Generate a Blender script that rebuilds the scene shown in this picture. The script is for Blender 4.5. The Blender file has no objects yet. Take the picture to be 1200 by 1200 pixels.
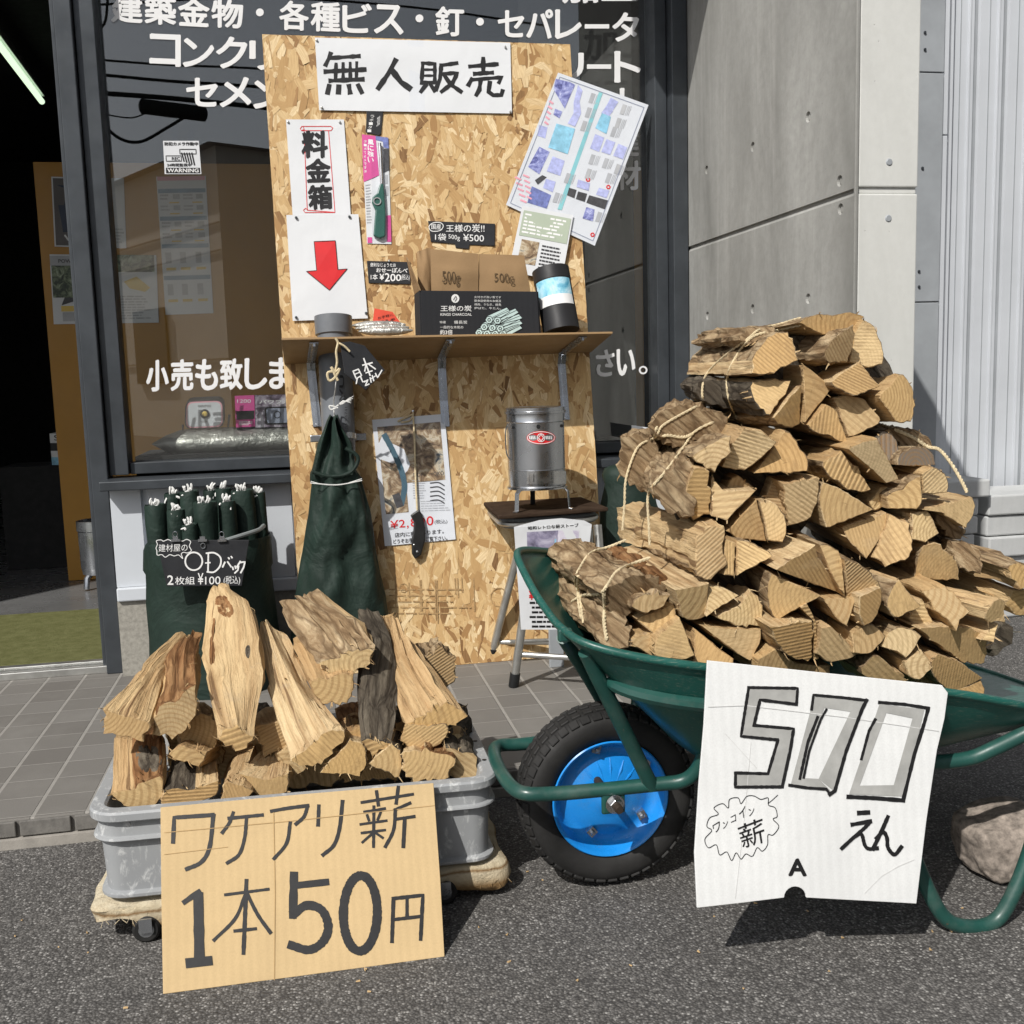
import bpy, bmesh, math, random
from mathutils import Vector, Matrix, noise
from mathutils.bvhtree import BVHTree
S = bpy.context.scene
COL = S.collection
R = math.radians
# ------------------------------------------------------------------ camera
FPX, YAW, PITCH, ROLL = 1223.886, .1930643, .12854097, -.02985536
C0 = Vector((0, 0, .828))
_r = Vector((math.cos(YAW), -math.sin(YAW), 0))
FW = Vector((math.sin(YAW)*math.cos(PITCH), math.cos(YAW)*math.cos(PITCH), -math.sin(PITCH)))
_u = _r.cross(FW)
RT = _r*math.cos(ROLL)+_u*math.sin(ROLL)
UP = -_r*math.sin(ROLL)+_u*math.cos(ROLL)
cd = bpy.data.cameras.new('camera')
cd.sensor_width = 36
cd.lens = 36*FPX/1200
cd.clip_end = 500
cd.clip_start = .02
cam = bpy.data.objects.new('camera', cd)
COL.objects.link(cam)
cam.matrix_world = Matrix(((RT.x, UP.x, -FW.x, C0.x), (RT.y, UP.y, -FW.y, C0.y), (RT.z, UP.z, -FW.z, C0.z), (0, 0, 0, 1)))
S.camera = cam
# ------------------------------------------------------------------ light
LD = Vector((.66, .745, -1)).normalized()          # the way the sunlight travels
w = bpy.data.worlds.new('World')
S.world = w
w.use_nodes = True
sky = w.node_tree.nodes.new('ShaderNodeTexSky')
sky.sky_type = 'NISHITA'
sky.sun_disc = False
sky.sun_elevation = math.asin(-LD.z)
sky.sun_rotation = math.atan2(-LD.x, -LD.y)
sky.air_density, sky.dust_density = 1.0, 2.0
bg = w.node_tree.nodes['Background']
bg.inputs[1].default_value = .105
hz = w.node_tree.nodes.new('ShaderNodeHueSaturation')      # a sky half veiled by cloud
hz.inputs['Saturation'].default_value = .38
w.node_tree.links.new(sky.outputs[0], hz.inputs['Color'])
w.node_tree.links.new(hz.outputs[0], bg.inputs[0])
sl = bpy.data.lights.new('sun', 'SUN')
sl.energy = 4.4
sl.angle = R(.6)
sl.color = (1, .965, .91)
so = bpy.data.objects.new('sun', sl)
COL.objects.link(so)
so.rotation_euler = LD.to_track_quat('-Z', 'Y').to_euler()
so.location = (-6, -6, 9)
S.view_settings.view_transform = 'Standard'
S.view_settings.look = 'None'
S.view_settings.exposure = 0.0
S.view_settings.gamma = 1
S.render.film_transparent = False
try:
    S.cycles.max_bounces = 6
    S.cycles.transparent_max_bounces = 12
    S.cycles.use_denoising = True
except Exception:
    pass
rnd = random.Random(7)
# ------------------------------------------------------------------ pixel <-> place (1200 px photograph)
def ray(px, py):
    return FW + RT*((px-600)/FPX) - UP*((py-600)/FPX)
def PY(px, py, y):
    r = ray(px, py); return C0 + r*((y-C0.y)/r.y)
def PX(px, py, x):
    r = ray(px, py); return C0 + r*((x-C0.x)/r.x)
def PZ(px, py, z):
    r = ray(px, py); return C0 + r*((z-C0.z)/r.z)
class Pl:
    def __init__(s, o, n):
        s.o = Vector(o); s.n = Vector(n).normalized()
        if s.n.dot(C0-s.o) < 0: s.n = -s.n
    def w(s, px, py, e=0):
        r = ray(px, py); return C0 + r*(((s.o+s.n*e-C0).dot(s.n))/r.dot(s.n))
def pl3(a, b, c): return Pl(a, (b-a).cross(c-a))
def ypl(y): return Pl((0, y, 0), (0, -1, 0))
def crop(pts, ox, oy, s): return [(ox+x/s, oy+y/s) for x, y in pts]
ZA = -.055
# ------------------------------------------------------------------ materials
def lin(c):
    if isinstance(c, str):
        c = [int(c[i:i+2], 16)/255 for i in (0, 2, 4)]
        c = [v/12.92 if v <= .04045 else ((v+.055)/1.055)**2.4 for v in c]
    return (c[0], c[1], c[2], 1)
class MT:
    def __init__(s, name, rough=.6, metal=0, spec=.5):
        s.m = bpy.data.materials.new(name); s.m.use_nodes = True
        s.t = s.m.node_tree; s.b = s.t.nodes['Principled BSDF']
        s.b.inputs['Roughness'].default_value = rough; s.b.inputs['Metallic'].default_value = metal
        s.b.inputs['Specular IOR Level'].default_value = spec
    def n(s, ty, props=None, **inp):
        nd = s.t.nodes.new('ShaderNode'+ty)
        for k, v in (props or {}).items(): setattr(nd, k, v)
        for k, v in inp.items():
            k = int(k[1:]) if k[0] == 'i' and k[1:].isdigit() else k
            s.set(nd.inputs[k], v)
        return nd
    def set(s, sock, v):
        if hasattr(v, 'is_output') or isinstance(v, bpy.types.NodeSocket): s.t.links.new(v, sock)
        elif isinstance(v, bpy.types.Node): s.t.links.new(v.outputs[0], sock)
        else: sock.default_value = v
    def co(s, kind='Object', scale=(1, 1, 1), rot=(0, 0, 0)):
        t = s.n('TexCoord'); mp = s.n('Mapping', None, Scale=scale, Rotation=rot)
        s.t.links.new(t.outputs[kind], mp.inputs[0]); return mp.outputs[0]
    def noise(s, vec, scale=5, detail=4, rough=.55, dist=0):
        return s.n('TexNoise', None, Vector=vec, Scale=scale, Detail=detail, Roughness=rough, Distortion=dist).outputs[0]
    def ramp(s, fac, stops, interp='LINEAR'):
        nd = s.n('ValToRGB', None, Fac=fac); r = nd.color_ramp; r.interpolation = interp
        while len(r.elements) < len(stops): r.elements.new(.5)
        for e, (p, c) in zip(r.elements, stops): e.position = p; e.color = lin(c) if not isinstance(c, (int, float)) else (c, c, c, 1)
        return nd.outputs[0]
    def mix(s, fac, a, b, mode='MIX'):
        nd = s.n('Mix', dict(data_type='RGBA', blend_type=mode, clamp_factor=True))
        s.set(nd.inputs[0], fac); 
        for i, v in ((6, a), (7, b)): s.set(nd.inputs[i], lin(v) if isinstance(v, (str, tuple)) else v)
        return nd.outputs[2]
    def math(s, op, a, b=0, c=0):
        nd = s.n('Math', dict(operation=op))
        for i, v in enumerate((a, b, c)): s.set(nd.inputs[i], v)
        return nd.outputs[0]
    def bump(s, h, strength=.3, dist=.002):
        nd = s.n('Bump', None, Height=h, Strength=strength, Distance=dist)
        old = s.b.inputs['Normal'].links
        if old: s.t.links.new(old[0].from_socket, nd.inputs['Normal'])
        s.t.links.new(nd.outputs[0], s.b.inputs['Normal']); return s
    def col(s, v): s.set(s.b.inputs['Base Color'], lin(v) if isinstance(v, (str, tuple)) else v); return s
    def rough(s, v): s.set(s.b.inputs['Roughness'], v); return s
def plain(name, c, rough=.6, metal=0, var=.18, sc=14, bump=0, bsc=250, spec=.4):
    m = MT(name, rough, metal, spec); v = m.co()
    c4 = lin(c)[:3]
    n = m.noise(v, sc, 5, .62)
    m.col(m.ramp(n, [(.25, tuple(x*(1-var) for x in c4)), (.75, tuple(min(1, x*(1+var)) for x in c4))]))
    m.rough(m.ramp(m.noise(v, sc*2.3, 4), [(.3, max(.02, rough-.08)), (.7, min(1, rough+.08))]))
    if bump: m.bump(m.noise(v, bsc, 3), bump, .001)
    return m.m
M = {}
INK = plain('ink_black', (.012, .012, .013), .5, var=.3, sc=60)
CHALK = plain('chalk_white', (.75, .75, .74), .7, var=.06)
VINYL = plain('vinyl_white', (.8, .8, .8), .5, var=.03)
REDINK = plain('ink_red', (.62, .02, .025), .5, var=.1)
GREYINK = plain('ink_grey', (.30, .30, .29), .6, var=.35, sc=45)
LGREYINK = plain('print_grey', (.42, .43, .45), .6, var=.2)
DARKPRINT = plain('print_dark', (.06, .06, .065), .5, var=.4, sc=90)
BLUEPRINT = plain('print_blue', (.16, .19, .42), .5, var=.5, sc=70)
LILAC = plain('print_lilac', (.42, .45, .72), .5, var=.3, sc=80)
SKYPRINT = plain('print_sky_blue', (.25, .52, .68), .5, var=.35, sc=40)
TEAL = plain('print_teal', (.25, .55, .58), .5, var=.1)
PINK = plain('print_pink', (.62, .09, .30), .45, var=.08)
ROSE = plain('print_rose', (.75, .35, .42), .5, var=.15)
SAGE = plain('print_sage', (.42, .48, .38), .5, var=.06)
YELL = plain('print_yellow', (.7, .5, .12), .5, var=.1)
# paper
def paper(name, c=(.68, .695, .715), sc=9, b=.25):
    m = MT(name, .75, 0, .2); v = m.co(); c4 = lin(c)[:3]
    m.col(m.ramp(m.noise(v, 6, 3), [(.3, tuple(x*.96 for x in c4)), (.7, c4)]))
    m.bump(m.noise(v, sc, 3, .5, .6), b, .01); m.bump(m.noise(v, 400, 2), .08, .0006); return m.m
PAPER = paper('paper_white')
def photo_print(name, cols, sc=30):
    m = MT(name, .45); v = m.co()
    n = m.noise(v, sc, 6, .65, 1.2)
    k = len(cols)
    m.col(m.ramp(n, [(.3+.4*i/(k-1), c) for i, c in enumerate(cols)])); return m.m
PH_WOOD = photo_print('print_photo_wood', ['2a2622', '6b5846', '9a8468', 'c8bca4', '55606a'], 26)
PH_GREEN = photo_print('print_photo_garden', ['12161a', '2c3a2a', '6d7a5c', 'a9b4a0'], 30)
PH_PUR = photo_print('print_photo_goods', ['2a2c55', '6a6ea8', '9aa0d0', 'd5d8ee'], 45)
# osb strands
def osb():
    m = MT('osb_strands', .62, 0, .3)
    at = m.n('Attribute', dict(attribute_name='tint')); uv = m.n('UVMap')
    mp = m.n('Mapping', None, Scale=(1, .06, 1), Vector=uv.outputs[0])
    g = m.noise(mp.outputs[0], 420, 4, .7)
    g2 = m.noise(mp.outputs[0], 90, 3, .6, 1.5)
    c = m.ramp(at.outputs['Fac'], [(0, (.15, .075, .03)), (.22, (.34, .19, .075)), (.42, (.49, .31, .135)), (.7, (.63, .445, .22)), (1, (.80, .64, .39))])
    c = m.mix(m.ramp(g2, [(.5, 0), (.8, .45)]), c, (.36, .2, .08))
    c = m.mix(m.ramp(g, [(.35, .5), (.6, 0)]), c, (.38, .225, .095))
    m.col(c); m.bump(g, .35, .0012); return m.m
M['osb'] = osb()
# firewood
def wood_end(name='wood_sawn_end', grey=False):
    m = MT(name, .78, 0, .15); oi = m.n('ObjectInfo').outputs['Random']
    uv = m.n('UVMap').outputs[0]
    d = m.noise(uv, 18, 3); 
    vd = m.n('VectorMath', dict(operation='MULTIPLY_ADD'), i0=m.n('TexNoise', None, Vector=uv, Scale=14, Detail=2).outputs[1], i1=(.005, .005, 0), i2=uv).outputs[0]
    ring = m.n('TexWave', dict(wave_type='RINGS', rings_direction='SPHERICAL'), Vector=vd, Scale=m.math('ADD', 26, m.math('MULTIPLY', m.math('FRACT', m.math('MULTIPLY', oi, 17.9)), 26)), Distortion=.5, Detail=2).outputs[1]
    rot = m.n('VectorRotate', dict(rotation_type='Z_AXIS'), Vector=uv, Angle=m.math('MULTIPLY', oi, 40.0)).outputs[0]
    saw = m.n('TexWave', dict(wave_type='BANDS', bands_direction='X'), Vector=rot, Scale=m.math('ADD', 30, m.math('MULTIPLY', m.math('FRACT', m.math('MULTIPLY', oi, 29.3)), 34)), Distortion=.35, Detail=2, **{'Detail Scale': 1.6}).outputs[1]
    pick = m.math('FRACT', m.math('MULTIPLY', oi, 13.7))
    amt = m.math('MULTIPLY', m.ramp(pick, [(.5, .0), (.56, .5), (.9, 1)]), m.ramp(m.noise(uv, 7, 3), [(.35, .25), (.65, 1)]))
    base = m.ramp(m.math('FRACT', m.math('MULTIPLY', oi, 7.31)), [(0, (.63, .45, .225)), (.2, (.50, .32, .14)), (.38, (.76, .59, .345)), (.55, (.60, .40, .175)), (.7, (.43, .31, .17)), (.85, (.70, .53, .285)), (1, (.56, .385, .185))])
    if grey: base = m.ramp(oi, [(0, (.17, .145, .12)), (1, (.24, .20, .16))])
    c = m.mix(m.math('MULTIPLY', m.ramp(ring, [(.45, .0), (.9, .5)]), m.ramp(pick, [(.25, .9), (.5, .25)])), base, (.30, .175, .07))
    c = m.mix(m.math('MULTIPLY', m.ramp(saw, [(.2, .75), (.5, 0)]), amt), c, (.21, .12, .05))
    st = m.noise(uv, 20, 5, .7)
    c = m.mix(m.ramp(st, [(.5, 0), (.75, .6)]), c, (.24, .155, .08))
    c = m.mix(m.ramp(m.noise(uv, 11, 4, .6, 1.0), [(.56, 0), (.72, .5)]), c, (.60, .45, .26))
    c = m.mix(m.ramp(m.noise(m.n('Mapping', None, Vector=rot, Scale=(1, .12, 1)).outputs[0], 330, 4, .75), [(.3, .45), (.55, 0)]), c, (.22, .125, .05))
    c = m.mix(m.ramp(m.noise(m.n('Mapping', None, Vector=rot, Scale=(3, 26, 1)).outputs[0], 9, 4, .6), [(.66, 0), (.72, .7)]), c, (.11, .065, .03))
    m.col(c)
    m.bump(m.math('MULTIPLY', saw, amt), .5, .0020); m.bump(m.noise(rot, 160, 5, .7), .5, .0018); m.bump(st, .35, .004)
    return m.m
def wood_split(name='wood_split', tones=((.60, .44, .24), (.50, .34, .165), (.66, .51, .30), (.46, .30, .145))):
    m = MT(name, .75, 0, .2); oi = m.n('ObjectInfo').outputs['Random']
    uv = m.n('UVMap').outputs[0]
    mp = m.n('Mapping', None, Vector=uv, Scale=(1, .07, 1)).outputs[0]
    g = m.noise(mp, 170, 5, .7, .4); g2 = m.noise(mp, 34, 4, .6, .8)
    c = m.ramp(oi, [(i/3, t) for i, t in enumerate(tones)])
    c = m.mix(m.ramp(g2, [(.46, 0), (.75, .7)]), c, (.30, .165, .07))
    c = m.mix(m.ramp(g, [(.36, .55), (.54, 0)]), c, (.27, .155, .065))
    c = m.mix(m.ramp(m.noise(mp, 75, 3, .5, .5), [(.62, 0), (.68, .8)]), c, (.14, .075, .035))
    c = m.mix(m.ramp(m.noise(uv, 16, 5, .7, .7), [(.6, 0), (.74, .6)]), c, (.33, .27, .20))
    big = m.noise(uv, 9, 4, .6)
    c = m.mix(m.ramp(big, [(.55, 0), (.75, .5)]), c, (.30, .17, .075))
    m.col(c); m.bump(g, .9, .004); m.bump(g2, .8, .009); m.bump(m.noise(uv, 26, 5, .7), .5, .010); return m.m
def bark(name, cols):
    m = MT(name, .9, 0, .1); uv = m.n('UVMap').outputs[0]
    mp = m.n('Mapping', None, Vector=uv, Scale=(1, .22, 1)).outputs[0]
    n1 = m.noise(mp, 46, 8, .78, .35); n2 = m.noise(uv, 11, 5, .65)
    vo = m.n('TexVoronoi', dict(feature='DISTANCE_TO_EDGE'), Vector=m.n('VectorMath', dict(operation='MULTIPLY_ADD'), i0=m.n('TexNoise', None, Vector=mp, Scale=30, Detail=3).outputs[1], i1=(.03, .03, 0), i2=mp).outputs[0], Scale=55).outputs[0]
    c = m.ramp(n1, [(.28, cols[0]), (.47, cols[1]), (.6, cols[2]), (.75, cols[3])])
    c = m.mix(m.ramp(n2, [(.5, 0), (.7, .7)]), c, cols[2])
    c = m.mix(m.ramp(vo, [(.0, .7), (.12, 0)]), c, cols[0])
    m.col(c); m.bump(n1, .9, .009); m.bump(m.noise(uv, 120, 5, .75), .5, .003); m.bump(m.ramp(vo, [(0, 0), (.2, 1)]), .5, .004); return m.m
M['end'] = wood_end(); M['endgrey'] = wood_end('wood_weathered_end', True)
M['split'] = wood_split()
M['bark'] = bark('bark_tan', [(.10, .058, .03), (.30, .205, .115), (.50, .38, .235), (.68, .55, .37)])
M['rust'] = bark('bark_torn_rust', [(.09, .04, .018), (.25, .125, .055), (.36, .21, .10), (.45, .30, .17)])
M['greybark'] = bark('bark_grey', [(.035, .028, .022), (.10, .082, .062), (.17, .145, .11), (.33, .29, .23)])
# ground
def asphalt():
    m = MT('asphalt', .85, 0, .35); v = m.co()
    vo = m.n('TexVoronoi', None, Vector=v, Scale=255, Randomness=1.0)
    sp = m.n('SeparateColor', None, Color=vo.outputs['Color']).outputs[0]
    c = m.ramp(sp, [(0, (.075, .072, .067)), (.45, (.142, .136, .128)), (.78, (.205, .196, .185)), (.92, (.30, .29, .275)), (1, (.50, .485, .46))])
    c = m.mix(m.ramp(vo.outputs['Distance'], [(.25, 0), (.75, .8)]), c, (.032, .030, .029))
    big = m.noise(v, 1.6, 5, .6)
    c = m.mix(m.ramp(big, [(.35, .3), (.7, 0)]), c, (.07, .066, .063))
    c = m.mix(m.ramp(m.noise(v, 5, 4, .6), [(.55, 0), (.8, .25)]), c, (.2, .19, .18))
    st = m.noise(v, 2.7, 6, .7, .8); c = m.mix(m.ramp(st, [(.56, 0), (.70, .45)]), c, (.055, .052, .049)); c = m.mix(m.ramp(m.noise(v, 8, 5, .7, .4), [(.60, 0), (.78, .35)]), c, (.21, .195, .175))
    m.col(c); m.bump(m.math('SUBTRACT', 1, vo.outputs['Distance']), .6, .003); m.bump(m.noise(v, 60, 4), .35, .004); return m.m
M['asphalt'] = asphalt()
def tiles():
    m = MT('paving_tile', .7, 0, .35); v = m.co(); s = m.n('SeparateXYZ', None, Vector=v)
    fx = m.math('FRACT', m.math('DIVIDE', m.math('ADD', s.outputs[0], 10.14+.565), .1014))
    fy = m.math('FRACT', m.math('DIVIDE', m.math('ADD', s.outputs[1], 10-2.114+.0), .1))
    dx = m.math('ABSOLUTE', m.math('SUBTRACT', fx, .5)); dy = m.math('ABSOLUTE', m.math('SUBTRACT', fy, .5))
    jx = m.ramp(dx, [(.458, 0), (.468, 1)]); jy = m.ramp(dy, [(.480, 0), (.488, 1)])
    j = m.math('MAXIMUM', jx, jy)
    cx = m.math('FLOOR', m.math('DIVIDE', m.math('ADD', s.outputs[0], 10.14+.565), .1014)); cy = m.math('FLOOR', m.math('DIVIDE', m.math('ADD', s.outputs[1], 10-2.114), .1))
    wn = m.n('TexWhiteNoise', dict(noise_dimensions='2D'), Vector=m.n('CombineXYZ', None, X=cx, Y=cy).outputs[0]).outputs[0]
    c = m.ramp(wn, [(0, (.155, .145, .132)), (.5, (.18, .17, .155)), (1, (.20, .19, .175))])
    c = m.mix(m.ramp(m.noise(v, 420, 3, .8), [(.3, .5), (.7, 0)]), c, (.11, .103, .095))
    c = m.mix(m.ramp(m.noise(v, 5, 5, .65), [(.5, 0), (.8, .35)]), c, (.27, .26, .24))
    c = m.mix(j, c, m.mix(m.noise(v, 30, 4), (.22, .208, .19), (.33, .315, .29)))
    m.col(c); m.bump(m.math('SUBTRACT', 1, j), .6, .004); m.bump(m.noise(v, 300, 4), .25, .001); return m.m
M['tile'] = tiles()
M['kerb'] = plain('kerb_stone', (.15, .142, .13), .8, var=.3, sc=60, bump=.6, bsc=180)
M['mortar'] = plain('mortar', (.30, .28, .25), .9, var=.2, sc=30, bump=.4)
def concrete(name, c1, c2, c3):
    m = MT(name, .8, 0, .25); v = m.co(); vs = m.co(scale=(1, 1, .35))
    c = m.ramp(m.noise(vs, 2.6, 8, .65, .4), [(.3, c1), (.5, c2), (.72, c3)])
    c = m.mix(m.ramp(m.noise(v, 45, 6, .7), [(.3, .3), (.6, 0)]), c, c1)
    c = m.mix(m.ramp(m.noise(m.co(scale=(6, 6, .25)), 4, 4, .6), [(.55, 0), (.8, .22)]), c, (.62, .61, .58))
    vo = m.n('TexVoronoi', None, Vector=v, Scale=28, Randomness=1).outputs[0]
    c = m.mix(m.ramp(vo, [(.0, .6), (.045, 0)]), c, (.12, .115, .105))
    m.col(c); m.bump(m.noise(v, 90, 6, .7), .18, .002); m.bump(m.ramp(vo, [(0, 0), (.06, 1)]), .4, .002); return m.m
M['concrete'] = concrete('concrete_formed', (.175, .174, .162), (.295, .294, .278), (.43, .43, .41))
M['conc2'] = concrete('concrete_pier_lit', (.52, .525, .50), (.62, .625, .60), (.70, .705, .68))  # paler copy of the wall concrete; the front's stronger light is in the colour
M['slab'] = concrete('concrete_slab', (.40, .41, .41), (.50, .51, .51), (.58, .59, .59))
M['plinth'] = plain('plinth_render', (.30, .285, .25), .9, var=.3, sc=90, bump=.6, bsc=160)
M['siding'] = plain('metal_siding', (.56, .585, .62), .42, .0, var=.07, sc=3, spec=.5)
M['flash'] = plain('grey_flashing', (.32, .34, .36), .5, .0, var=.15, sc=6)
M['whitepanel'] = plain('panel_pale', (.55, .58, .62), .4, var=.06, sc=5)
M['frame'] = plain('dark_aluminium', (.055, .062, .07), .42, .3, var=.25, sc=9)
M['black'] = plain('black_paint', (.012, .013, .014), .45, var=.3)
M['alu'] = plain('bare_aluminium', (.5, .5, .48), .38, .85, var=.2, sc=20)
M['galv'] = plain('galvanised_steel', (.46, .48, .51), .27, .9, var=.07, sc=9)
M['stove'] = plain('stove_steel', (.50, .515, .54), .26, .95, var=.05, sc=4)
M['steel'] = plain('bright_steel', (.6, .6, .6), .25, 1, var=.1)
M['white'] = plain('white_plastic', (.75, .75, .75), .35, var=.05)
def clear(name, f0, rough, tint):
    m = MT(name); o = m.t.nodes['Material Output']
    g = m.n('BsdfGlossy', None, Roughness=rough); t = m.n('BsdfTransparent', None, Color=tint)
    fc = m.n('LayerWeight', None, Blend=.5).outputs['Facing']
    f = m.math('ADD', m.math('MULTIPLY', m.math('POWER', fc, 5.0), 1-f0), f0)
    mx = m.n('MixShader', None, i0=f, i1=t.outputs[0], i2=g.outputs[0]); m.t.nodes.remove(m.b)
    m.t.links.new(mx.outputs[0], o.inputs[0]); return m.m
M['glass'] = clear('window_glass', .118, 0, (.96, .975, .97, 1))
M['film'] = clear('clear_film', .012, .12, (.985, .99, 1, 1))
def cardboard(name, c, sc=230, axis='X'):
    m = MT(name, .8, 0, .15); v = m.co(); c4 = lin(c)[:3]
    wv = m.n('TexWave', dict(bands_direction=axis), Vector=v, Scale=sc/6.283/3.2, Distortion=.4).outputs[1]
    n = m.noise(v, 7, 5, .6)
    cc = m.ramp(n, [(.3, tuple(x*.88 for x in c4)), (.7, c4)])
    cc = m.mix(m.ramp(m.noise(v, 350, 3, .7), [(.3, .22), (.6, 0)]), cc, tuple(x*.6 for x in c4))
    cc = m.mix(m.math('MULTIPLY', wv, .10), cc, tuple(x*.7 for x in c4))
    m.col(cc); m.bump(wv, .12, .0012); m.bump(m.noise(v, 12, 3, .5, .5), .2, .006); return m.m
M['card'] = cardboard('cardboard_tan', (.58, .425, .23), 480)
M['cardwhite'] = cardboard('cardboard_white', (.77, .78, .775), 420)
M['kraft'] = cardboard('kraft_brown', (.34, .22, .115), 20)
M['boxblack'] = cardboard('carton_black', (.030, .031, .035), 420)
def woven(name, c):
    m = MT(name, .6, 0, .25); v = m.co(); c4 = lin(c)[:3]
    a = m.n('TexWave', dict(bands_direction='X'), Vector=v, Scale=95, Distortion=1).outputs[1]
    b = m.n('TexWave', dict(bands_direction='Z'), Vector=v, Scale=95, Distortion=1).outputs[1]
    h = m.math('MAXIMUM', a, b)
    m.col(m.ramp(m.noise(v, 9, 6, .65), [(.3, tuple(x*.65 for x in c4)), (.7, tuple(x*1.3 for x in c4))]))
    m.bump(h, .3, .0014); m.bump(m.noise(v, 7, 4, .55, .8), .6, .022); m.bump(m.noise(v, 30, 4, .6, .5), .25, .004); return m.m
M['sack'] = woven('woven_sack_green', (.0150, .0290, .0225))
def worn(name, c1, c2, rust, rough=.34):
    m = MT(name, rough, 0, .5); v = m.co()
    c = m.ramp(m.noise(v, 20, 5), [(.3, c1), (.7, c2)])
    c = m.mix(m.ramp(m.noise(v, 14, 5, .7), [(.52, 0), (.8, .35)]), c, (.16, .17, .15))
    ch = m.noise(v, 55, 6, .75, .4); f = m.ramp(ch, [(.66, 0), (.69, 1)])
    c = m.mix(f, c, rust); m.col(c); m.rough(m.ramp(m.noise(v, 16, 5, .7), [(.35, rough-.06), (.75, rough+.25)])); m.bump(f, .3, -.0006); return m.m
M['green'] = worn('green_paint', (.012, .058, .048), (.017, .080, .066), (.13, .085, .05))
def tray():
    m = MT('tray_paint', .4, 0, .45); v = m.co()
    c = m.ramp(m.noise(v, 12, 5), [(.3, (.010, .072, .058)), (.7, (.016, .105, .085))])
    sc = m.noise(m.co(scale=(1, 9, 9), rot=(0, .5, .5)), 46, 5, .75)
    c = m.mix(m.ramp(sc, [(.55, 0), (.67, .5)]), c, (.22, .25, .20))
    m.col(c); m.rough(m.ramp(sc, [(.5, .34), (.7, .7)])); return m.m
M['tray'] = tray()
M['rubber'] = plain('tyre_rubber', (.016, .0155, .015), .7, var=.55, sc=22, bump=.2, bsc=300)
M['blue'] = worn('blue_paint', (.010, .215, .62), (.014, .25, .72), (.06, .10, .16), .22)
def crate():
    m = MT('crate_plastic', .5, 0, .4); v = m.co()
    c = m.ramp(m.noise(v, 7, 5), [(.3, (.27, .28, .29)), (.7, (.34, .35, .355))])
    s1 = m.noise(m.co(scale=(2, 2, 1)), 26, 6, .72, .6)
    c = m.mix(m.ramp(s1, [(.54, 0), (.66, .65)]), c, (.66, .67, .66))
    c = m.mix(m.ramp(m.noise(v, 19, 5, .7), [(.6, 0), (.8, .4)]), c, (.15, .14, .125))
    m.col(c); m.bump(s1, .12, .001); return m.m
M['crate'] = crate()
M['rock'] = plain('rock_brown', (.235, .20, .17), .92, var=.7, sc=75, bump=1, bsc=110)
def fabric(name, c1, c2, sc=260):
    m = MT(name, .95, 0, .05); v = m.co()
    m.col(m.ramp(m.noise(v, 24, 6, .7), [(.3, c1), (.7, c2)])); m.bump(m.noise(v, 45, 4, .6), .5, .006); m.bump(m.noise(v, sc, 5, .8), .9, .004); return m.m
M['rug'] = fabric('rug_cream', (.36, .26, .14), (.72, .64, .48))
def rug_bands():
    m = MT('rug_banded', .95, 0, .05); v = m.co(); z = m.n('SeparateXYZ', None, Vector=v).outputs[2]
    zz = m.math('ADD', z, m.math('MULTIPLY', m.math('SUBTRACT', m.noise(v, 16, 4), .5), .022))
    c = m.ramp(m.math('MULTIPLY', m.math('ADD', zz, .03), 18.0), [(.05, (.30, .19, .09)), (.25, (.60, .50, .34)), (.42, (.66, .57, .41)), (.50, (.26, .155, .07)), (.58, (.62, .53, .37)), (.85, (.72, .65, .5))])
    c = m.mix(m.ramp(m.noise(v, 30, 6, .7), [(.45, 0), (.75, .6)]), c, (.34, .24, .13))
    m.col(c); m.bump(m.noise(v, 40, 5, .65), .8, .008); m.bump(m.noise(v, 260, 5, .8), .9, .004); return m.m
M['rug'] = rug_bands()
M['matbrown'] = fabric('mat_brown', (.035, .022, .015), (.075, .05, .035), 420)
M['turf'] = fabric('turf_green', (.115, .118, .045), (.185, .188, .085), 500)
M['twine'] = plain('jute_twine', (.60, .50, .32), .9, var=.3, sc=120, bump=.8, bsc=500)
M['string'] = plain('white_string', (.72, .72, .70), .9, var=.1, sc=200)
M['pvc'] = plain('pvc_grey', (.14, .15, .165), .38, var=.15, sc=18)
M['ochre'] = plain('partition_ochre', (.42, .21, .03), .42, var=.15, sc=3)
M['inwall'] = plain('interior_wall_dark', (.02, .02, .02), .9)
M['infloor'] = plain('interior_floor_grey', (.13, .13, .13), .28, var=.25, sc=3)
M['silver'] = MT('silver_bag', .4, .5).m
_m = MT('silver_bag_wrap', .35, .6); _v = _m.co(); _m.col(_m.ramp(_m.noise(_v, 12, 5), [(.3, (.25, .25, .23)), (.7, (.55, .54, .50))])); _m.bump(_m.noise(_v, 40, 5, .6, 1), .8, .008); M['silver'] = _m.m
M['blind'] = plain('blind_grey', (.032, .032, .031), .8, var=.1, sc=3)
M['slate'] = plain('black_board', (.016, .017, .020), .55, var=.25, sc=30)
M['housewall'] = plain('house_wall_beige', (.85, .77, .67), .9, var=.1, sc=1)
M['houseroof'] = plain('house_roof_grey', (.42, .36, .31), .8)
M['cable'] = plain('cable_black', (.01, .01, .01), .7)
def emis(name, c, s):
    m = MT(name); m.col(c); m.set(m.b.inputs['Emission Color'], lin(c)); m.b.inputs['Emission Strength'].default_value = s; return m.m
M['tube'] = emis('lamp_tube_lit', (.78, 1, .72), 1.1)
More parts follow.
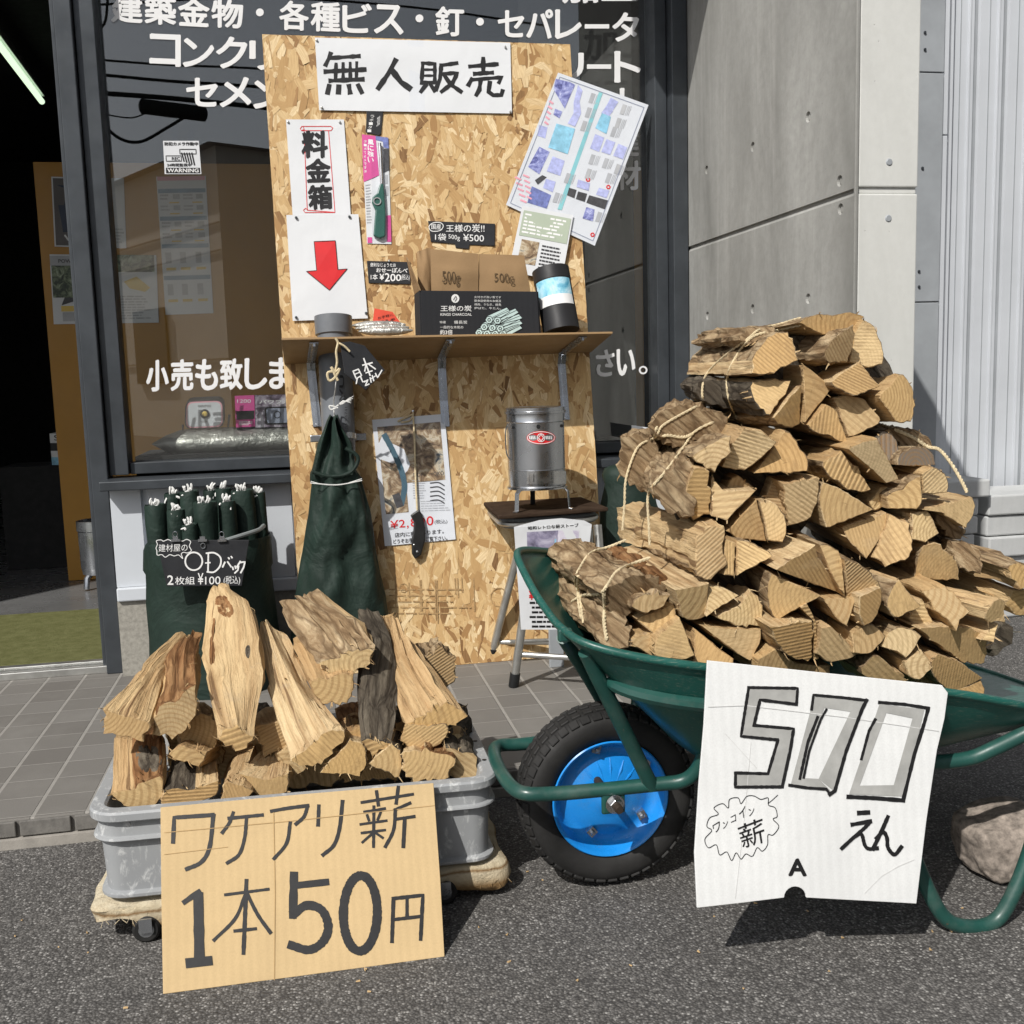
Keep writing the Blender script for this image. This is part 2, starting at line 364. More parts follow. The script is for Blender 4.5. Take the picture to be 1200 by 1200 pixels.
# ------------------------------------------------------------------ mesh building
class MB:
    def __init__(s): s.v = []; s.f = []; s.m = []; s.uv = []; s.mat = 0
    def add(s, vs, fs, mat=None, uvs=None):
        o = len(s.v); s.v += [Vector(q) for q in vs]
        for k, f in enumerate(fs):
            s.f.append([o+i for i in f]); s.m.append(s.mat if mat is None else (mat[k] if isinstance(mat, list) else mat))
            s.uv.append(uvs[k] if uvs else [(0, 0)]*len(f))
        return s
    def box(s, c, d, mx=None):
        c = Vector(c); h = Vector(d)/2
        vs = [Vector((a*h.x, b*h.y, e*h.z)) for a in (-1, 1) for b in (-1, 1) for e in (-1, 1)]
        vs = [(mx @ q if mx else q)+c for q in vs]
        return s.add(vs, [(0, 1, 3, 2), (4, 6, 7, 5), (0, 4, 5, 1), (2, 3, 7, 6), (0, 2, 6, 4), (1, 5, 7, 3)])
    def bx(s, a, b): return s.box(((a[0]+b[0])/2, (a[1]+b[1])/2, (a[2]+b[2])/2), (abs(b[0]-a[0]), abs(b[1]-a[1]), abs(b[2]-a[2])))
    def tube(s, pts, r, n=10, closed=False, caps=True):
        pts = [Vector(p) for p in pts]; k = len(pts); rs = r if isinstance(r, (list, tuple)) else [r]*k
        vs = []; nrm = None
        for i in range(k):
            a = pts[i-1] if (i or closed) else pts[0]; b = pts[(i+1) % k] if (i < k-1 or closed) else pts[-1]
            t = (b-a).normalized()
            if nrm is None:
                nrm = t.orthogonal().normalized()
            nrm = (nrm-t*nrm.dot(t)); nrm = nrm.normalized() if nrm.length > 1e-6 else t.orthogonal().normalized()
            bn = t.cross(nrm)
            vs += [pts[i]+(nrm*math.cos(2*math.pi*j/n)+bn*math.sin(2*math.pi*j/n))*rs[i] for j in range(n)]
        fs = []
        for i in range(k if closed else k-1):
            for j in range(n):
                a, b = i*n+j, i*n+(j+1) % n; c, d = ((i+1) % k)*n+(j+1) % n, ((i+1) % k)*n+j
                fs.append((a, b, c, d))
        if caps and not closed: fs += [tuple(range(n))[::-1], tuple(range((k-1)*n, k*n))]
        return s.add(vs, fs)
    def lathe(s, prof, c=(0, 0, 0), n=40, ax=None, closed=False):
        # prof: (radius, height) along ax
        ax = Vector(ax or (0, 0, 1)).normalized(); u = ax.orthogonal().normalized(); v = ax.cross(u); c = Vector(c)
        vs = [c+ax*h+(u*math.cos(2*math.pi*j/n)+v*math.sin(2*math.pi*j/n))*max(r, 1e-5) for r, h in prof for j in range(n)]
        k = len(prof); fs = []
        for i in range(k if closed else k-1):
            for j in range(n): fs.append((i*n+j, i*n+(j+1) % n, ((i+1) % k)*n+(j+1) % n, ((i+1) % k)*n+j))
        return s.add(vs, fs)
    def loft(s, loops, caps=(True, True), closed=False):
        n = len(loops[0]); vs = [p for l in loops for p in l]; fs = []; k = len(loops)
        for i in range(k if closed else k-1):
            for j in range(n): fs.append((i*n+j, i*n+(j+1) % n, ((i+1) % k)*n+(j+1) % n, ((i+1) % k)*n+j))
        if caps[0]: fs.append(tuple(range(n))[::-1])
        if caps[1]: fs.append(tuple(range((k-1)*n, k*n)))
        return s.add(vs, fs)
    def prism(s, pts, off):
        pts = [Vector(p) for p in pts]; return s.loft([pts, [p+Vector(off) for p in pts]])
    def ico(s, c, r, sub=2):
        bm = bmesh.new(); bmesh.ops.create_icosphere(bm, subdivisions=sub, radius=1)
        bm.verts.index_update(); r = r if isinstance(r, (tuple, list)) else (r, r, r)
        s.add([Vector((q.co.x*r[0], q.co.y*r[1], q.co.z*r[2]))+Vector(c) for q in bm.verts], [[q.index for q in f.verts] for f in bm.faces]); bm.free(); return s
    def build(s, name, mats, parent=None, smooth=False, bevel=0, uv=False, seg=2, recalc=True):
        me = bpy.data.meshes.new(name); me.from_pydata([tuple(q) for q in s.v], [], s.f)
        mats = mats if isinstance(mats, (list, tuple)) else [mats]
        for q in mats: me.materials.append(q)
        for p, k in zip(me.polygons, s.m): p.material_index = min(k, len(mats)-1)
        if uv:
            l = me.uv_layers.new(name='UVMap'); flat = [c for f in s.uv for c in f]
            l.data.foreach_set('uv', [x for c in flat for x in c])
        me.update()
        if recalc:
            bm = bmesh.new(); bm.from_mesh(me); bmesh.ops.recalc_face_normals(bm, faces=bm.faces); bm.to_mesh(me); bm.free()
        if smooth:
            for p in me.polygons: p.use_smooth = True
            me.set_sharp_from_angle(angle=R(smooth if smooth is not True else 40))
        o = bpy.data.objects.new(name, me); COL.objects.link(o)
        if bevel:
            b = o.modifiers.new('bevel', 'BEVEL'); b.width = bevel; b.segments = seg; b.limit_method = 'ANGLE'; b.angle_limit = R(40)
        if parent is not None:
            o.parent = parent; o.matrix_parent_inverse = Matrix.Translation(-base_of(parent))
        return o
def base_of(o):
    b = Vector(o.location)
    return b
def thing(name, label, cat, loc=(0, 0, 0), group=None):
    o = bpy.data.objects.new(name, None); o.empty_display_size = .05; COL.objects.link(o); o.location = loc
    o['label'] = label; o['category'] = cat
    if group: o['group'] = group
    return o
def tag(o, label, cat, group=None):
    o['label'] = label; o['category'] = cat
    if group: o['group'] = group
    return o
def struct(o): o['kind'] = 'structure'; return o
# text and strokes on a surface (pixel quads of the photograph, laid on the real plane)
_tc = {}
def text_mesh(t, bold=0, font_res=3):
    k = (t, bold)
    if k not in _tc:
        cu = bpy.data.curves.new('lettering', 'FONT'); cu.body = t; cu.offset = bold; cu.resolution_u = font_res
        o = bpy.data.objects.new('lettering', cu); m = o.to_mesh()
        _tc[k] = ([(v.co.x, v.co.y) for v in m.vertices], [list(p.vertices) for p in m.polygons])
        o.to_mesh_clear(); bpy.data.objects.remove(o); bpy.data.curves.remove(cu)
    return _tc[k]
_e = [0.0]
def eps():
    _e[0] = (_e[0]+.00002) % .0004
    return .0007+_e[0]
def txt(mb, t, quad, pl, bold=0, mat=0, e0=0):
    """t filling the pixel quad TL, TR, BR, BL on plane pl"""
    vs, fs = text_mesh(t, 0)
    if not vs: return
    x0 = min(v[0] for v in vs); x1 = max(v[0] for v in vs); y0 = min(v[1] for v in vs); y1 = max(v[1] for v in vs)
    TL, TR, BR, BL = quad; e = eps()+e0; out = []
    for x, y in vs:
        a = (x-x0)/max(1e-6, x1-x0); b = 1-(y-y0)/max(1e-6, y1-y0)
        out.append(((TL[0]*(1-a)+TR[0]*a)*(1-b)+(BL[0]*(1-a)+BR[0]*a)*b, (TL[1]*(1-a)+TR[1]*a)*(1-b)+(BL[1]*(1-a)+BR[1]*a)*b))
    em = max(math.dist(TL, TR), math.dist(TL, BL))/max(1, len(t)); d = bold*em
    for i, (dx, dy) in enumerate(((0, 0), (1, .3), (-1, -.3), (-.3, 1), (.3, -1), (.75, -.75), (-.75, .75)) if d > .05 else ((0, 0),)):
        mb.add([pl.w(px+dx*d, py+dy*d, e+i*.00003) for px, py in out], fs, mat)
def rect(x0, y0, x1, y1): return [(x0, y0), (x1, y0), (x1, y1), (x0, y1)]
def dense(pts, step, closed=False):
    out = []; n = len(pts)
    for i in range(n if closed else n-1):
        a, b = pts[i], pts[(i+1) % n]; k = max(1, int(math.dist(a, b)/step))
        out += [(a[0]+(b[0]-a[0])*j/k, a[1]+(b[1]-a[1])*j/k) for j in range(k)]
    if not closed: out.append(pts[-1])
    return out
def catmull(pts, k=6, closed=False):
    n = len(pts); out = []
    P = [Vector(p) for p in pts]
    for i in range(n if closed else n-1):
        p0 = P[(i-1) % n] if (i or closed) else P[0]*2-P[1]; p1 = P[i]; p2 = P[(i+1) % n]; p3 = P[(i+2) % n] if (i+2 < n or closed) else P[-1]*2-P[-2]
        for j in range(k):
            t = j/k
            out.append(.5*((2*p1)+(p2-p0)*t+(2*p0-5*p1+4*p2-p3)*t*t+(3*p1-p0-3*p2+p3)*t**3))
    if not closed: out.append(P[-1])
    return out
def stroke(mb, pts, wd, pl, mat=0, smooth=False, closed=False, rough=.06, e0=0):
    if smooth: pts = [tuple(p) for p in catmull([(a, b) for a, b in pts], 8, closed)]
    pts = dense(pts, max(1.2, wd*.8), closed); n = len(pts); e = eps()+e0; L = []; Rr = []
    for i in range(n):
        a = pts[i-1] if (i or closed) else pts[0]; b = pts[(i+1) % n] if (i < n-1 or closed) else pts[-1]
        dx, dy = b[0]-a[0], b[1]-a[1]; l = math.hypot(dx, dy) or 1
        h = wd/2*(1+rough*rnd.uniform(-1, 1))
        px, py = pts[i]
        if not closed and i == 0: px -= dx/l*wd*.3; py -= dy/l*wd*.3
        if not closed and i == n-1: px += dx/l*wd*.3; py += dy/l*wd*.3
        L.append(pl.w(px-dy/l*h, py+dx/l*h, e)); Rr.append(pl.w(px+dy/l*h, py-dx/l*h, e))
    fs = [(i, (i+1) % n, n+(i+1) % n, n+i) for i in range(n if closed else n-1)]
    mb.add(L+Rr, fs, mat)
def patch(mb, poly, pl, mat=0, e0=0):
    e = eps()+e0; mb.add([pl.w(x, y, e) for x, y in poly], [tuple(range(len(poly)))], mat)
def sub(q, u0, v0, u1, v1):
    """sub-quad of a pixel quad"""
    TL, TR, BR, BL = q
    def f(a, b): return ((TL[0]*(1-a)+TR[0]*a)*(1-b)+(BL[0]*(1-a)+BR[0]*a)*b, (TL[1]*(1-a)+TR[1]*a)*(1-b)+(BL[1]*(1-a)+BR[1]*a)*b)
    return [f(u0, v0), f(u1, v0), f(u1, v1), f(u0, v1)]
def lines(mb, q, u0, v0, u1, v1, n, mat=0, fill=.45, pl=None, e0=0):
    """rows of small print"""
    for i in range(n):
        a = v0+(v1-v0)*i/n; b = a+(v1-v0)/n*fill; u = u0
        end = u1-(u1-u0)*rnd.uniform(0, .3)
        while u < end:
            l = (u1-u0)*rnd.uniform(.08, .2)
            patch(mb, sub(q, u, a, min(end, u+l), b), pl, mat, e0); u += l+(u1-u0)*.025
class ShPl(Pl):
    """the wavy surface of a sheet of paper, addressed by pixels of the photograph"""
    def __init__(s, pl, quad, base, curl, seed):
        s.o, s.n = pl.o, pl.n; s.base, s.curl, s.seed = base, curl, seed
        TL, TR, BR, BL = [Vector(q) for q in quad]; s.TL = TL
        s.inv = Matrix(((TR.x-TL.x, BL.x-TL.x), (TR.y-TL.y, BL.y-TL.y))).inverted()
    def w(s, px, py, e=0):
        a, b = s.inv @ (Vector((px, py))-s.TL)
        return Pl.w(s, px, py, s.base+e+s.curl*(.5+.5*noise.noise((a*2.3+s.seed*7.1, b*2.3, s.seed))))
def sheet(name, quad, pl, mat, parent=None, th=.0006, n=8, curl=.004, seed=1, e=.001):
    """a sheet of paper: a thin slab with a slight wave; returns it and its surface"""
    sp = ShPl(pl, quad, e+th, curl, seed); f = []; bk = []
    for j in range(n+1):
        for i in range(n+1):
            q = sub(quad, i/n, j/n, i/n, j/n)[0]
            f.append(sp.w(*q)); bk.append(f[-1]-pl.n*th)
    mb = MB(); m = (n+1)
    fs = [(j*m+i, j*m+i+1, (j+1)*m+i+1, (j+1)*m+i) for j in range(n) for i in range(n)]
    N = m*m; fs += [tuple(N+k for k in fc[::-1]) for fc in fs]
    rim = [i for i in range(m)]+[j*m+n for j in range(1, m)]+[n*m+i for i in range(n-1, -1, -1)]+[j*m for j in range(n-1, 0, -1)]
    fs += [(rim[k], N+rim[k], N+rim[(k+1) % len(rim)], rim[(k+1) % len(rim)]) for k in range(len(rim))]
    mb.add(f+bk, fs)
    return mb.build(name, mat, parent, smooth=60), sp
def board(name, poly, pl, th, mat, parent=None, bevel=0, e=0):
    pts = [pl.w(x, y, e) for x, y in poly]
    return MB().prism(pts, -pl.n*th).build(name, mat, parent, bevel=bevel)
def pin(mb, px, py, pl, r=.004, e=.003):
    c = pl.w(px, py, e); mb.lathe([(0, .004), (r*.8, .0035), (r, .001), (r, 0)], c, 12, pl.n)
# ================================================================== SETTING
def plate_with_holes(o, ex, ey, w, h, holes, r, depth, nrm):
    """a flat wall face (origin o, axes ex, ey) with shallow round recesses; returns MB"""
    bm = bmesh.new()
    def loop(pts):
        vs = [bm.verts.new(o+ex*a+ey*b) for a, b in pts]
        return [bm.edges.new((vs[i], vs[(i+1) % len(vs)])) for i in range(len(vs))]
    ed = loop([(0, 0), (w, 0), (w, h), (0, h)])
    for a, b in holes: ed += loop([(a+r*math.cos(t*math.pi/8), b+r*math.sin(t*math.pi/8)) for t in range(16)])
    bmesh.ops.triangle_fill(bm, use_beauty=True, edges=ed)
    bm.verts.index_update(); mb = MB()
    mb.add([v.co.copy() for v in bm.verts], [[v.index for v in f.verts] for f in bm.faces]); bm.free()
    for a, b in holes:
        c = o+ex*a+ey*b
        l0 = [c+(ex*math.cos(t*math.pi/8)+ey*math.sin(t*math.pi/8))*r for t in range(16)]
        l1 = [c+(ex*math.cos(t*math.pi/8)+ey*math.sin(t*math.pi/8))*r*.86-nrm*depth for t in range(16)]
        l2 = [c+(ex*math.cos(t*math.pi/8)+ey*math.sin(t*math.pi/8))*r*.5-nrm*depth*.7 for t in range(16)]
        mb.loft([l0, l1, l2], caps=(False, True))
    return mb
# asphalt: one sheet to the horizon
mb = MB(); k = 24; ext = [-250, -60, -20, -8, -4, -2, 0, 1, 2, 3, 5, 10, 25, 60, 250]
vs = [(x, y, ZA) for y in ext for x in ext]; n = len(ext)
mb.add(vs, [(j*n+i, j*n+i+1, (j+1)*n+i+1, (j+1)*n+i) for j in range(n-1) for i in range(n-1)])
struct(mb.build('asphalt', M['asphalt']))
# paved walkway with its kerb
XW = 1.193
mb = MB(); mb.bx((-6, 2.104, -.04), (XW-.002, 3.40, 0)); o = struct(mb.build('paved_walkway', M['tile'], bevel=.003))
mb = MB()
for i in range(70):
    x = -5.96+i*.1014-.003
    if x+.1 < XW-.004: mb.bx((x+.002, 2.096, -.033), (x+.0955, 2.1035, -.0025))
struct(mb.build('walkway_kerb', M['kerb'], bevel=.002))
mb = MB(); mb.bx((-6, 2.088, ZA-.03), (XW-.004, 2.1035, -.036)); struct(mb.build('kerb_mortar', M['mortar']))
# shop floor
mb = MB(); mb.bx((-4, 3.402, -.03), (1.19, 9, -.002)); struct(mb.build('shop_floor', M['infloor']))
# ------------------------------------------------------------------ shop front
shop = thing('shop_front', 'dark framed shop front with white window lettering and open doorway', 'shop', (0, 3.2, 0))
YG = 3.24
mb = MB(); mb.bx((-.606, 3.15, 0), (-.560, 3.235, 2.6)); mb.bx((-.620, 3.175, 0), (-.608, 3.21, 2.6)); mb.build('door_post', M['frame'], shop, bevel=.003)
fr = MB(); fr.bx((-.558, 3.172, .58), (-.506, 3.262, 2.6)); fr.bx((-.504, 3.19, .58), (1.10, 3.262, .613)); fr.bx((1.102, 3.17, .58), (1.14, 3.262, 2.6)); fr.bx((1.142, 3.125, .58), (1.19, 3.262, 2.6))
wf = fr.build('window_frame', M['frame'], shop, bevel=.002)
mb = MB(); mb.bx((-.57, 3.06, .545), (1.188, 3.26, .572)); mb.build('window_sill', M['frame'], shop, bevel=.003)
mb = MB(); mb.bx((-.505, YG, .614), (1.101, YG+.006, 2.6)); pane = mb.build('window_pane', M['glass'], shop)
# lower panel: ribbed pale metal
def ribbed(x0, x1, y, z0, z1, period, groove, depth, xs=None):
    prof = []; x = x0
    while x < x1:
        prof += [(x, y), (x+period-groove, y), (x+period-groove*.8, y+depth), (x+period-groove*.2, y+depth)]; x += period
    pts0 = [Vector((a, b, z0)) for a, b in prof]; pts1 = [Vector((a, b, z1)) for a, b in prof]
    m = MB(); n = len(prof); m.add(pts0+pts1, [(i, i+1, n+i+1, n+i) for i in range(n-1)]); return m
mb = ribbed(-.553, 1.19, 3.115, .262, .544, .105, .022, .014); mb.build('lower_panel', M['whitepanel'], shop, recalc=False)
mb = MB(); mb.bx((-.553, 3.10, .222), (1.19, 3.15, .261)); mb.build('panel_trim', M['whitepanel'], shop, bevel=.004)
mb = MB(); mb.bx((-.555, 3.112, 0), (1.19, 3.19, .221)); mb.build('plinth', M['plinth'], shop)
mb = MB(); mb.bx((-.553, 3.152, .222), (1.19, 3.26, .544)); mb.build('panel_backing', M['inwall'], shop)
mb = MB(); mb.bx((-3, 3.165, .0), (-.604, 3.19, .022)); mb.bx((-3, 3.20, 0), (-.604, 3.225, .03)); mb.bx((-3, 3.235, 0), (-.604, 3.30, .012)); mb.build('door_threshold', M['alu'], shop, bevel=.002)
mb = MB(); mb.bx((-3.2, 3.09, 2.25), (1.19, 3.3, 3.4)); mb.build('lintel', M['frame'], shop)
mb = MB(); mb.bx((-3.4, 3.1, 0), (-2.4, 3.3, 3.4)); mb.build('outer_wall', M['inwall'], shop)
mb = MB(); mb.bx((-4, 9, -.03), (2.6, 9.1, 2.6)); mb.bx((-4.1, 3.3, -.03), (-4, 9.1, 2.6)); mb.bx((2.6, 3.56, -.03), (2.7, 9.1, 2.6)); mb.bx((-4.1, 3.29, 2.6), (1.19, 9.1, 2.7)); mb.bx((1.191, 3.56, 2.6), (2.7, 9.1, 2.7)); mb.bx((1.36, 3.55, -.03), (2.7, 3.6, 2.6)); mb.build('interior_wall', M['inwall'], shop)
mb = MB(); mb.bx((.80, 2.735, 2.18), (1.19, 2.95, 2.6)); mb.build('wall_shadow_box', M['frame'], shop)  # unseen box of no known kind, added to cast the slanting wall shadow
# window lettering (vinyl on the outer face of the glass)
GP = ypl(YG)
mb = MB(); B = .03
x0, x1 = 130, 748
def row(chars, x0, x1, yt0, yt1, h, skip=''):
    n = len(chars)
    for i, ch in enumerate(chars):
        a = x0+(x1-x0)*i/n; b = x0+(x1-x0)*(i+1)/n; t0 = yt0+(yt1-yt0)*i/n; t1 = yt0+(yt1-yt0)*(i+1)/n
        if ch == '・': txt(mb, ch, rect((a+b)/2-4, (t0+t1)/2+h*.42, (a+b)/2+4, (t0+t1)/2+h*.42+8), GP, .02); continue
        if ch in 'ー': txt(mb, ch, rect(a+3, (t0+t1)/2+h*.45, b-3, (t0+t1)/2+h*.58), GP, .02); continue
        if ch in '。': txt(mb, ch, rect(a+3, (t0+t1)/2+h*.68, a+13, (t0+t1)/2+h), GP, .02); continue
        if ch != ' ':
            q = .1*h if ch in 'リンセ' else 0
            txt(mb, ch, [(a+2, t0+q), (b-2, t1+q), (b-2, t1+h), (a+2, t0+h)], GP, B)
row('建築金物', 129, 286, -7, 1, 32); txt(mb, '・', rect(300, 10, 309, 19), GP, .02)
row('各種ビス', 326, 474, 1, 7, 33); txt(mb, '・', rect(487, 17, 496, 26), GP, .02)
txt(mb, '釘', [(511, 8), (543, 9), (543, 42), (511, 41)], GP, B); txt(mb, '・', rect(558, 21, 567, 30), GP, .02)
row('セパレータ', 582, 750, 9, 16, 33)
row('コンクリ', 174, 330, 40, 46, 36); row('リート', 652, 752, 58, 62, 35); row('セメン', 217, 335, 88, 93, 35)
txt(mb, 'ト', rect(727, 104, 748, 137), GP, B); txt(mb, '加工', rect(660, -34, 746, 3), GP, B)
txt(mb, '建', rect(724, 150, 748, 183), GP, B); txt(mb, '材', rect(722, 189, 750, 222), GP, B)
row('小売も致しまし', 170, 372, 423, 419, 35); row('さい。', 697, 770, 411, 408, 30)
mb.build('lettering', VINYL, pane)
# ------------------------------------------------------------------ concrete wall at the right
wall = thing('concrete_wall', 'bare formed concrete wall with tie holes and a horizontal groove', 'wall', (1.3, 2.6, ZA))
YC = 2.13; ZG = 1.205
hs = []
for px, py in ((828, 199), (882, 172), (947, 137), (984, 212), (829, 370), (882, 362), (947, 350), (985, 245)):
    p = PX(px, py, XW); hs.append((p.y, p.z))
ex, ez = Vector((0, 1, 0)), Vector((0, 0, 1)); nx = Vector((-1, 0, 0))
def side(z0, z1):
    o = Vector((XW, YC+.006, z0)); return plate_with_holes(o, ex, ez, 3.16-YC, z1-z0, [(y-o.y, z-z0) for y, z in hs if z0 < z < z1], .0125, .006, nx)
a = side(ZA-.02, ZG-.010); b = side(ZG+.006, 2.04)
a.add(b.v, b.f)
# groove strip, back set
y0_, y1_ = YC+.006, 3.16
a.add([(XW, y0_, ZG-.010), (XW, y1_, ZG-.010), (XW+.0075, y1_, ZG-.001), (XW+.0075, y0_, ZG-.001), (XW+.0075, y1_, ZG+.0055), (XW+.0075, y0_, ZG+.0055), (XW, y1_, ZG+.006), (XW, y0_, ZG+.006)], [(0, 1, 2, 3), (3, 2, 4, 5), (5, 4, 6, 7)])
a.build('wall_face', M['concrete'], wall)
mb = MB(); mb.bx((XW+.008, YC+.012, ZA-.02), (1.338, 3.44, 2.037)); mb.build('wall_core', M['concrete'], wall)
mb = MB()
for z0, z1 in ((ZA-.02, ZG-.007), (ZG+.007, 2.04)): mb.bx((XW+.006, YC, z0), (1.340, YC+.0115, z1))
mb.bx((XW+.008, YC+.005, ZG-.007), (1.339, YC+.0115, ZG+.007)); mb.build('pier_face', M['conc2'], wall, bevel=.003)
mb = MB(); mb.bx((XW-.0035, YC-.002, ZA-.02), (XW+.0055, YC+.0055, 2.0405)); mb.build('corner_trim', M['concrete'], wall, bevel=.0025)
mb = MB()
for px, py in ((1042, 190), (1041, 256)):
    c = PY(px, py, YC); mb.lathe([(0, .002), (.006, .002), (.008, .0), (.0085, -.002)], c, 14, (0, -1, 0))
mb.build('tie_plug', M['flash'], wall)
# metal siding with its flashing, set back behind the wall
YD = 3.46
def XD(px): return PY(px, 300, YD).x
sid = thing('metal_siding', 'pale grey ribbed metal siding beside the concrete wall', 'siding', (3, YD, ZA))
SX, PER = XD(1109), .1142
mb = ribbed(SX, SX+2.6, YD, ZA, 4.2, PER, .025, .025); mb.build('ribbed_sheet', M['siding'], sid, recalc=False)
mb = MB()
for i in range(22):
    x = SX+PER*i; mb.bx((x+.066, YD-.006, ZA), (x+.0735, YD-.0005, 4.2))
mb.build('seam', M['siding'], sid, bevel=.001)
mb = MB()
for i in range(22):
    x = SX+PER*i; mb.bx((x+.034, YD-.0022, ZA), (x+.0368, YD-.0004, 4.2)); mb.bx((x+PER-.0185, YD+.010, ZA), (x+PER-.0065, YD+.0245, 4.2))
mb.build('joint_and_groove_shade', M['flash'], sid)  # thin joint lines, plus dark strips painting shade into the grooves
mb = MB(); zc = [ZA, .45, 1.05, 1.83, 4.2]
for z0, z1 in zip(zc, zc[1:]): mb.bx((XD(1060), YD-.05, z0), (XD(1092), YD+.02, z1-.004))
mb.build('flashing', M['flash'], sid, bevel=.002)
mb = MB(); mb.bx((XD(1092.7), YD-.042, ZA), (XD(1099), YD+.02, 1.62)); mb.bx((XD(1092.7), YD-.042, 1.624), (XD(1099), YD+.02, 4.2)); mb.bx((XD(1099.5), YD-.028, ZA), (XD(1103), YD+.02, 4.2)); mb.bx((XD(1103.5), YD-.02, ZA), (XD(1108.6), YD+.02, 4.2)); mb.build('corner_flashing', M['siding'], sid, bevel=.002)
mb = MB()
for px, py in ((1084, 38), (1084, 58), (1081, 197), (1077, 318), (1077, 336)): mb.lathe([(0, .003), (.0045, .0025), (.0055, 0)], PY(px, py, YD-.052), 10, (0, -1, 0))
mb.build('rivet', M['frame'], sid)
mb = MB(); mb.bx((1.2, YD+.03, ZA), (SX+2.6, YD+.06, 4.2)); mb.build('backing', M['flash'], sid)
# stacked concrete slabs
def slab(x0, x1, y0, y1, z0, z1, label, rot=0):
    o = MB().box((0, 0, (z1-z0)/2), (x1-x0, y1-y0, z1-z0-.003)).build('concrete_slab', M['slab'], bevel=.006)
    o.location = ((x0+x1)/2, (y0+y1)/2, z0); o.rotation_euler.z = rot
    tag(o, label, 'slab', 'concrete slabs stacked by the siding')
YQ = 3.12; zt = PY(1161, 561, YQ).z; zr = PY(1190, 579, YQ+.03).z; xl = PY(1161, 561, YQ).x
zz = zt; i = 0
Ll = ['top grey slab of the left stack, jutting out under a rope end', 'second grey slab from the top of the left stack behind the logs', 'third grey slab from the top of the left stack behind the logs']
def heights(z, n): return [(z-ZA)/n]*n
for h in heights(zt, max(2, round((zt-ZA)/.062))):
    slab(xl-.55, xl-(0 if i == 0 else .03+.006*i), YQ+.008*(i % 2), 3.40, zz-h, zz, Ll[i] if i < 3 else 'grey slab low in the left stack hidden by the firewood', R(.5*(i % 3-1))); zz -= h; i += 1
zz = zr; i = 0
Lr = ['top grey slab of the right stack at the picture edge', 'second grey slab of the right stack at the picture edge', 'third grey slab of the right stack, under two others', 'fourth grey slab of the right stack beside the firewood']
for h in heights(zr, max(2, round((zr-ZA)/.075))):
    slab(xl+.02, xl+.9, YQ+.03+.012*(i % 2), 3.40, zz-h, zz, Lr[i] if i < 4 else 'grey slab low in the right stack behind the wheelbarrow', R(.4*(i % 3-1))); zz -= h; i += 1
# ------------------------------------------------------------------ inside the shop
tag(MB().bx((-1.05, 4.80, 0), (1.6, 4.83, 1.775)).build('partition_board', M['ochre']), 'ochre partition board standing inside behind the glass', 'partition')
mb = MB(); mb.bx((-2.3, 3.32, -.0015), (-.625, 4.1, .008)); tag(mb.build('entrance_mat', M['turf'], bevel=.003), 'green artificial turf mat inside the doorway', 'mat')
a, b = PZ(-12, 38, 2.42), PZ(49, 119, 2.42)
lamp = thing('ceiling_lamp', 'lit fluorescent tube lamp on the dark shop ceiling', 'lamp', tuple((a+b)/2))
MB().tube([a, b], .016, 12).build('lamp_tube', M['tube'], lamp, smooth=True)
d = Vector((0, 0, .045)); MB().tube([a+d, b+d], .024, 4).build('lamp_housing', M['white'], lamp)
PP = ypl(4.797)
def poster(name, quad, label, pl=PP, curl=.002, e=.0008, seed=1, group=None):
    t = thing(name, label, 'poster', tuple(pl.w(*sub(quad, .5, 1, .5, 1)[0])), group); o, sp = sheet('paper', quad, pl, PAPER, t, curl=curl, e=e, seed=seed); return t, sp
qd = [(60, 207), (145, 209), (148, 291), (64, 289)]
t, sp = poster('wall_poster', qd, 'poster of a dark blue bucket stove inside behind the door post')
mb = MB(); patch(mb, sub(qd, .02, .02, .72, .98), sp, 1); patch(mb, sub(qd, .08, .12, .62, .20), sp, 2, .0001); patch(mb, [(66, 228), (100, 228), (98, 272), (74, 272)], sp, 2, .0002); lines(mb, qd, .76, .72, .98, .95, 5, 0, .5, sp)
e2 = [(95+9*math.cos(i*.5), 249+5*math.sin(i*.5)) for i in range(12)]; patch(mb, e2, sp, 3, .0004); stroke(mb, [(76, 276), (84, 284), (100, 286)], 2, sp, 4, True, e0=.0004)
mb.build('print', [LGREYINK, plain('poster_grey', (.12, .11, .11), .5), plain('poster_navy', (.012, .025, .06), .4), REDINK, VINYL], t)
qd = [(58, 298), (183, 299), (186, 378), (63, 380)]
t, sp = poster('wall_poster', qd, 'poster of cordless garden tools inside below the bucket stove poster', seed=3)
mb = MB(); patch(mb, sub(qd, .01, .16, .48, .62), sp, 0); patch(mb, sub(qd, .52, .0, .98, .25), sp, 0); patch(mb, sub(qd, .0, .02, .3, .16), sp, 4); txt(mb, 'POWER', sub(qd, .08, .07, .26, .12), sp, .03, 1, .0003)
patch(mb, [(72, 358), (80, 338), (100, 330), (104, 345), (90, 352)], sp, 1, .0003); patch(mb, [(90, 337), (104, 342), (103, 350), (92, 346)], sp, 2, .0005); patch(mb, [(145, 330), (160, 324), (176, 337), (170, 342), (152, 338)], sp, 2, .0003); patch(mb, sub(qd, .08, .74, .3, .82), sp, 2); patch(mb, sub(qd, .09, .83, .28, .96), sp, 3); lines(mb, qd, .54, .6, .96, .96, 9, 3, .5, sp)
mb.build('print', [PH_GREEN, DARKPRINT, YELL, LGREYINK, LGREYINK], t)
qd = [(183, 207), (241, 206), (250, 367), (194, 369)]
t, sp = poster('price_list', qd, 'long pale price list of tools inside under the camera warning sticker', seed=4)
mb = MB()
for i, v in enumerate((0, .09, .29, .49, .72)): patch(mb, sub(qd, .02, v, .98, v+.03), sp, 1 if i else 2)
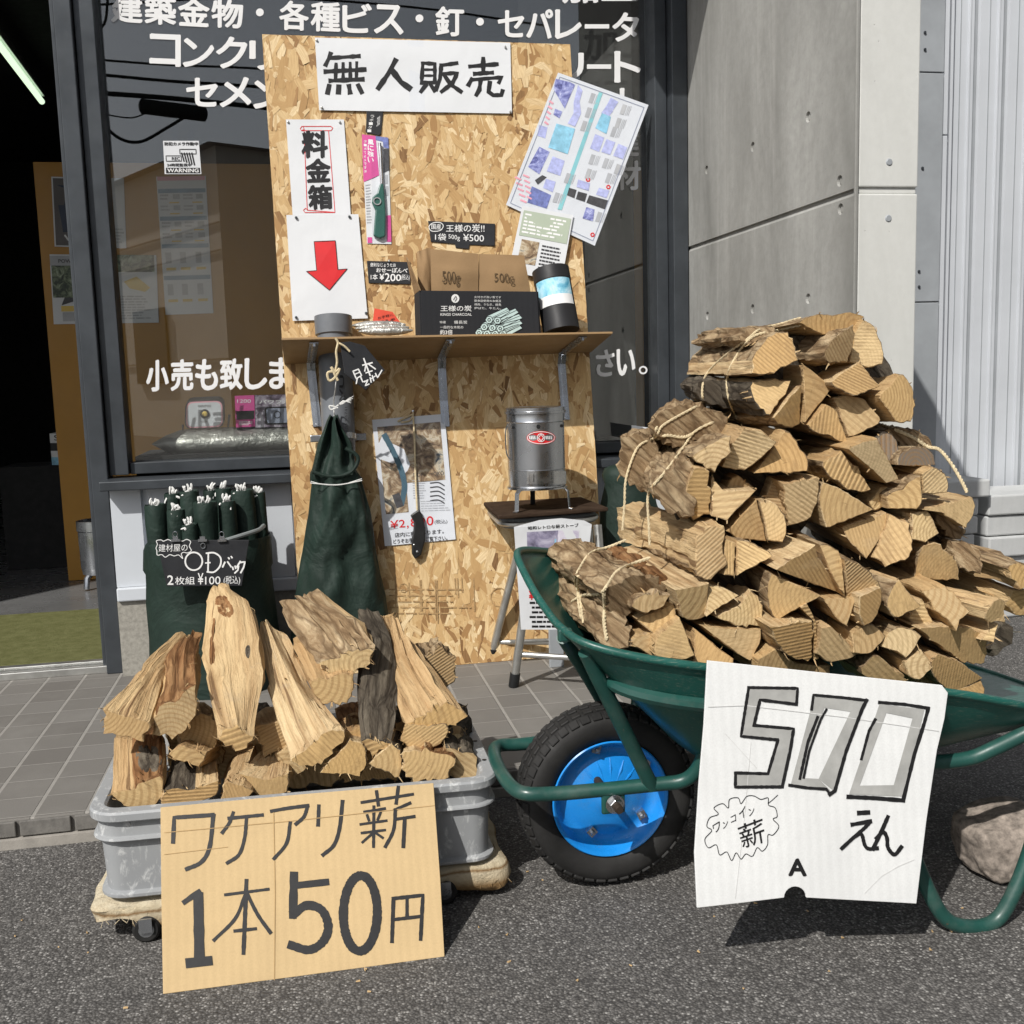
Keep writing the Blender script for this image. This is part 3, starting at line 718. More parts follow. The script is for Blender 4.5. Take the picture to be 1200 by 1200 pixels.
for v in (.13, .21, .33, .41):
    for u in (.05, .52): lines(mb, qd, u, v, u+.2, v+.05, 2, 0, .5, sp); patch(mb, sub(qd, u+.26, v, u+.4, v+.035), sp, 0); patch(mb, sub(qd, u+.18, v+.055, u+.38, v+.065), sp, 3)
for v in (.55, .78):
    for u in (.08, .38, .7): patch(mb, sub(qd, u, v, u+.12, v+.08), sp, 0); patch(mb, sub(qd, u, v+.11, u+.2, v+.13), sp, 3)
mb.build('print', [LGREYINK, plain('print_band', (.2, .3, .4), .5), ROSE, YELL], t)
# warning sticker on the glass
qd = [(191, 165), (233, 165), (236, 204), (193, 204)]
t, sp = poster('warning_sticker', qd, 'small white security camera warning sticker taped to the window', ypl(YG-.0015), 0, 0, 5)
mb = MB(); txt(mb, '防犯カメラ作動中', sub(qd, .04, .04, .97, .14), sp, .03); txt(mb, '24時間監視中', sub(qd, .08, .68, .74, .77), sp, .03); patch(mb, sub(qd, .04, .81, .97, .97), sp); txt(mb, 'WARNING', sub(qd, .08, .835, .93, .945), sp, .03, 1, .0004); txt(mb, 'REC', sub(qd, .22, .49, .44, .58), sp, .03)
stroke(mb, sub(qd, .06, .45, .48, .61), .8, sp, 0, closed=True)
c1 = sub(qd, .45, .2, .95, .75); stroke(mb, sub(c1, 0, .1, .9, .35), .9, sp, 0, closed=True)
for i in range(5): stroke(mb, sub(c1, .1+.14*i, .3, .2+.14*i, .75+.05*i)[::2], 1.6, sp, 0)
mb.build('print', [INK, VINYL], t)
mb = MB()
for q in ([(199, 148), (206, 148), (209, 165), (203, 165)], [(222, 150), (228, 151), (226, 165), (220, 165)], [(187, 174), (192, 174), (194, 200), (189, 198)], [(233, 174), (239, 175), (241, 199), (236, 199)]): patch(mb, q, ypl(YG-.001))
mb.build('tape', M['film'], t)
# goods on the inner sill
YS = 3.40
mb = MB(); c0 = PY(180, 520, YS); c1 = PY(345, 515, YS); prof = []
for i in range(15):
    tt = i/14; c = c0+(c1+Vector((.12, 0, 0))-c0)*tt; rr = .042*min(1, (math.sin(min(tt*5, 1)*math.pi/2))) + .003
    prof.append([c+Vector((0, math.cos(k*math.pi/10)*.10*(.3+.7*rr/.045), math.sin(k*math.pi/10)*rr*(1+.12*noise.noise((tt*9, k*.5, 1))))) for k in range(20)])
mb.loft(prof); tag(mb.build('wrapped_bag', M['silver'], smooth=60), 'long silver wrapped bag lying inside on the window sill', 'bag')
tag(MB().bx((-.5, 3.27, .44), (1.1, 3.6, c0.z-.03)).build('inner_ledge', M['inwall']), 'dark display ledge behind the glass under the silver bag', 'ledge')
wl = thing('work_light', 'square black and red work light on the silver bag behind glass', 'work light', tuple(PY(240, 508, 3.37)))
def rrect(q, r, n=5):
    out = []; P = [Vector(p) for p in q]
    for i in range(4):
        a, b, c = P[i-1], P[i], P[(i+1) % 4]; d1 = (a-b).normalized(); d2 = (c-b).normalized()
        for k in range(n+1):
            t = k/n; out.append(tuple((b+d1*r)*(1-t)**2+b*2*t*(1-t)+(b+d2*r)*t*t))
    return out
YL = 3.355; lp = ypl(YL)
q0 = rrect([(217, 470), (262, 468), (263, 501), (216, 503)], 9)
f = [lp.w(x, y) for x, y in q0]; cc = sum(f, Vector())/len(f)
MB().loft([[cc+(p-cc)*.97 for p in f], f, [p+Vector((.0, .05, .01)) for p in f], [cc+(p-cc)*.8+Vector((0, .07, .01)) for p in f]]).build('housing', M['black'], wl, bevel=.002)
mb = MB(); q1 = rrect([(218.5, 471), (260.5, 469.5), (261, 500), (218, 502)], 8); patch(mb, q1, lp, 0, .001); q2 = rrect([(220, 472.5), (259, 471), (259.5, 498.5), (219.5, 500.5)], 7); patch(mb, q2, lp, 1, .002); mb.build('light_panel', [ROSE, plain('lens_pale', (.6, .62, .66), .2)], wl)
mb = MB(); mb.lathe([(0, .006), (.008, .005), (.014, .0035), (.0145, 0)], PY(240, 485, YL-.003), 20, (0, -1, 0)); mb.build('lens', M['black'], wl); mb = MB(); mb.lathe([(0, .003), (.006, .002), (.008, 0)], PY(240, 485, YL-.009), 16, (0, -1, 0)); mb.build('led', YELL, wl)
mb = MB(); txt(mb, 'GENTOS', rect(232, 474.5, 247, 477), lp, .02, 0, .003); txt(mb, 'GZ-200', rect(235, 493, 243, 495), lp, .02, 0, .003); mb.build('lettering', INK, wl)
mb = MB(); s = [lp.w(213, 498), lp.w(213, 509), lp.w(266, 506), lp.w(268, 486)]; mb.tube([p+Vector((0, .03, 0)) for p in s], .004, 8); mb.build('stand', M['black'], wl, smooth=True)
bxs = thing('light_carton', 'pink and black carton with a picture of a work light', 'box', tuple(PY(305, 510, 3.36)))
bp = ypl(3.345); qd = [(275, 464), (345, 462), (345, 511), (278, 511)]
board('carton', qd, bp, .09, M['boxblack'], bxs)
mb = MB(); patch(mb, [(275, 464), (298, 463), (299, 500), (276.5, 501)], bp, 0); patch(mb, [(299, 463), (345, 462), (345, 500), (299.5, 501)], bp, 1); patch(mb, [(277, 482), (298, 481), (298, 491), (277, 492)], bp, 2, .0004); txt(mb, '1200', [(278, 468), (294, 468), (294, 472), (278, 472)], bp, .02, 3, .0004); lines(mb, rect(280, 494, 296, 499), 0, 0, 1, 1, 3, 3, .5, bp, .0004)
patch(mb, rrect([(310, 477), (346, 476), (346, 497), (311, 498)], 4), bp, 2, .0004); patch(mb, rrect([(312, 478.5), (345, 478), (345, 495), (313, 496)], 3), bp, 4, .0008)
stroke(mb, [(325+4*math.cos(i*.7), 486+4*math.sin(i*.7)) for i in range(9)], 1, bp, 2, closed=True, e0=.001); txt(mb, 'GENTOS', [(293, 505.5), (334, 504), (332, 509), (292, 510)], bp, .03, 3, .0004); txt(mb, 'パワフル', rect(304, 469, 340, 473), bp, .02, 3, .0004)
mb.build('print', [PINK, photo_print('print_photo_dim', ['1c1520', '6a5a6c', 'b0a8b4', 'e0dce4'], 20), INK, VINYL, plain('print_pale_blue', (.3, .33, .42), .4)], bxs)
# blind and bead chain
mb = MB(); x0 = .72
mb.add([(x0, 3.34, .45), (1.085, 3.34, .45), (1.085, 3.34, 2.55), (x0, 3.34, 2.55), (x0, 3.343, .45), (1.085, 3.343, .45), (1.085, 3.343, 2.55), (x0, 3.343, 2.55)], [(0, 1, 2, 3), (7, 6, 5, 4), (0, 4, 5, 1), (3, 2, 6, 7), (1, 5, 6, 2), (0, 3, 7, 4)])
bl = tag(mb.build('roller_blind', M['blind']), 'dark grey roller blind lowered behind the right of the window', 'blind')
mb = MB()
for px, q in ((759, 3.30), (764, 3.305)):
    for i in range(150):
        py = -10+i*3.3
        if py < 480: mb.ico(PY(px-(py-0)*-.006, py, q), .0028, 1)
tag(mb.build('bead_chain', M['white'], smooth=True), 'white bead chain hanging beside the grey roller blind', 'chain')
# stove inside, small carton inside
def lathe_obj(name, prof, c, mat, parent, n=40, ax=None, smooth=40): return MB().lathe(prof, c, n, ax).build(name, mat, parent, smooth=smooth)
c = PZ(112, 688, 0); c = Vector((c.x+.02, c.y, 0)); st = thing('bucket_stove', 'sooty metal bucket stove standing inside the doorway', 'stove', tuple(c))
H0 = .06; k = c.y/FPX
rr = 19*k; hh = 60*k
lathe_obj('bucket', [(rr*.9, H0), (rr*.95, H0+hh*.1), (rr*.98, H0+hh*.12), (rr, H0+hh*.8), (rr*1.06, H0+hh*.82), (rr*1.06, H0+hh), (rr*1.0, H0+hh), (rr*.95, H0+hh*.1), (0, H0+hh*.1)], c, M['galv'], st)
for a in (-2.2, -.9, 1.2): MB().tube([c+Vector((math.cos(a)*rr*.7, math.sin(a)*rr*.7, H0)), c+Vector((math.cos(a)*rr*.95, math.sin(a)*rr*.95, H0*.8)), c+Vector((math.cos(a)*rr*1.05, math.sin(a)*rr*1.05, .004))], .012, 8).build('leg', M['galv'], st, smooth=True)
MB().tube([c+Vector((0, -rr*.5, H0+hh)), c+Vector((.03, -rr*.4, H0+hh*1.2)), c+Vector((.07, -rr*.4, H0+hh*1.28))], .008, 8).build('handle', M['alu'], st, smooth=True)
bp = ypl(5.2); qd = [(58, 508), (75, 508), (77, 545), (61, 545)]
t = thing('goods_box', 'white black and blue box half hidden behind the ochre partition', 'box', tuple(bp.w(66, 545)))
board('carton', qd, bp, .2, M['white'], t)
mb = MB(); patch(mb, sub(qd, 0, .3, 1, .55), bp, 0); patch(mb, sub(qd, 0, .75, 1, 1), bp, 1); txt(mb, 'SI', sub(qd, .3, .05, .7, .22), bp, .02, 0); mb.build('print', [INK, SKYPRINT], t)
pb = bp.w(66, 545); tag(MB().bx((pb.x-.25, 5.19, 0), (pb.x+.25, 5.5, pb.z-.001)).build('display_case', M['inwall']), 'dark display case inside under the white and blue box', 'case')
# ================================================================== DISPLAY BOARD
P0 = Vector((0, 3.216, 1.822)); P1 = Vector((0, 2.94, 0)); BU = Vector((1, 0, 0)); BV = (P0-P1).normalized(); BN = BU.cross(BV)
BD = Pl(P1, BN); BN = BD.n
bt = thing('display_board', 'tall oriented strand board leaning on the shop window with a shelf', 'board', (.4, 2.94, 0))
cs = [BD.w(307, 40), BD.w(668, 52), BD.w(708, 792), BD.w(355.5, 780)]
cs[2].z = cs[3].z = 0; 
for i in (2, 3): cs[i] = Vector((cs[i].x, 2.94, .001))
cs[2].x = cs[1].x+.004
BT = .009
MB().prism([c-BN*.0012 for c in cs], -BN*BT).build('panel', plain('osb_core', (.42, .255, .11), .7, var=.3, sc=60, bump=.5), bt)
# the pressed strands
mb = MB(); rs = random.Random(3); tints = []
W_, H_ = (cs[1]-cs[0]).length, (cs[0]-cs[3]).length
def bpt(u, v):
    a = cs[3]*(1-u)+cs[2]*u; b = cs[0]*(1-u)+cs[1]*u; return a*(1-v)+b*v
NF = 5200
for k in range(NF):
    cu, cv = rs.uniform(-.01, W_+.01), rs.uniform(-.02, H_+.02)
    big = rs.random() < .62
    l = rs.uniform(.05, .115) if big else rs.uniform(.018, .06); wd = rs.uniform(.012, .030) if big else rs.uniform(.004, .014)
    ang = rs.gauss(math.pi/2, .42) if rs.random() < .8 else rs.uniform(0, math.pi)
    ca, sa = math.cos(ang), math.sin(ang); n = 4
    top = [(-l/2+l*i/n, wd/2*(1+.25*rs.uniform(-1, 1))*(1 if 0 < i < n else rs.uniform(.3, 1))) for i in range(n+1)]
    bot = [(l/2-l*i/n, -wd/2*(1+.25*rs.uniform(-1, 1))*(1 if 0 < i < n else rs.uniform(.3, 1))) for i in range(n+1)]
    h = rs.uniform(-.0011, .0003); tl = rs.uniform(-.02, .02); tw = rs.uniform(-.05, .05); pts = []; uvs = []; ou, ov = rs.uniform(0, 9), rs.uniform(0, 9)
    for a, b in top+bot:
        x = min(max(cu+a*ca-b*sa, 0), W_); y = min(max(cv+a*sa+b*ca, 0), H_)
        pts.append(bpt(x/W_, y/H_)+BN*(h+a*tl+b*tw)); uvs.append((b+ou, a+ov))
    mb.add(pts, [tuple(range(len(pts)))], None, [uvs]); 
    tints.append(min(1, max(0, (rs.gauss(.63, .22) if rs.random() < .92 else rs.uniform(.0, .3)))))
so_ = mb.build('strands', M['osb'], bt, uv=True, recalc=False)
at = so_.data.attributes.new('tint', 'FLOAT', 'FACE'); at.data.foreach_set('value', tints)
pn = bt.children[0] if bt.children else None
# stamps near the foot
mb = MB()
for x, y0, y1 in ((463, 674, 712), (479, 683, 700), (492, 680, 716), (493.5, 680, 716), (510, 680, 726), (512, 680, 730), (533, 678, 696), (536, 678, 700), (541, 677, 694), (555, 678, 716)): stroke(mb, [(x, y0), (x+1, y1)], 1.3, BD, e0=.001)
stroke(mb, [(585+10*math.cos(i*.5), 700+11*math.sin(i*.5)) for i in range(13)], 1.2, BD, closed=True, e0=.001); stroke(mb, [(473+5*math.cos(i*.7), 689+5*math.sin(i*.7)) for i in range(9)], 1, BD, closed=True, e0=.001)
for y in (690, 697, 704, 711, 718): lines(mb, rect(456, y, 552, y+5), 0, 0, 1, 1, 1, 0, .35, BD, .001)
mb.build('stamp', plain('stamp_ink', (.36, .23, .105), .8, var=.4, sc=150), bt)
# shelf and brackets
YF = 2.845
sb = [BD.w(333, 427), BD.w(691, 413)]; sf = [PY(330, 398.5, YF), PY(718, 391, YF)]
sb = [Vector((sf[0].x+.0, sb[0].y, sb[0].z)), Vector((sf[1].x, sb[1].y, sb[1].z))]
up = Vector((0, .2, 1)).normalized()
xm = [sf[0]*.47+sf[1]*.53, sb[0]*.47+sb[1]*.53]
MB().prism([sb[0], sb[1], sf[1], sf[0]], up*.006).build('shelf', plain('shelf_brown', (.30, .19, .09), .55, var=.12, sc=10), bt, bevel=.001)
SH = pl3(sb[0]+up*.006, sb[1]+up*.006, sf[0]+up*.006)
def shelf_z(x, y):
    t = (y-sf[0].y)/(sb[0].y-sf[0].y); s = (x-sf[0].x)/(sf[1].x-sf[0].x)
    return (sf[0].z*(1-s)+sf[1].z*s)*(1-t)+(sb[0].z*(1-s)+sb[1].z*s)*t+.007
for a, b, cpt in (((368, 402), (364, 428), (372, 500)), ((528, 398), (517, 425), (522, 500)), ((683, 394), (657, 420), (663, 492))):
    A = PY(*a, YF+.02); A.z = shelf_z(A.x, A.y)-.0085; b0 = BD.w(*b, .002); c_ = BD.w(*cpt, .002)
    for w_, dd, nm in ((.012, 0, 'bracket'),):
        m = MB(); pts = [A, A*.5+b0*.5, b0*.9+A*.1, b0*.9+c_*.1+BN*.004, c_*.6+b0*.4, c_]
        pts[1].z = shelf_z(pts[1].x, pts[1].y)-.0085; pts[2].z = shelf_z(pts[2].x, pts[2].y)-.010
        ww = Vector((w_, 0, 0)); L0 = [p-ww for p in pts]; L1 = [p+ww for p in pts]; 
        nn = [Vector((0, -.2, -1)).normalized()]*3+[BN]*3
        m.loft([[L0[i], L1[i], L1[i]+nn[i]*.003, L0[i]+nn[i]*.003] for i in range(6)])
        m.loft([[p-Vector((.003, 0, 0))+n_*.003 for p, n_ in ((pts[i], nn[i]),)]+[pts[i]+Vector((.003, 0, 0))+nn[i]*.003, pts[i]+Vector((.003, 0, 0))+nn[i]*.011, pts[i]-Vector((.003, 0, 0))+nn[i]*.011] for i in range(6)])
        br = m.build(nm, M['galv'], bt)
    m = MB()
    for tt in (.25, .97): m.lathe([(0, .004), (.004, .003), (.005, 0)], b0*(1-tt)+c_*tt+BN*.003, 10, BN)
    m.build('screw', M['steel'], br)
# ------------------------------------------------------------------ papers on the board
t = thing('banner', 'wide white paper banner with brush lettering at the board top', 'banner', tuple(BD.w(485, 130)))
qd = [(369, 44), (598, 50), (600, 133), (374, 129)]
o, sp = sheet('paper', qd, BD, PAPER, t, curl=.006, seed=11, n=14, e=.002)
mb = MB(); K = lambda p: crop(p, 300, 0, 4)
for wd, pts in ((14, [(350, 248), (340, 275), (325, 306)]), (14, [(340, 272), (485, 262)]), (15, [(322, 335), (512, 325)]), (15, [(345, 378), (503, 371)]), (12, [(375, 298), (372, 378)]), (12, [(408, 296), (408, 376)]), (12, [(441, 294), (442, 374)]), (12, [(472, 292), (470, 372)]), (17, [(343, 400), (335, 437)]), (17, [(388, 402), (386, 436)]), (17, [(435, 400), (441, 436)]), (17, [(478, 398), (496, 434)]),
    (18, [(655, 280), (620, 345), (572, 415)]), (20, [(638, 330), (680, 385), (722, 415)]),
    (13, [(782, 294), (775, 392)]), (13, [(782, 295), (838, 299), (838, 390)]), (9, [(785, 326), (835, 326)]), (9, [(785, 354), (835, 354)]), (13, [(775, 386), (842, 386)]), (15, [(797, 396), (772, 430)]), (15, [(818, 396), (838, 426)]), (14, [(865, 306), (943, 295)]), (14, [(868, 306), (862, 370), (842, 420)]), (14, [(878, 346), (945, 340), (920, 390), (868, 430)]), (15, [(882, 352), (912, 395), (962, 430)]),
    (14, [(1000, 311), (1132, 300)]), (15, [(1065, 272), (1065, 340)]), (14, [(1022, 346), (1110, 340)]), (15, [(1012, 368), (995, 400)]), (14, [(1008, 374), (1152, 362), (1138, 388)]), (16, [(1052, 382), (1047, 420), (1032, 446)]), (16, [(1096, 385), (1090, 430), (1112, 446), (1150, 445), (1156, 424)])): stroke(mb, K(pts), wd/4*1.3, sp, 0, False, rough=.22)
mb.build('lettering', INK, t)
mb = MB()
for px, py in ((371, 47), (592, 55), (377, 126), (598, 131)): pin(mb, px, py, BD, .0035, .008)
mb.build('pin', M['alu'], t)
mb = MB(); patch(mb, [(478, 47), (496, 47.5), (498, 131), (480, 130)], sp); mb.build('tape', M['film'], t)
t = thing('cash_box_sign', 'white paper sign of three black characters in a red scroll frame', 'sign', tuple(BD.w(375, 250)))
qd = [(335, 140), (403, 140), (411, 251), (343, 253)]
o, sp = sheet('paper', qd, BD, PAPER, t, curl=.005, seed=12)
mb = MB()
for ch, q in (('料', rect(354.5, 154, 383, 184)), ('金', [(358.5, 186.5), (386, 186.5), (387, 212), (360, 213)]), ('箱', [(361, 218), (388, 217), (389, 244), (363, 245)])): txt(mb, ch, q, sp, .045)
stroke(mb, K([(225, 612), (240, 985), (370, 995), (340, 612)]), .8, sp, 1); stroke(mb, K([(215, 612), (352, 612), (360, 600), (350, 592), (215, 592), (207, 602), (213, 612), (226, 606), (222, 596)]), .8, sp, 1); stroke(mb, K([(370, 996), (230, 996), (222, 985), (232, 976), (243, 984)]), .8, sp, 1)
mb.build('lettering', [INK, REDINK], t); mb = MB(); [pin(mb, x, y, BD, .0035, .006) for x, y in ((337.5, 143), (398, 143))]; mb.build('pin', M['alu'], t)
t = thing('arrow_sign', 'white paper sign with a red arrow pointing down at the pipe', 'sign', tuple(BD.w(385, 375)))
qd = [(335.5, 252), (420, 251), (431, 373), (343, 376)]
o, sp = sheet('paper', qd, BD, PAPER, t, curl=.005, seed=13, e=.0035)
mb = MB(); ar = [(368, 283), (393, 282), (396, 316), (407, 315), (386, 340), (359, 318), (371, 317)]; patch(mb, ar, sp, 0); stroke(mb, ar, .8, sp, 1, closed=True, e0=.0003); mb.build('print', [REDINK, INK], t)
mb = MB(); [pin(mb, x, y, BD, .004, .009) for x, y in ((347, 255), (409.5, 254), (347, 372), (429, 367))]; mb.build('pin', M['frame'], t)
# big tilted flyer
t = thing('tilted_flyer', 'large laminated catalogue flyer pinned on its side at a tilt', 'flyer', tuple(BD.w(675, 190)))
qd = [(654, 85), (760, 123), (697, 288), (593, 240)]; FP = Pl(BD.w(640, 180, .004), BN)
o, sp = sheet('paper', qd, FP, PAPER, t, curl=.003, seed=14, e=.001)
mb = MB(); K2 = lambda p: crop(p, 590, 80, 5.717)
stroke(mb, sub(qd, .035, .025, .965, .975), .7, sp, 7, closed=True)
patch(mb, K2([(640, 160), (665, 165), (390, 950), (362, 945)]), sp, 0)
for pl_, mm in (([(350, 70), (440, 90), (480, 110), (410, 270), (370, 200), (335, 140)], 1), ([(500, 110), (530, 150), (510, 220), (520, 300), (480, 390), (430, 370), (470, 300), (470, 230)], 2), ([(355, 370), (480, 405), (430, 575), (300, 530)], 3), ([(350, 420), (450, 440), (420, 540), (330, 520)], 1), ([(240, 380), (295, 395), (280, 470), (225, 450)], 2), ([(240, 525), (310, 560), (240, 710), (165, 660)], 1), ([(330, 590), (410, 620), (380, 720), (290, 690)], 2), ([(190, 790), (320, 850), (290, 940), (160, 900)], 4), ([(220, 830), (285, 870), (250, 920), (195, 890)], 2), ([(285, 740), (350, 760), (330, 830), (265, 800)], 2), ([(260, 715), (290, 730), (230, 780), (210, 750)], 5), ([(345, 270), (395, 290), (375, 335), (335, 310)], 1),
    ([(720, 195), (770, 225), (735, 280), (690, 250)], 2), ([(690, 250), (735, 285), (700, 330), (655, 300)], 2), ([(660, 300), (720, 325), (690, 440), (615, 400)], 3), ([(615, 440), (675, 465), (640, 560), (580, 535)], 2), ([(690, 475), (750, 495), (715, 580), (655, 560)], 2), ([(770, 505), (830, 530), (800, 610), (735, 585)], 2), ([(440, 800), (490, 815), (475, 870), (425, 850)], 5), ([(500, 825), (560, 840), (545, 895), (485, 875)], 5), ([(575, 850), (700, 885), (680, 945), (555, 900)], 5), ([(500, 745), (580, 770), (570, 820), (490, 795)], 2), ([(640, 800), (710, 820), (690, 870), (620, 845)], 2), ([(555, 930), (610, 945), (600, 1025), (530, 1005)], 1)):
    patch(mb, K2(pl_), sp, mm)
for x, y in ((590, 165), (565, 260), (535, 350), (800, 240), (765, 330), (735, 390), (590, 575), (680, 600), (760, 640), (565, 670), (700, 700), (425, 700), (350, 830), (635, 960)):
    patch(mb, K2([(x, y), (x+28, y+8), (x+5, y+72), (x-22, y+64)]), sp, 6)
    for i in range(3): stroke(mb, K2([(x+38+i*10, y+14), (x+15+i*10, y+74)]), .6, sp, 6)
for i in range(5):
    stroke(mb, K2([(300-i*8+10, 220+i*35), (330-i*8, 235+i*35)]), 2.2, sp, 8); stroke(mb, K2([(80+i*9, 730+i*38), (115+i*9, 745+i*38)]), 2.2, sp, 8); stroke(mb, K2([(135+i*6, 715+i*36), (170+i*4, 730+i*36)]), 2, sp, 8)
for x, y in ((567, 745), (703, 795), (597, 1115)): stroke(mb, K2([(x+12*math.cos(i), y+12*math.sin(i)) for i in range(6)]), 1.6, sp, 9, closed=True)
mb.build('print', [TEAL, PH_PUR, LILAC, SKYPRINT, BLUEPRINT, DARKPRINT, LGREYINK, plain('print_slate', (.25, .28, .38), .5), ROSE, REDINK], t)
q = [(652, 83), (762.5, 122), (698, 290.5), (591, 241)]; o, _ = sheet('lamination', q, FP, M['film'], t, curl=.003, seed=14, e=.0022, th=.0003)
# small flyer
t = thing('small_flyer', 'small flyer with a sage green text panel below the tilted flyer', 'flyer', tuple(BD.w(637, 310)))
qd = [(612, 241), (672, 252), (658, 330), (596, 318)]; FP2 = Pl(BD.w(640, 280, .011), BN)
o, sp = sheet('paper', qd, FP2, PAPER, t, curl=.002, seed=15)
mb = MB(); patch(mb, sub(qd, .05, .06, .97, .44), sp, 0); lines(mb, qd, .09, .10, .93, .42, 6, 1, .5, sp, .0004); patch(mb, sub(qd, .12, .49, .46, .84), sp, 2); lines(mb, qd, .52, .52, .92, .9, 7, 3, .45, sp); mb.build('print', [SAGE, VINYL, PH_WOOD, DARKPRINT], t)
# chalk price cards
def card(label, poly, th, texts, name='price_card', e=.004, pins=()):
    t = thing(name, label, 'price card', tuple(BD.w(sum(p[0] for p in poly)/len(poly), max(p[1] for p in poly), e)))
    pc = Pl(BD.w(poly[0][0], poly[0][1], e), BN); board('card', poly, pc, th, M['slate'], t, bevel=.0008); mb = MB()
    for s_, q_, b_ in texts: txt(mb, s_, q_, pc, b_)
    return t, pc, mb
t, pc, mb = card('black chalk card for charcoal, pinned above the paper bags', crop([(100, 133), (462, 148), (460, 268), (325, 262), (320, 285), (250, 278), (245, 258), (115, 245)], 480, 230, 4.615), .003,
    [('王様の炭!!', crop([(197, 155), (405, 150), (405, 195), (197, 192)], 480, 230, 4.615), .01), ('1袋', crop([(138, 200), (198, 203), (198, 240), (138, 237)], 480, 230, 4.615), .01), ('500g', crop([(210, 205), (272, 212), (272, 245), (210, 235)], 480, 230, 4.615), .0), ('¥500', crop([(290, 203), (402, 210), (402, 245), (290, 242)], 480, 230, 4.615), .01), ('国産', crop([(118, 150), (170, 150), (170, 180), (118, 178)], 480, 230, 4.615), .01)])
stroke(mb, crop([(105, 165), (125, 145), (165, 143), (182, 160), (165, 185), (120, 188)], 480, 230, 4.615), .9, pc, closed=True, smooth=True); mb.build('lettering', CHALK, t)
t, pc, mb = card('small black chalk card marked 200 yen left of the charcoal carton', [(430, 305.5), (481, 307), (481, 333), (432, 331.5)], .003,
    [('便利なじょうたお', [(434, 308), (464, 308.5), (464, 313), (434, 312.5)], .015), ('おせーぼんべ', [(441, 314), (478, 314), (477, 320), (441, 319)], .02), ('1本', rect(434.5, 321, 442.5, 328), .02), ('¥', rect(445, 321, 450, 328), .03), ('200', [(451, 320), (470, 322), (470, 329), (451, 330)], .03), ('(税込)', rect(470, 321.5, 480, 329), .01)])
mb.build('lettering', CHALK, t); mb = MB(); pin(mb, 456, 306, BD, .004, .006); mb.build('pin', M['alu'], t)
t, pc, mb = card('small black tag hung over the lighter pack under the banner', crop([(72, 0), (218, 0), (198, 200), (180, 215), (65, 190)], 420, 130, 7.5), .002,
    [('300', crop([(165, 60), (192, 40), (188, 120), (160, 140)], 420, 130, 7.5), .0)], name='price_tag')
for s_, q_ in zip('ターボライター', [(425.5+1.2*i, 0) for i in range(7)]): pass
for i, s_ in enumerate('ーターボラ'): txt(mb, s_, rect(430+i*.9+.5, 151.5-i*4.2, 435+i*.9, 155-i*4.2), pc, .01)
mb.build('lettering', CHALK, t)
# lighter in a blister pack
t = thing('lighter_pack', 'green gas lighter in a pink and white blister pack on the board', 'lighter', tuple(BD.w(443, 287)))
K3 = lambda p: crop(p, 420, 130, 7.5)
qd = K3([(30, 205), (262, 235), (290, 1170), (75, 1165)]); o, sp = sheet('backing_card', qd, BD, PAPER, t, curl=.002, seed=16)
mb = MB(); patch(mb, K3([(30, 205), (150, 220), (182, 565), (45, 625)]), sp, 0); patch(mb, K3([(150, 220), (262, 235), (268, 330), (220, 320), (215, 270), (152, 255)]), sp, 1); patch(mb, K3([(222, 330), (268, 330), (272, 520), (222, 545)]), sp, 2); patch(mb, K3([(245, 920), (285, 915), (290, 1150), (250, 1150)]), sp, 0); patch(mb, K3([(80, 1110), (120, 1110), (122, 1160), (80, 1160)]), sp, 0)
for i, ch in enumerate('風に強い'): txt(mb, ch, K3([(82, 250+i*52), (132, 255+i*52), (134, 298+i*52), (84, 294+i*52)]), sp, .04, 3, .0004)
for i in range(9): txt(mb, 'ターボで点火です'[i % 8], K3([(48, 255+i*33), (72, 257+i*33), (73, 280+i*33), (49, 278+i*33)]), sp, .02, 3, .0004)
lines(mb, K3([(60, 650), (110, 640), (120, 1000), (75, 1000)]), 0, 0, 1, 1, 14, 4, .4, sp); patch(mb, K3([(234, 560), (258, 560), (258, 640), (234, 640)]), sp, 4); patch(mb, K3([(238, 660), (262, 660), (262, 745), (238, 745)]), sp, 4)
mb.build('print', [PINK, BLUEPRINT, DARKPRINT, VINYL, LGREYINK], t)
lq = Pl(BD.w(445, 220, .010), BN)
MB().tube([lq.w(*p) for p in K3([(188, 285), (196, 420), (205, 640)])], .0045, 10).build('nozzle', M['steel'], t, smooth=True)
board('lighter_body', K3([(188, 640), (222, 640), (232, 760), (240, 920), (236, 1100), (190, 1118), (132, 1095), (140, 990), (150, 870), (118, 800), (125, 755), (165, 720)]), Pl(BD.w(445, 220, .016), BN), .012, plain('lighter_green', (.03, .11, .085), .35), t, bevel=.0035)
mb = MB(); mb.lathe([(.0085, .003), (.0115, .003), (.0115, 0), (.0085, 0)], Pl(BD.w(445, 220, .016), BN).w(*K3([(165, 795)])[0]), 20, BN, closed=True); mb.build('trigger_guard', M['alu'], t, smooth=True)
q_ = K3([(112, 270), (258, 270), (262, 1130), (118, 1130)]); f = [Pl(BD.w(445, 220, .018), BN).w(*p) for p in q_]; bk = [BD.w(*p, .0035) for p in q_]; MB().loft([bk, f], caps=(False, True)).build('blister', M['film'], t)
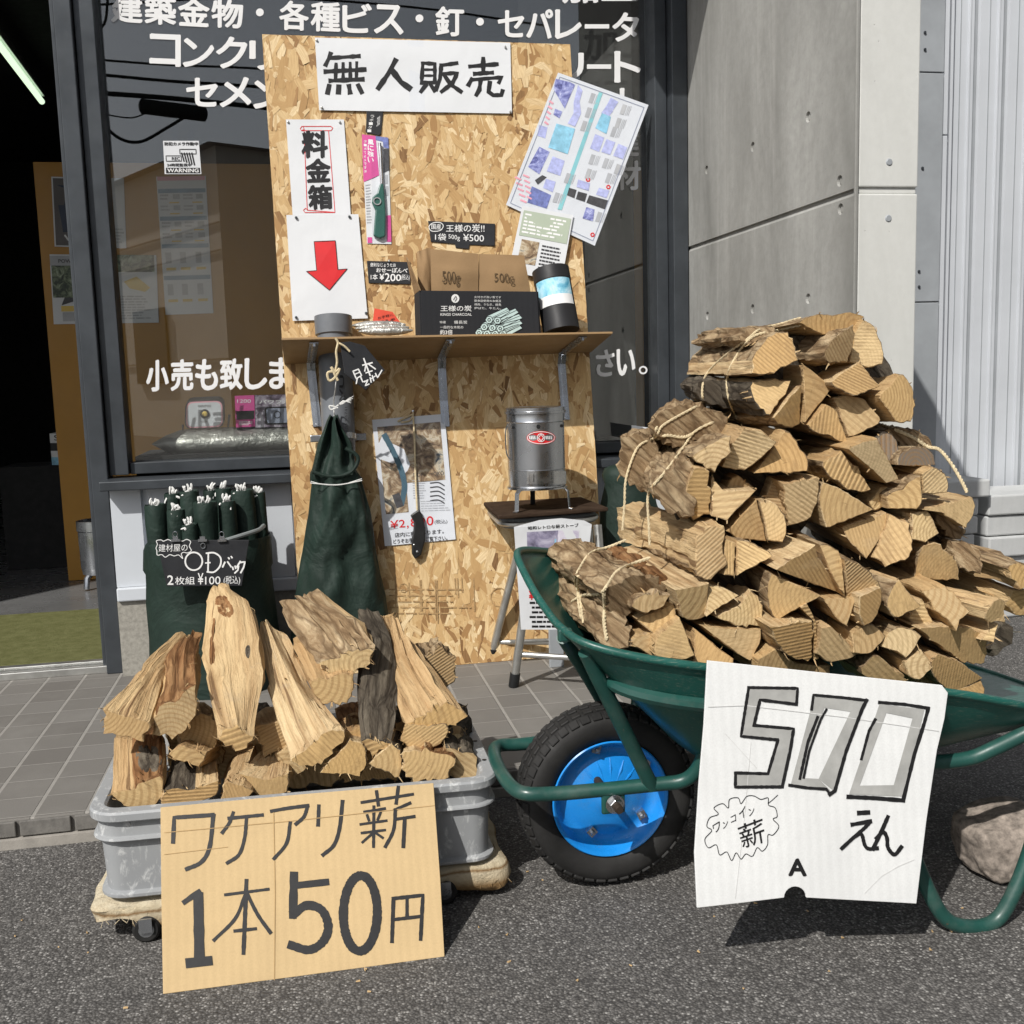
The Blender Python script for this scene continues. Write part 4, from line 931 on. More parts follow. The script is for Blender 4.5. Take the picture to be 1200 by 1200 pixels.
# ------------------------------------------------------------------ things on the shelf
YB = 2.885
t = thing('charcoal_carton', 'open black corrugated charcoal carton on the shelf', 'carton', tuple(PY(560, 393, YB)))
bp = ypl(YB); KB = lambda p: crop(p, 480, 230, 4.615)
fr_ = KB([(62, 510), (690, 515), (705, 752), (68, 752)])
F = [bp.w(*p) for p in fr_]; F[2].z = shelf_z(F[2].x, YB); F[3].z = shelf_z(F[3].x, YB)
D = Vector((0, .14, 0)); wt = Vector((0, .004, 0))
MB().prism(F, wt).build('front', M['boxblack'], t, bevel=.001)
Bk = [p+D for p in F]
for p in Bk[2:]: p.z = shelf_z(p.x, p.y)
MB().prism([F[0]+wt, Bk[0], Bk[3], F[3]+wt], Vector((-.004, 0, 0))).build('side', M['boxblack'], t); MB().prism([F[1]+wt, Bk[1], Bk[2], F[2]+wt], Vector((.004, 0, 0))).build('side', M['boxblack'], t); MB().prism(Bk, wt).build('back', M['kraft'], t)
fl = [F[0]+wt+Vector((0, .002, 0)), Bk[0], PY(481, 307, YB+.09), PY(476, 307, YB)]
MB().prism([F[0], PY(*KB([(0, 355)])[0], YB-.01), PY(*KB([(-12, 330)])[0], YB+.10), Bk[0]], Vector((-.004, 0, .001))).build('flap', M['kraft'], t)
mb = MB(); txt(mb, '王様の炭', KB([(168, 592), (335, 590), (335, 622), (168, 622)]), bp, .012); txt(mb, 'KINGS CHARCOAL', KB([(167, 632), (336, 632), (336, 646), (167, 646)]), bp, .02); txt(mb, '備長炭', KB([(240, 672), (312, 672), (312, 690), (240, 690)]), bp, .0); txt(mb, '特選', KB([(163, 674), (195, 674), (195, 688), (163, 688)]), bp, .0); txt(mb, '一般的な木炭の', KB([(165, 700), (290, 700), (290, 716), (165, 716)]), bp, .01); txt(mb, '約3倍', KB([(165, 722), (232, 722), (232, 748), (165, 748)]), bp, .02)
for i in range(4): txt(mb, ('火付きが良い炭です', '飲食店使用の本格派', '焼肉、うなぎ、焼鳥', '炉ばた、牛たん。')[i], KB([(350, 538+i*20), (495, 540+i*20), (495, 553+i*20), (350, 551+i*20)]), bp, .01)
e_ = KB([(247+22*math.cos(i*.5), 553+24*math.sin(i*.5)) for i in range(13)]); patch(mb, e_, bp); stroke(mb, KB([(238, 560), (250, 540), (256, 555), (246, 568)]), .9, bp, 1, e0=.0005)
def rods(cx, cy, tx, ty):
    r = 21; hx = [(cx+r*math.cos(i*math.pi/3), cy+r*math.sin(i*math.pi/3)) for i in range(6)]
    patch(mb, KB([(cx-12, cy-18), (tx-10, ty-8), (tx+8, ty+14), (cx+14, cy+16)]), bp, 2, .0004)
    stroke(mb, KB([(cx-12, cy-20), (tx-10, ty-9)]), .5, bp, 1, e0=.0009); stroke(mb, KB([(cx+16, cy+16), (tx+9, ty+14)]), .5, bp, 1, e0=.0009); stroke(mb, KB([(cx+10, cy-10), (tx, ty)]), .4, bp, 1, e0=.0009)
    patch(mb, KB(hx), bp, 2, .0012); stroke(mb, KB(hx), .6, bp, 1, closed=True, e0=.0016); stroke(mb, KB([(cx+8*math.cos(i), cy+8*math.sin(i)) for i in range(6)]), .9, bp, 1, closed=True, e0=.0016)
for a in ((430, 668, 535, 610), (475, 672, 580, 615), (403, 707, 520, 640), (447, 712, 600, 645), (490, 715, 602, 675), (375, 738, 480, 690), (418, 742, 520, 700), (462, 744, 560, 700), (505, 745, 600, 700)): rods(*a)
mb.build('print', [CHALK, INK, plain('print_mint', (.55, .7, .68), .6)], t)
def bag(label, quad, y, dep, txt_=None, seed=0):
    t = thing('paper_bag', label, 'paper bag', tuple(PY(sum(p[0] for p in quad)/4, 360, y)), 'kraft paper bags in the charcoal carton')
    pb_ = ypl(y); n = 8; loops = []
    for j in range(n+1):
        row_ = []; 
        for side_ in (0, 1):
            for i in range(n+1):
                u = i/n if side_ == 0 else 1-i/n
                q = sub(quad, u, j/n, u, j/n)[0]; bl_ = dep*(.15+.85*min(1, j/n*2.2))*(math.sin(math.pi*min(max(u, .04), .96))**.4)
                p = pb_.w(*q); p.y += (-bl_/2 if side_ == 0 else bl_/2)+.004*noise.noise((u*4, j/n*5, seed)); row_.append(p)
        loops.append(row_)
    MB().loft(loops, caps=(True, True)).build('bag', M['kraft'], t, smooth=50)
    if txt_:
        mb = MB(); q = sub(quad, *txt_); txt(mb, '500g', q, ypl(y-dep*.56), .0)
        mb.build('lettering', plain('pencil_brown', (.11, .07, .035), .8), t)
bag('left kraft paper bag marked 500g standing in the charcoal carton', KB([(112, 285), (372, 312), (368, 540), (118, 540)]), YB+.045, .03, (.24, .45, .62, .78), 1)
bag('right kraft paper bag marked 500g standing in the charcoal carton', KB([(375, 312), (618, 320), (655, 540), (372, 540)]), YB+.048, .03, (.32, .45, .72, .72), 5)
bag('paler folded kraft bag behind the left end of the carton', KB([(40, 300), (112, 275), (118, 540), (48, 530)]), YB+.085, .03, None, 9)
# black tube
t = thing('black_tube', 'black cardboard tube with a pale blue label leaning on the shelf', 'tube', tuple(PY(660, 390, 2.9)))
b0 = PY(658, 389, 2.91); a0 = PY(645, 317, 2.96); ax = (a0-b0).normalized(); L = (a0-b0).length; rr = 22*2.9/FPX
b0.z = max(b0.z, shelf_z(b0.x, b0.y)+.008)
u = Vector((1, 0, 0)); u = (u-ax*u.dot(ax)).normalized(); v = ax.cross(u)
MB().lathe([(0, 0), (rr, 0), (rr, L*.8), (rr*1.02, L*.8), (rr*1.02, L), (0, L)], b0, 40, ax).build('tube', plain('tube_black', (.018, .018, .02), .5, var=.1), t, smooth=True)
mb = MB(); vs = []; fs = []; m_ = []
for j in range(9):
    for i in range(13):
        an = -2.9+2.15*i/12; vs.append(b0+ax*L*(.36+.42*j/8)+(u*math.cos(an)+v*math.sin(an))*(rr+.0015))
for j in range(8):
    for i in range(12): fs.append((j*13+i, j*13+i+1, j*13+14+i, j*13+13+i)); m_.append(0 if j > 2 else 1)
mb.add(vs, fs, m_); mb.build('paper_label', [photo_print('print_winter', ['3f93b8', '86c3d8', 'b9dcea', 'e6f2f6'], 14), VINYL], t, smooth=True)
# pipe cash box
t = thing('cash_pipe', 'grey plastic pipe through the shelf used as a cash box', 'pipe', tuple(BD.w(395, 512, .05)))
PR = 20*2.95/FPX; pc0 = BD.w(397, 512, PR+.006); pc1 = BD.w(391, 385, PR+.006); pax = (pc1-pc0).normalized()
top = pc1+pax*.033
MB().lathe([(0, -.05), (PR*.93, -.05), (PR*.96, .0), (PR*.96, (pc1-pc0).length-.02), (PR*1.08, (pc1-pc0).length-.018), (PR*1.1, (top-pc0).length), (PR*.98, (top-pc0).length), (PR*.95, .1), (0, .1)], pc0, 40, pax).build('pipe', M['pvc'], t, smooth=True)
mb = MB(); mb.lathe([(PR*.97, -.008), (PR*1.04, -.008), (PR*1.04, .008), (PR*.97, .008)], pc0, 40, pax, closed=True); mb.build('clamp', M['galv'], t, smooth=True)
for sx in (-1, 1): MB().box(pc0+Vector((sx*(PR+.014), .035, -.004)), (.034, .005, .02)).build('clamp_ear', M['galv'], t, bevel=.004)
mb = MB(); pp = Pl(pc0-Vector((0, PR+.001, 0)), (0, -1, .15)); txt(mb, 'JIS K6741', [(404, 503), (404, 477), (408, 477), (408, 503)], pp, 0); txt(mb, 'VU', [(398, 470), (398, 440), (403, 440), (403, 470)], pp, .02); mb.build('lettering', INK, t)
# packs with a red tag
t = thing('candy_packs', 'silver wrapped packs lying on the shelf with a red tag', 'packs', tuple(PY(450, 393, 2.9)))
mb = MB()
for i in range(3):
    c = PY(452-4*i, 388-3.5*i, 2.868+.02*i); pr = []
    for k in range(9):
        tt = k/8-.5; pr.append([c+Vector((tt*.145, math.cos(a_*.785)*.013*(1-abs(tt)*.6), math.sin(a_*.785)*.012*(1-abs(2*tt)**3*.8)+.002*noise.noise((k, a_, i)))) for a_ in range(8)])
    mb.loft(pr)
mb.build('pack', M['silver'], t, smooth=50)
o, sp = sheet('red_tag', crop([(555, 245), (640, 262), (690, 330), (545, 325)], 300, 300, 4), ypl(2.93), plain('paper_red', (.72, .09, .05), .7, var=.05), t, curl=.003, seed=2, e=.0)
mb = MB(); txt(mb, 'お手軽に', crop([(570, 285), (640, 268), (645, 280), (572, 298)], 300, 300, 4), sp, .01); txt(mb, 'どうぞ', crop([(575, 305), (650, 290), (652, 303), (577, 317)], 300, 300, 4), sp, .01); mb.build('lettering', INK, t)
# sample tag hanging from the shelf edge
t = thing('sample_tag', 'black hexagonal sample tag hung askew from the shelf edge', 'tag', tuple(PY(425, 455, 2.83)))
KC = lambda p: crop(p, 300, 300, 4); tp = Pl(PY(425, 425, 2.835), (.1, -1, .15))
board('card', KC([(395, 405), (410, 450), (510, 422), (605, 535), (515, 628), (420, 548)][0:1]+[(440, 400), (510, 420), (605, 535), (515, 628), (415, 550), (400, 445)]), tp, .003, M['slate'], t, bevel=.0008)
mb = MB()
for wd, pts in ((7, [(500, 512), (545, 500)]), (7, [(505, 480), (535, 560)]), (6, [(515, 510), (510, 540)]), (6, [(525, 505), (560, 530)]), (6, [(515, 548), (545, 538)]), (6, [(455, 540), (470, 575), (495, 560), (480, 530), (455, 540)]), (5, [(462, 555), (485, 545)]), (6, [(475, 572), (470, 598)]), (6, [(490, 565), (500, 590), (520, 585)]),
    (6, [(508, 590), (525, 580), (512, 608), (530, 600)]), (6, [(535, 570), (540, 592)]), (6, [(545, 560), (552, 585)]), (5, [(540, 575), (560, 562)]), (6, [(560, 550), (570, 570), (590, 535)])): stroke(mb, KC(pts), wd/4, tp)
mb.build('lettering', CHALK, t)
m = MB(); tw = lambda pts, y, r, n=7: m.tube(catmull([PY(*p, y) for p in pts], 5), r, n)
tw([(393, 396), (396, 402), (394, 412), (395, 425), (392, 438)], 2.83, .0032); tw([(397, 402), (404, 406), (410, 412)], 2.825, .0028); tw([(392, 435), (384, 437), (386, 446), (393, 442), (398, 432), (393, 436), (388, 430), (396, 446)], 2.828, .0036); m.build('jute_cord', M['twine'], t, smooth=True)
# ------------------------------------------------------------------ hanging green sack
HY = 2.93
t = thing('hanging_sack', 'dark green woven sack hanging by a white string from the shelf', 'sack', tuple(PY(398, 720, HY)))
loops = []; NS = 44
rings = [(488, 388, 395, .010), (495, 384, 396, .014), (506, 379, 402, .02), (521, 372, 413, .026), (538, 368, 416, .03), (549, 365, 417, .035), (553, 363, 419, .042), (561, 363, 425, .042), (564, 365, 424, .037), (582, 363, 429, .044), (600, 361, 434, .050), (625, 357, 438, .055), (650, 353, 441, .058), (675, 349, 446, .06), (700, 345, 452, .062), (722, 342, 455, .06), (760, 340, 456, .05), (772, 342, 455, .02)]
fine = []
for a, b in zip(rings, rings[1:]):
    m_ = max(1, int((b[0]-a[0])/6)); fine += [tuple(p+(q-p)*k/m_ for p, q in zip(a, b)) for k in range(m_)]
fine.append(rings[-1]); NS = 72
def crease(x, y, z): return 1-min(1, abs(noise.noise((x, y, z)))*5)
for y, xa, xb, dp in fine:
    A, B_ = PY(xa, y, HY), PY(xb, y, HY); c = (A+B_)/2; hw = (B_-A).length/2; lp_ = []
    for i in range(NS):
        an = 2*math.pi*i/NS; ca, sa = math.cos(an), math.sin(an)
        g_ = max(0, 1-(y-488)/150); fold = .013*g_*math.sin(an*6+y*.02+2*noise.noise((ca*2, sa*2, y*.02)))+.019*noise.noise((ca*1.8, sa*1.8, y*.014))+.007*noise.noise((ca*3.5+y*.012, sa*3.5, y*.035))
        fold -= .006*crease(ca*1.6+y*.018, sa*1.6-y*.006, 1)*min(1, dp/.04)+.004*crease(ca*2.2-y*.02, sa*2.2, 7+y*.01)*min(1, dp/.04)
        lp_.append(c+Vector((ca*(hw+fold*.35*abs(sa)), sa*(dp+fold*1.35), fold*.3)))
    loops.append(lp_)
MB().loft(loops).build('sack_body', M['sack'], t, smooth=75)
m = MB(); 
for q in ([(364, 566), (395, 568), (424, 563)],): stroke(m, q, 1.2, ypl(HY-.0475), smooth=True)
m.tube(catmull([PY(x, y, HY-.046) for x, y in ((364, 564), (380, 568), (400, 568), (424, 561))], 6), .0012, 6); m.build('seam_thread', M['string'], t)
MB().tube(catmull([PY(x, y, HY-.04) for x, y in ((366, 553), (385, 558), (405, 556), (416, 548), (419, 535), (405, 525))], 6), .0055, 8).build('rolled_hem', M['sack'], t, smooth=True)
MB().tube(catmull([PY(392, 490, HY-.004), PY(391, 472, HY-.01), PY(393, 455, 2.84), PY(394, 440, 2.83)], 5), .0016, 6).build('string', M['string'], t, smooth=True)
m = MB(); m.tube(catmull([PY(x, y, HY-.02) for x, y in ((396, 478), (390, 476), (386, 476), (388, 480), (394, 478))], 5), .0022, 6)
for i in range(7): m.tube([PY(394, 476, HY-.02), PY(402, 473-i*.6, HY-.02), PY(412+rnd.uniform(-2, 3), 464+i*1.4, HY-.022)], [.0012, .0016, .0008], 5)
m.build('string_tuft', M['string'], t, smooth=True)
# ------------------------------------------------------------------ saw poster with hanging knife
t = thing('saw_poster', 'laminated poster of a folding saw with a red price pinned low on the board', 'poster', tuple(BD.w(488, 640)))
qd = [(436, 492), (521, 485), (534, 632), (451, 640)]; o, sp = sheet('paper', qd, BD, PAPER, t, curl=.006, seed=17)
KD = lambda p: crop(p, 320, 460, 4.286); mb = MB()
patch(mb, sub(qd, .06, .06, .93, .52), sp, 0); patch(mb, sub(qd, .06, .52, .38, .75), sp, 0); stroke(mb, KD([(560, 215), (600, 290), (640, 380), (660, 470), (645, 560)]), 6.5, sp, 1, True, e0=.0004); stroke(mb, KD([(620, 520), (635, 565)]), 9, sp, 2, e0=.0006)
for i in range(5): stroke(mb, KD([(790, 455+i*22), (830, 452+i*22), (860, 468+i*22)]), 1.4, sp, 2, True)
txt(mb, 'DOCKENOKO', KD([(705, 405), (858, 395), (858, 415), (706, 424)]), sp, .02, 2); lines(mb, KD([(700, 440), (770, 440), (775, 540), (705, 540)]), 0, 0, 1, 1, 8, 4, .4, sp); lines(mb, KD([(740, 545), (890, 540), (895, 600), (745, 605)]), 0, 0, 1, 1, 5, 4, .3, sp)
for ch, q_ in (('¥', [(588, 645), (628, 640), (630, 678), (590, 682)]), ('2', [(632, 640), (662, 638), (664, 676), (634, 678)]), (',', [(672, 668), (682, 668), (680, 684), (672, 684)]), ('8', [(690, 632), (720, 630), (722, 672), (692, 674)]), ('9', [(732, 628), (762, 626), (764, 668), (734, 670)]), ('0', [(770, 622), (804, 620), (806, 666), (772, 668)])): txt(mb, ch, KD(q_), sp, .01, 3)
txt(mb, '(税込)', KD([(810, 640), (874, 636), (876, 660), (812, 664)]), sp, .01, 2); txt(mb, '店内に商品あります。', KD([(610, 705), (856, 685), (858, 708), (612, 728)]), sp, .01, 2); txt(mb, 'どうぞお手に取りご覧下さい。', KD([(602, 738), (874, 718), (876, 742), (604, 760)]), sp, .02, 2)
mb.build('print', [PH_WOOD, plain('print_petrol', (.06, .12, .16), .5), DARKPRINT, REDINK, LGREYINK], t)
q = [(434.5, 491), (522, 483), (536, 634), (450, 642)]; sheet('lamination', q, BD, M['film'], t, curl=.006, seed=17, e=.0025, th=.0003)
mb = MB(); pin(mb, 484, 482, BD, .0045, .006); mb.build('pin', M['steel'], t)
t = thing('hanging_knife', 'folded black handled knife hung by a jute cord over the poster', 'knife', tuple(BD.w(490, 655, .02)))
m = MB(); m.tube(catmull([BD.w(x, y, .012) for x, y in ((484, 483), (486, 520), (487, 560), (489, 598))], 5), .0028, 7); m.tube(catmull([BD.w(x, y, .010) for x, y in ((466, 494), (474, 490), (484, 486), (480, 493), (470, 495))], 5), .0028, 7); m.build('jute_cord', M['twine'], t, smooth=True)
kp = Pl(BD.w(490, 620, .022), BN); board('knife_handle', KD([(690, 615), (735, 585), (752, 620), (765, 680), (765, 740), (745, 815), (715, 838), (698, 810), (696, 740), (706, 690), (708, 650)]), kp, .014, plain('knife_black', (.012, .012, .012), .4), t, bevel=.004)
m = MB(); m.lathe([(0, .003), (.004, .002), (.005, 0)], kp.w(*KD([(725, 800)])[0]), 12, BN); m.lathe([(0, .002), (.0022, .001), (.003, 0)], kp.w(*KD([(708, 765)])[0]), 12, BN); m.build('rivet', M['steel'], t)
# ------------------------------------------------------------------ sack of rolled bags
SY = 2.945
def ringed(rings, y0, mat, name, parent, amp=.006, depth=.82, caps=(True, False), ns=48, seed=0):
    loops = []
    for (py, xa, xb) in rings:
        A, B_ = PY(xa, py, y0), PY(xb, py, y0); c = (A+B_)/2; hw = (B_-A).length/2; l = []
        for i in range(ns):
            an = 2*math.pi*i/ns; f = amp*noise.noise((math.cos(an)*2+seed, math.sin(an)*2, py*.025))+amp*.5*noise.noise((math.cos(an)*6, math.sin(an)*6+seed, py*.06))
            l.append(c+Vector((math.cos(an)*(hw+f), math.sin(an)*(hw*depth+f), f*.3)))
        loops.append(l)
    return MB().loft(loops, caps=caps).build(name, mat, parent, smooth=75)
t = thing('bag_holder_sack', 'wide dark green woven sack full of rolled sacks below the window', 'sack', tuple(PZ(250, 800, 0)))
ringed([(846, 182, 326), (830, 178, 328), (790, 175, 329), (740, 173, 326), (700, 173, 322), (668, 173, 319), (663, 170.5, 321), (640, 170, 318), (632, 171, 317), (630, 173, 315), (634, 176, 312), (700, 178, 316)], SY, M['sack'], 'sack_body', t, .010)
MB().tube(catmull([PY(x, y, yy) for x, y, yy in ((262, 634, SY-.14), (285, 627, SY-.11), (303, 621, SY-.06), (309, 616, SY))], 6), .006, 8).build('pale_rim', plain('rim_grey', (.22, .24, .24), .5), t, smooth=True)
def roll(px, py, r, y, label, lean=0, h=.17, tuft=((0, -1),), seed=1):
    c = PY(px, py, y); rr = r*y/FPX; t = thing('rolled_sack', label, 'rolled sack', (c.x, c.y, c.z-h), 'rolled sacks in the green holder sack')
    ax = Vector((lean, 0, 1)).normalized(); prof = [(rr*.9, -h), (rr, -h*.8), (rr*1.02, -.05), (rr, -.004), (rr*.95, 0), (rr*.8, -.003), (rr*.74, -.010), (rr*.6, -.001), (rr*.5, -.003), (rr*.42, -.012), (0, -.012)]
    mb = MB(); loops = []
    u = ax.orthogonal().normalized(); v = ax.cross(u)
    for q, hh in prof:
        loops.append([c+ax*(hh+.003*noise.noise((i*.4, seed, 0)))+(u*math.cos(i*math.pi/12)+v*math.sin(i*math.pi/12))*max(1e-4, q*(1+.10*noise.noise((math.cos(i*math.pi/12), math.sin(i*math.pi/12)+seed*3, hh*9)))) for i in range(24)])
    mb.loft(loops, caps=(True, True)).build('roll', M['sack'], t, smooth=60)
    m = MB(); rs = random.Random(seed)
    for k in range(9):
        a = c+Vector((rs.uniform(-.4, .4)*rr, -rr*.3, rs.uniform(-.004, .002))); d = Vector((rs.uniform(-.35, .35)+lean, -.2, rs.uniform(.6, 1.2)))*.019
        if k > 6: d = Vector((rs.uniform(-1, 1), -.6, -rs.uniform(.3, 1)))*.022
        m.tube(catmull([a, a+d*.5+Vector((rs.uniform(-.005, .005), -.003, 0)), a+d], 3), [.0028, .0028, .0032, .0032, .003, .003, .002][:7], 5)
    m.build('string_tuft', M['string'], t, smooth=True)
for a in ((182, 591, 12, 2.90, 'wide rolled sack at the far left of the holder sack', -.02, .20), (206, 597, 10, 2.86, 'rolled sack second from the left, a string across its top', .02, .19), (222, 614, 9, 2.85, 'lowest short rolled sack in the middle of the holder sack', 0, .14), (240, 588, 13, 2.88, 'thick rolled sack in the middle of the holder sack', .01, .2), (266, 587, 10, 2.90, 'rolled sack right of the thick middle roll, string hanging down', .0, .2), (284, 574, 13, 2.95, 'tallest rolled sack near the right rim of the holder sack', -.03, .24), (302, 577, 8, 2.97, 'slim rolled sack at the far right of the holder sack', -.03, .24), (202, 578, 9, 3.0, 'rolled sack at the back left of the holder sack', .02, .24), (222, 575, 11, 2.98, 'rolled sack at the back behind the short middle roll', 0, .24), (247, 574, 9, 3.02, 'rolled sack at the back centre of the holder sack', 0, .24), (262, 572, 9, 3.0, 'rolled sack at the back right, its string upright', .02, .24)): roll(*a, seed=int(a[0]))
t = thing('chalk_sign', 'black chalk board clipped to the sack of rolled bags', 'sign', tuple(PY(237, 687, 2.77)))
bp = Pl(PY(240, 640, 2.772), (0, -1, .06)); KS = lambda p: crop(p, 150, 540, 4.8)
board('board', KS([(160, 447), (682, 445), (640, 704), (218, 706)]), bp, .004, M['slate'], t, bevel=.001)
mb = MB()
stroke(mb, KS([(370+48*math.cos(i*.45), 565+50*math.sin(i*.45)) for i in range(14)]), 1.9, bp, closed=True, smooth=True)
stroke(mb, KS([(452, 518), (450, 622)]), 1.9, bp); stroke(mb, KS([(440, 520), (485, 518), (520, 545), (518, 590), (485, 625), (445, 625)]), 1.9, bp, smooth=True); stroke(mb, KS([(436, 575), (462, 573)]), 1.6, bp)
for wd, pts in ((1.9, [(545, 570), (532, 598)]), (1.9, [(560, 568), (580, 596)]), (1.7, [(565, 545), (570, 552)]), (1.7, [(580, 538), (586, 546)]), (1.8, [(588, 598), (592, 612)]), (1.8, [(602, 592), (606, 606)]), (1.8, [(622, 592), (618, 615), (600, 632)]), (1.9, [(632, 565), (612, 598)]), (1.9, [(632, 572), (658, 568), (650, 600), (634, 630)])): stroke(mb, KS(pts), wd, bp)
txt(mb, '2', KS([(222, 645), (255, 645), (255, 697), (222, 697)]), bp, .02); txt(mb, '枚組', KS([(265, 652), (375, 652), (375, 695), (265, 697)]), bp, .005); txt(mb, '¥', KS([(393, 632), (424, 632), (424, 695), (393, 695)]), bp, .01); txt(mb, '100', KS([(434, 652), (520, 650), (520, 694), (434, 696)]), bp, .01); txt(mb, '(税込)', KS([(538, 648), (632, 646), (630, 698), (538, 700)]), bp, .005); txt(mb, '建材屋の', KS([(172, 470), (335, 466), (335, 508), (172, 512)]), bp, .0)
cl = [(165, 470), (160, 450), (185, 445), (200, 452), (225, 443), (250, 452), (275, 442), (305, 452), (330, 442), (352, 455), (345, 480), (356, 505), (335, 518), (312, 515), (300, 525), (308, 550), (285, 530), (260, 535), (235, 528), (210, 542), (190, 528), (165, 530), (162, 505), (158, 490)]
stroke(mb, KS(cl), .9, bp, closed=True, smooth=True); mb.build('lettering', CHALK, t)
for x, kind in ((268, 0), (420, 1), (530, 0)):
    p = bp.w(*KS([(x, 447)])[0], .002); m = MB(); m.box(p, (.022, .010, .006)); m.box(p+Vector((0, 0, .006)), (.013, .008, .008)); m.tube([p+Vector((math.cos(a*.7)*.006, -.002, (.016 if not kind else -.014)+math.sin(a*.7)*.007)) for a in range(9)], .0012, 5, True); m.build('clip', M['galv'], t)
# ------------------------------------------------------------------ stool with stove
t = thing('folding_stool', 'folding stool with silver legs under the round stove', 'stool', tuple(PZ(640, 790, 0)))
zs = .452
Q = [PZ(*p, zs) for p in ((563, 590), (584, 610), (713, 600), (676, 585))]
mat_t = MB().prism([q+Vector((0, 0, .013)) for q in Q], Vector((0, 0, -.011))).build('seat_mat', M['matbrown'], None, bevel=.003)
tag(mat_t, 'dark brown carpet mat laid on the folding stool', 'mat')
cq = sum(Q, Vector())/4
lp_ = rrect([(0, 0), (1, 0), (1, 1), (0, 1)], .25, 6); Q2 = [cq+(q-cq)*.90 for q in Q]
sl_ = [Q2[0]*(1-a)*(1-b)+Q2[1]*b*(1-a)+Q2[2]*a*b+Q2[3]*a*(1-b) for a, b in lp_]
MB().prism([p-Vector((0, 0, .001)) for p in sl_], Vector((0, 0, -.03))).build('seat', plain('seat_grey', (.13, .14, .15), .5), t, bevel=.006)
MB().tube([p-Vector((0, 0, .018)) for p in sl_], .008, 8, True).build('seat_rim', M['alu'], t, smooth=True)
def leg(pts, r=.0115):
    o = MB().tube(pts, r, 12).build('leg', M['alu'], t, smooth=True); a, b = Vector(pts[-1]), Vector(pts[-2]); d = (b-a).normalized()
    MB().tube([a-d*.004, a+d*.034], r*1.22, 12).build('foot_cap', M['black'], o, smooth=True)
f1 = PZ(602, 805, 0); f1.z = .005; f2 = PZ(575, 774, 0); f2.z = .005; f3 = PZ(716, 812, 0); f3.z = .005; f4 = PZ(700, 774, 0); f4.z = .005
leg([PY(627, 622, 2.64), f1]); leg([PY(612, 628, 2.88), f2]); leg([PY(700, 615, 2.64), f3]); leg([PY(690, 620, 2.88), f4])
m = MB(); m.tube([f1+Vector((.012, 0, .085)), f3+Vector((-.012, 0, .085))], .008, 10); m.tube([f2+Vector((.012, 0, .05)), f4+Vector((-.012, 0, .05))], .008, 10); m.tube([PY(598, 752, 2.88), PY(700, 748, 2.88)], .006, 10); m.build('cross_bar', M['alu'], t, smooth=True)
a = PZ(644, 782, 0); tag(MB().bx((a.x, a.y-.006, 0), (a.x+.042, a.y+.006, .33)).build('support_post', M['flash'], bevel=.002), 'flat grey post standing on the paving under the stool', 'post')
SVY = 2.80; c = PY(629.5, 574, SVY); k = SVY/FPX; rr = 34.5*k; zt_ = PY(629, 479, SVY).z; zb = PY(629.5, 571, SVY-.05).z
t = thing('round_stove', 'galvanised round bucket stove with red oval badge on the stool', 'stove', (c.x, c.y, zs+.013))
hh = zt_-zb
lathe_obj('bucket', [(0, zb-.004), (rr*.96, zb-.004), (rr*1.02, zb), (rr*.985, zb+.004), (rr, zb+hh*.22), (rr*1.02, zb+hh*.225), (rr*1.0, zb+hh*.23), (rr, zb+hh*.83), (rr*1.025, zb+hh*.84), (rr*1.01, zb+hh*.855), (rr*1.02, zb+hh*.94), (rr*1.06, zb+hh*.945), (rr*1.06, zb+hh*.975), (rr*1.02, zb+hh*.98), (rr*1.02, zb+hh*1.02), (rr*.8, zb+hh*1.03), (0, zb+hh*1.03)], (c.x, c.y, 0), M['stove'], t, 64, smooth=30)
def on_cyl(px, py, r, cx, cy):
    d = ray(px, py); o = C0; A = d.x**2+d.y**2; B_ = 2*((o.x-cx)*d.x+(o.y-cy)*d.y); Cc = (o.x-cx)**2+(o.y-cy)**2-r*r; q = max(0, B_*B_-4*A*Cc); return o+d*((-B_-math.sqrt(q))/(2*A))
class Cyl(Pl):
    def __init__(s, r, cx, cy): s.r, s.cx, s.cy = r, cx, cy
    def w(s, px, py, e=0): return on_cyl(px, py, s.r+e, s.cx, s.cy)
cyl = Cyl(rr*1.004, c.x, c.y)
mb = MB(); bx_, by_ = 634, 513
mb.add([cyl.w(bx_, by_, .0008)]+[cyl.w(bx_+17*math.cos(i*math.pi/16), by_+8*math.sin(i*math.pi/16), .0008) for i in range(32)], [(0, i+1, (i+1) % 32+1) for i in range(32)], 0)
stroke(mb, [(bx_+16*math.cos(i*.35), by_+7.1*math.sin(i*.35)) for i in range(18)], .7, cyl, 1, closed=True, e0=.0008)
stroke(mb, [(bx_+4.5*math.cos(i*.6), by_+4.8*math.sin(i*.6)) for i in range(10)], .8, cyl, 1, closed=True, e0=.001); stroke(mb, [(bx_, by_-4), (bx_+3, by_), (bx_, by_+4), (bx_-3, by_)], .8, cyl, 1, closed=True, e0=.0012)
[stroke(mb, [(bx_+k*2.1, by_-1.7), (bx_+k*2.1+.6, by_+1.4)], 1.1, cyl, 1, e0=.001) for k in (-6.4, -5.5, -4.6, -3.6, 2.8, 3.7, 4.6, 5.6)]
mb.build('badge', [REDINK, VINYL], t)
mb = MB()
for x, y, r in ((631, 500, 2.4), (601.5, 501, 1.8), (658.5, 499, 1.8)): mb.add([cyl.w(x+r*math.cos(i*.52), y+r*1.1*math.sin(i*.52), .0005) for i in range(12)], [tuple(range(12))])
mb.build('air_hole', M['black'], t)
mb = MB(); F = [(617.5, 552.5), (666, 550.5), (666, 566), (619, 568)]
gx = [[cyl.w(F[0][0]*(1-i/8)+(F[1][0]-2.5)*i/8, y_, .003) for i in range(9)] for y_ in (552, 567)]
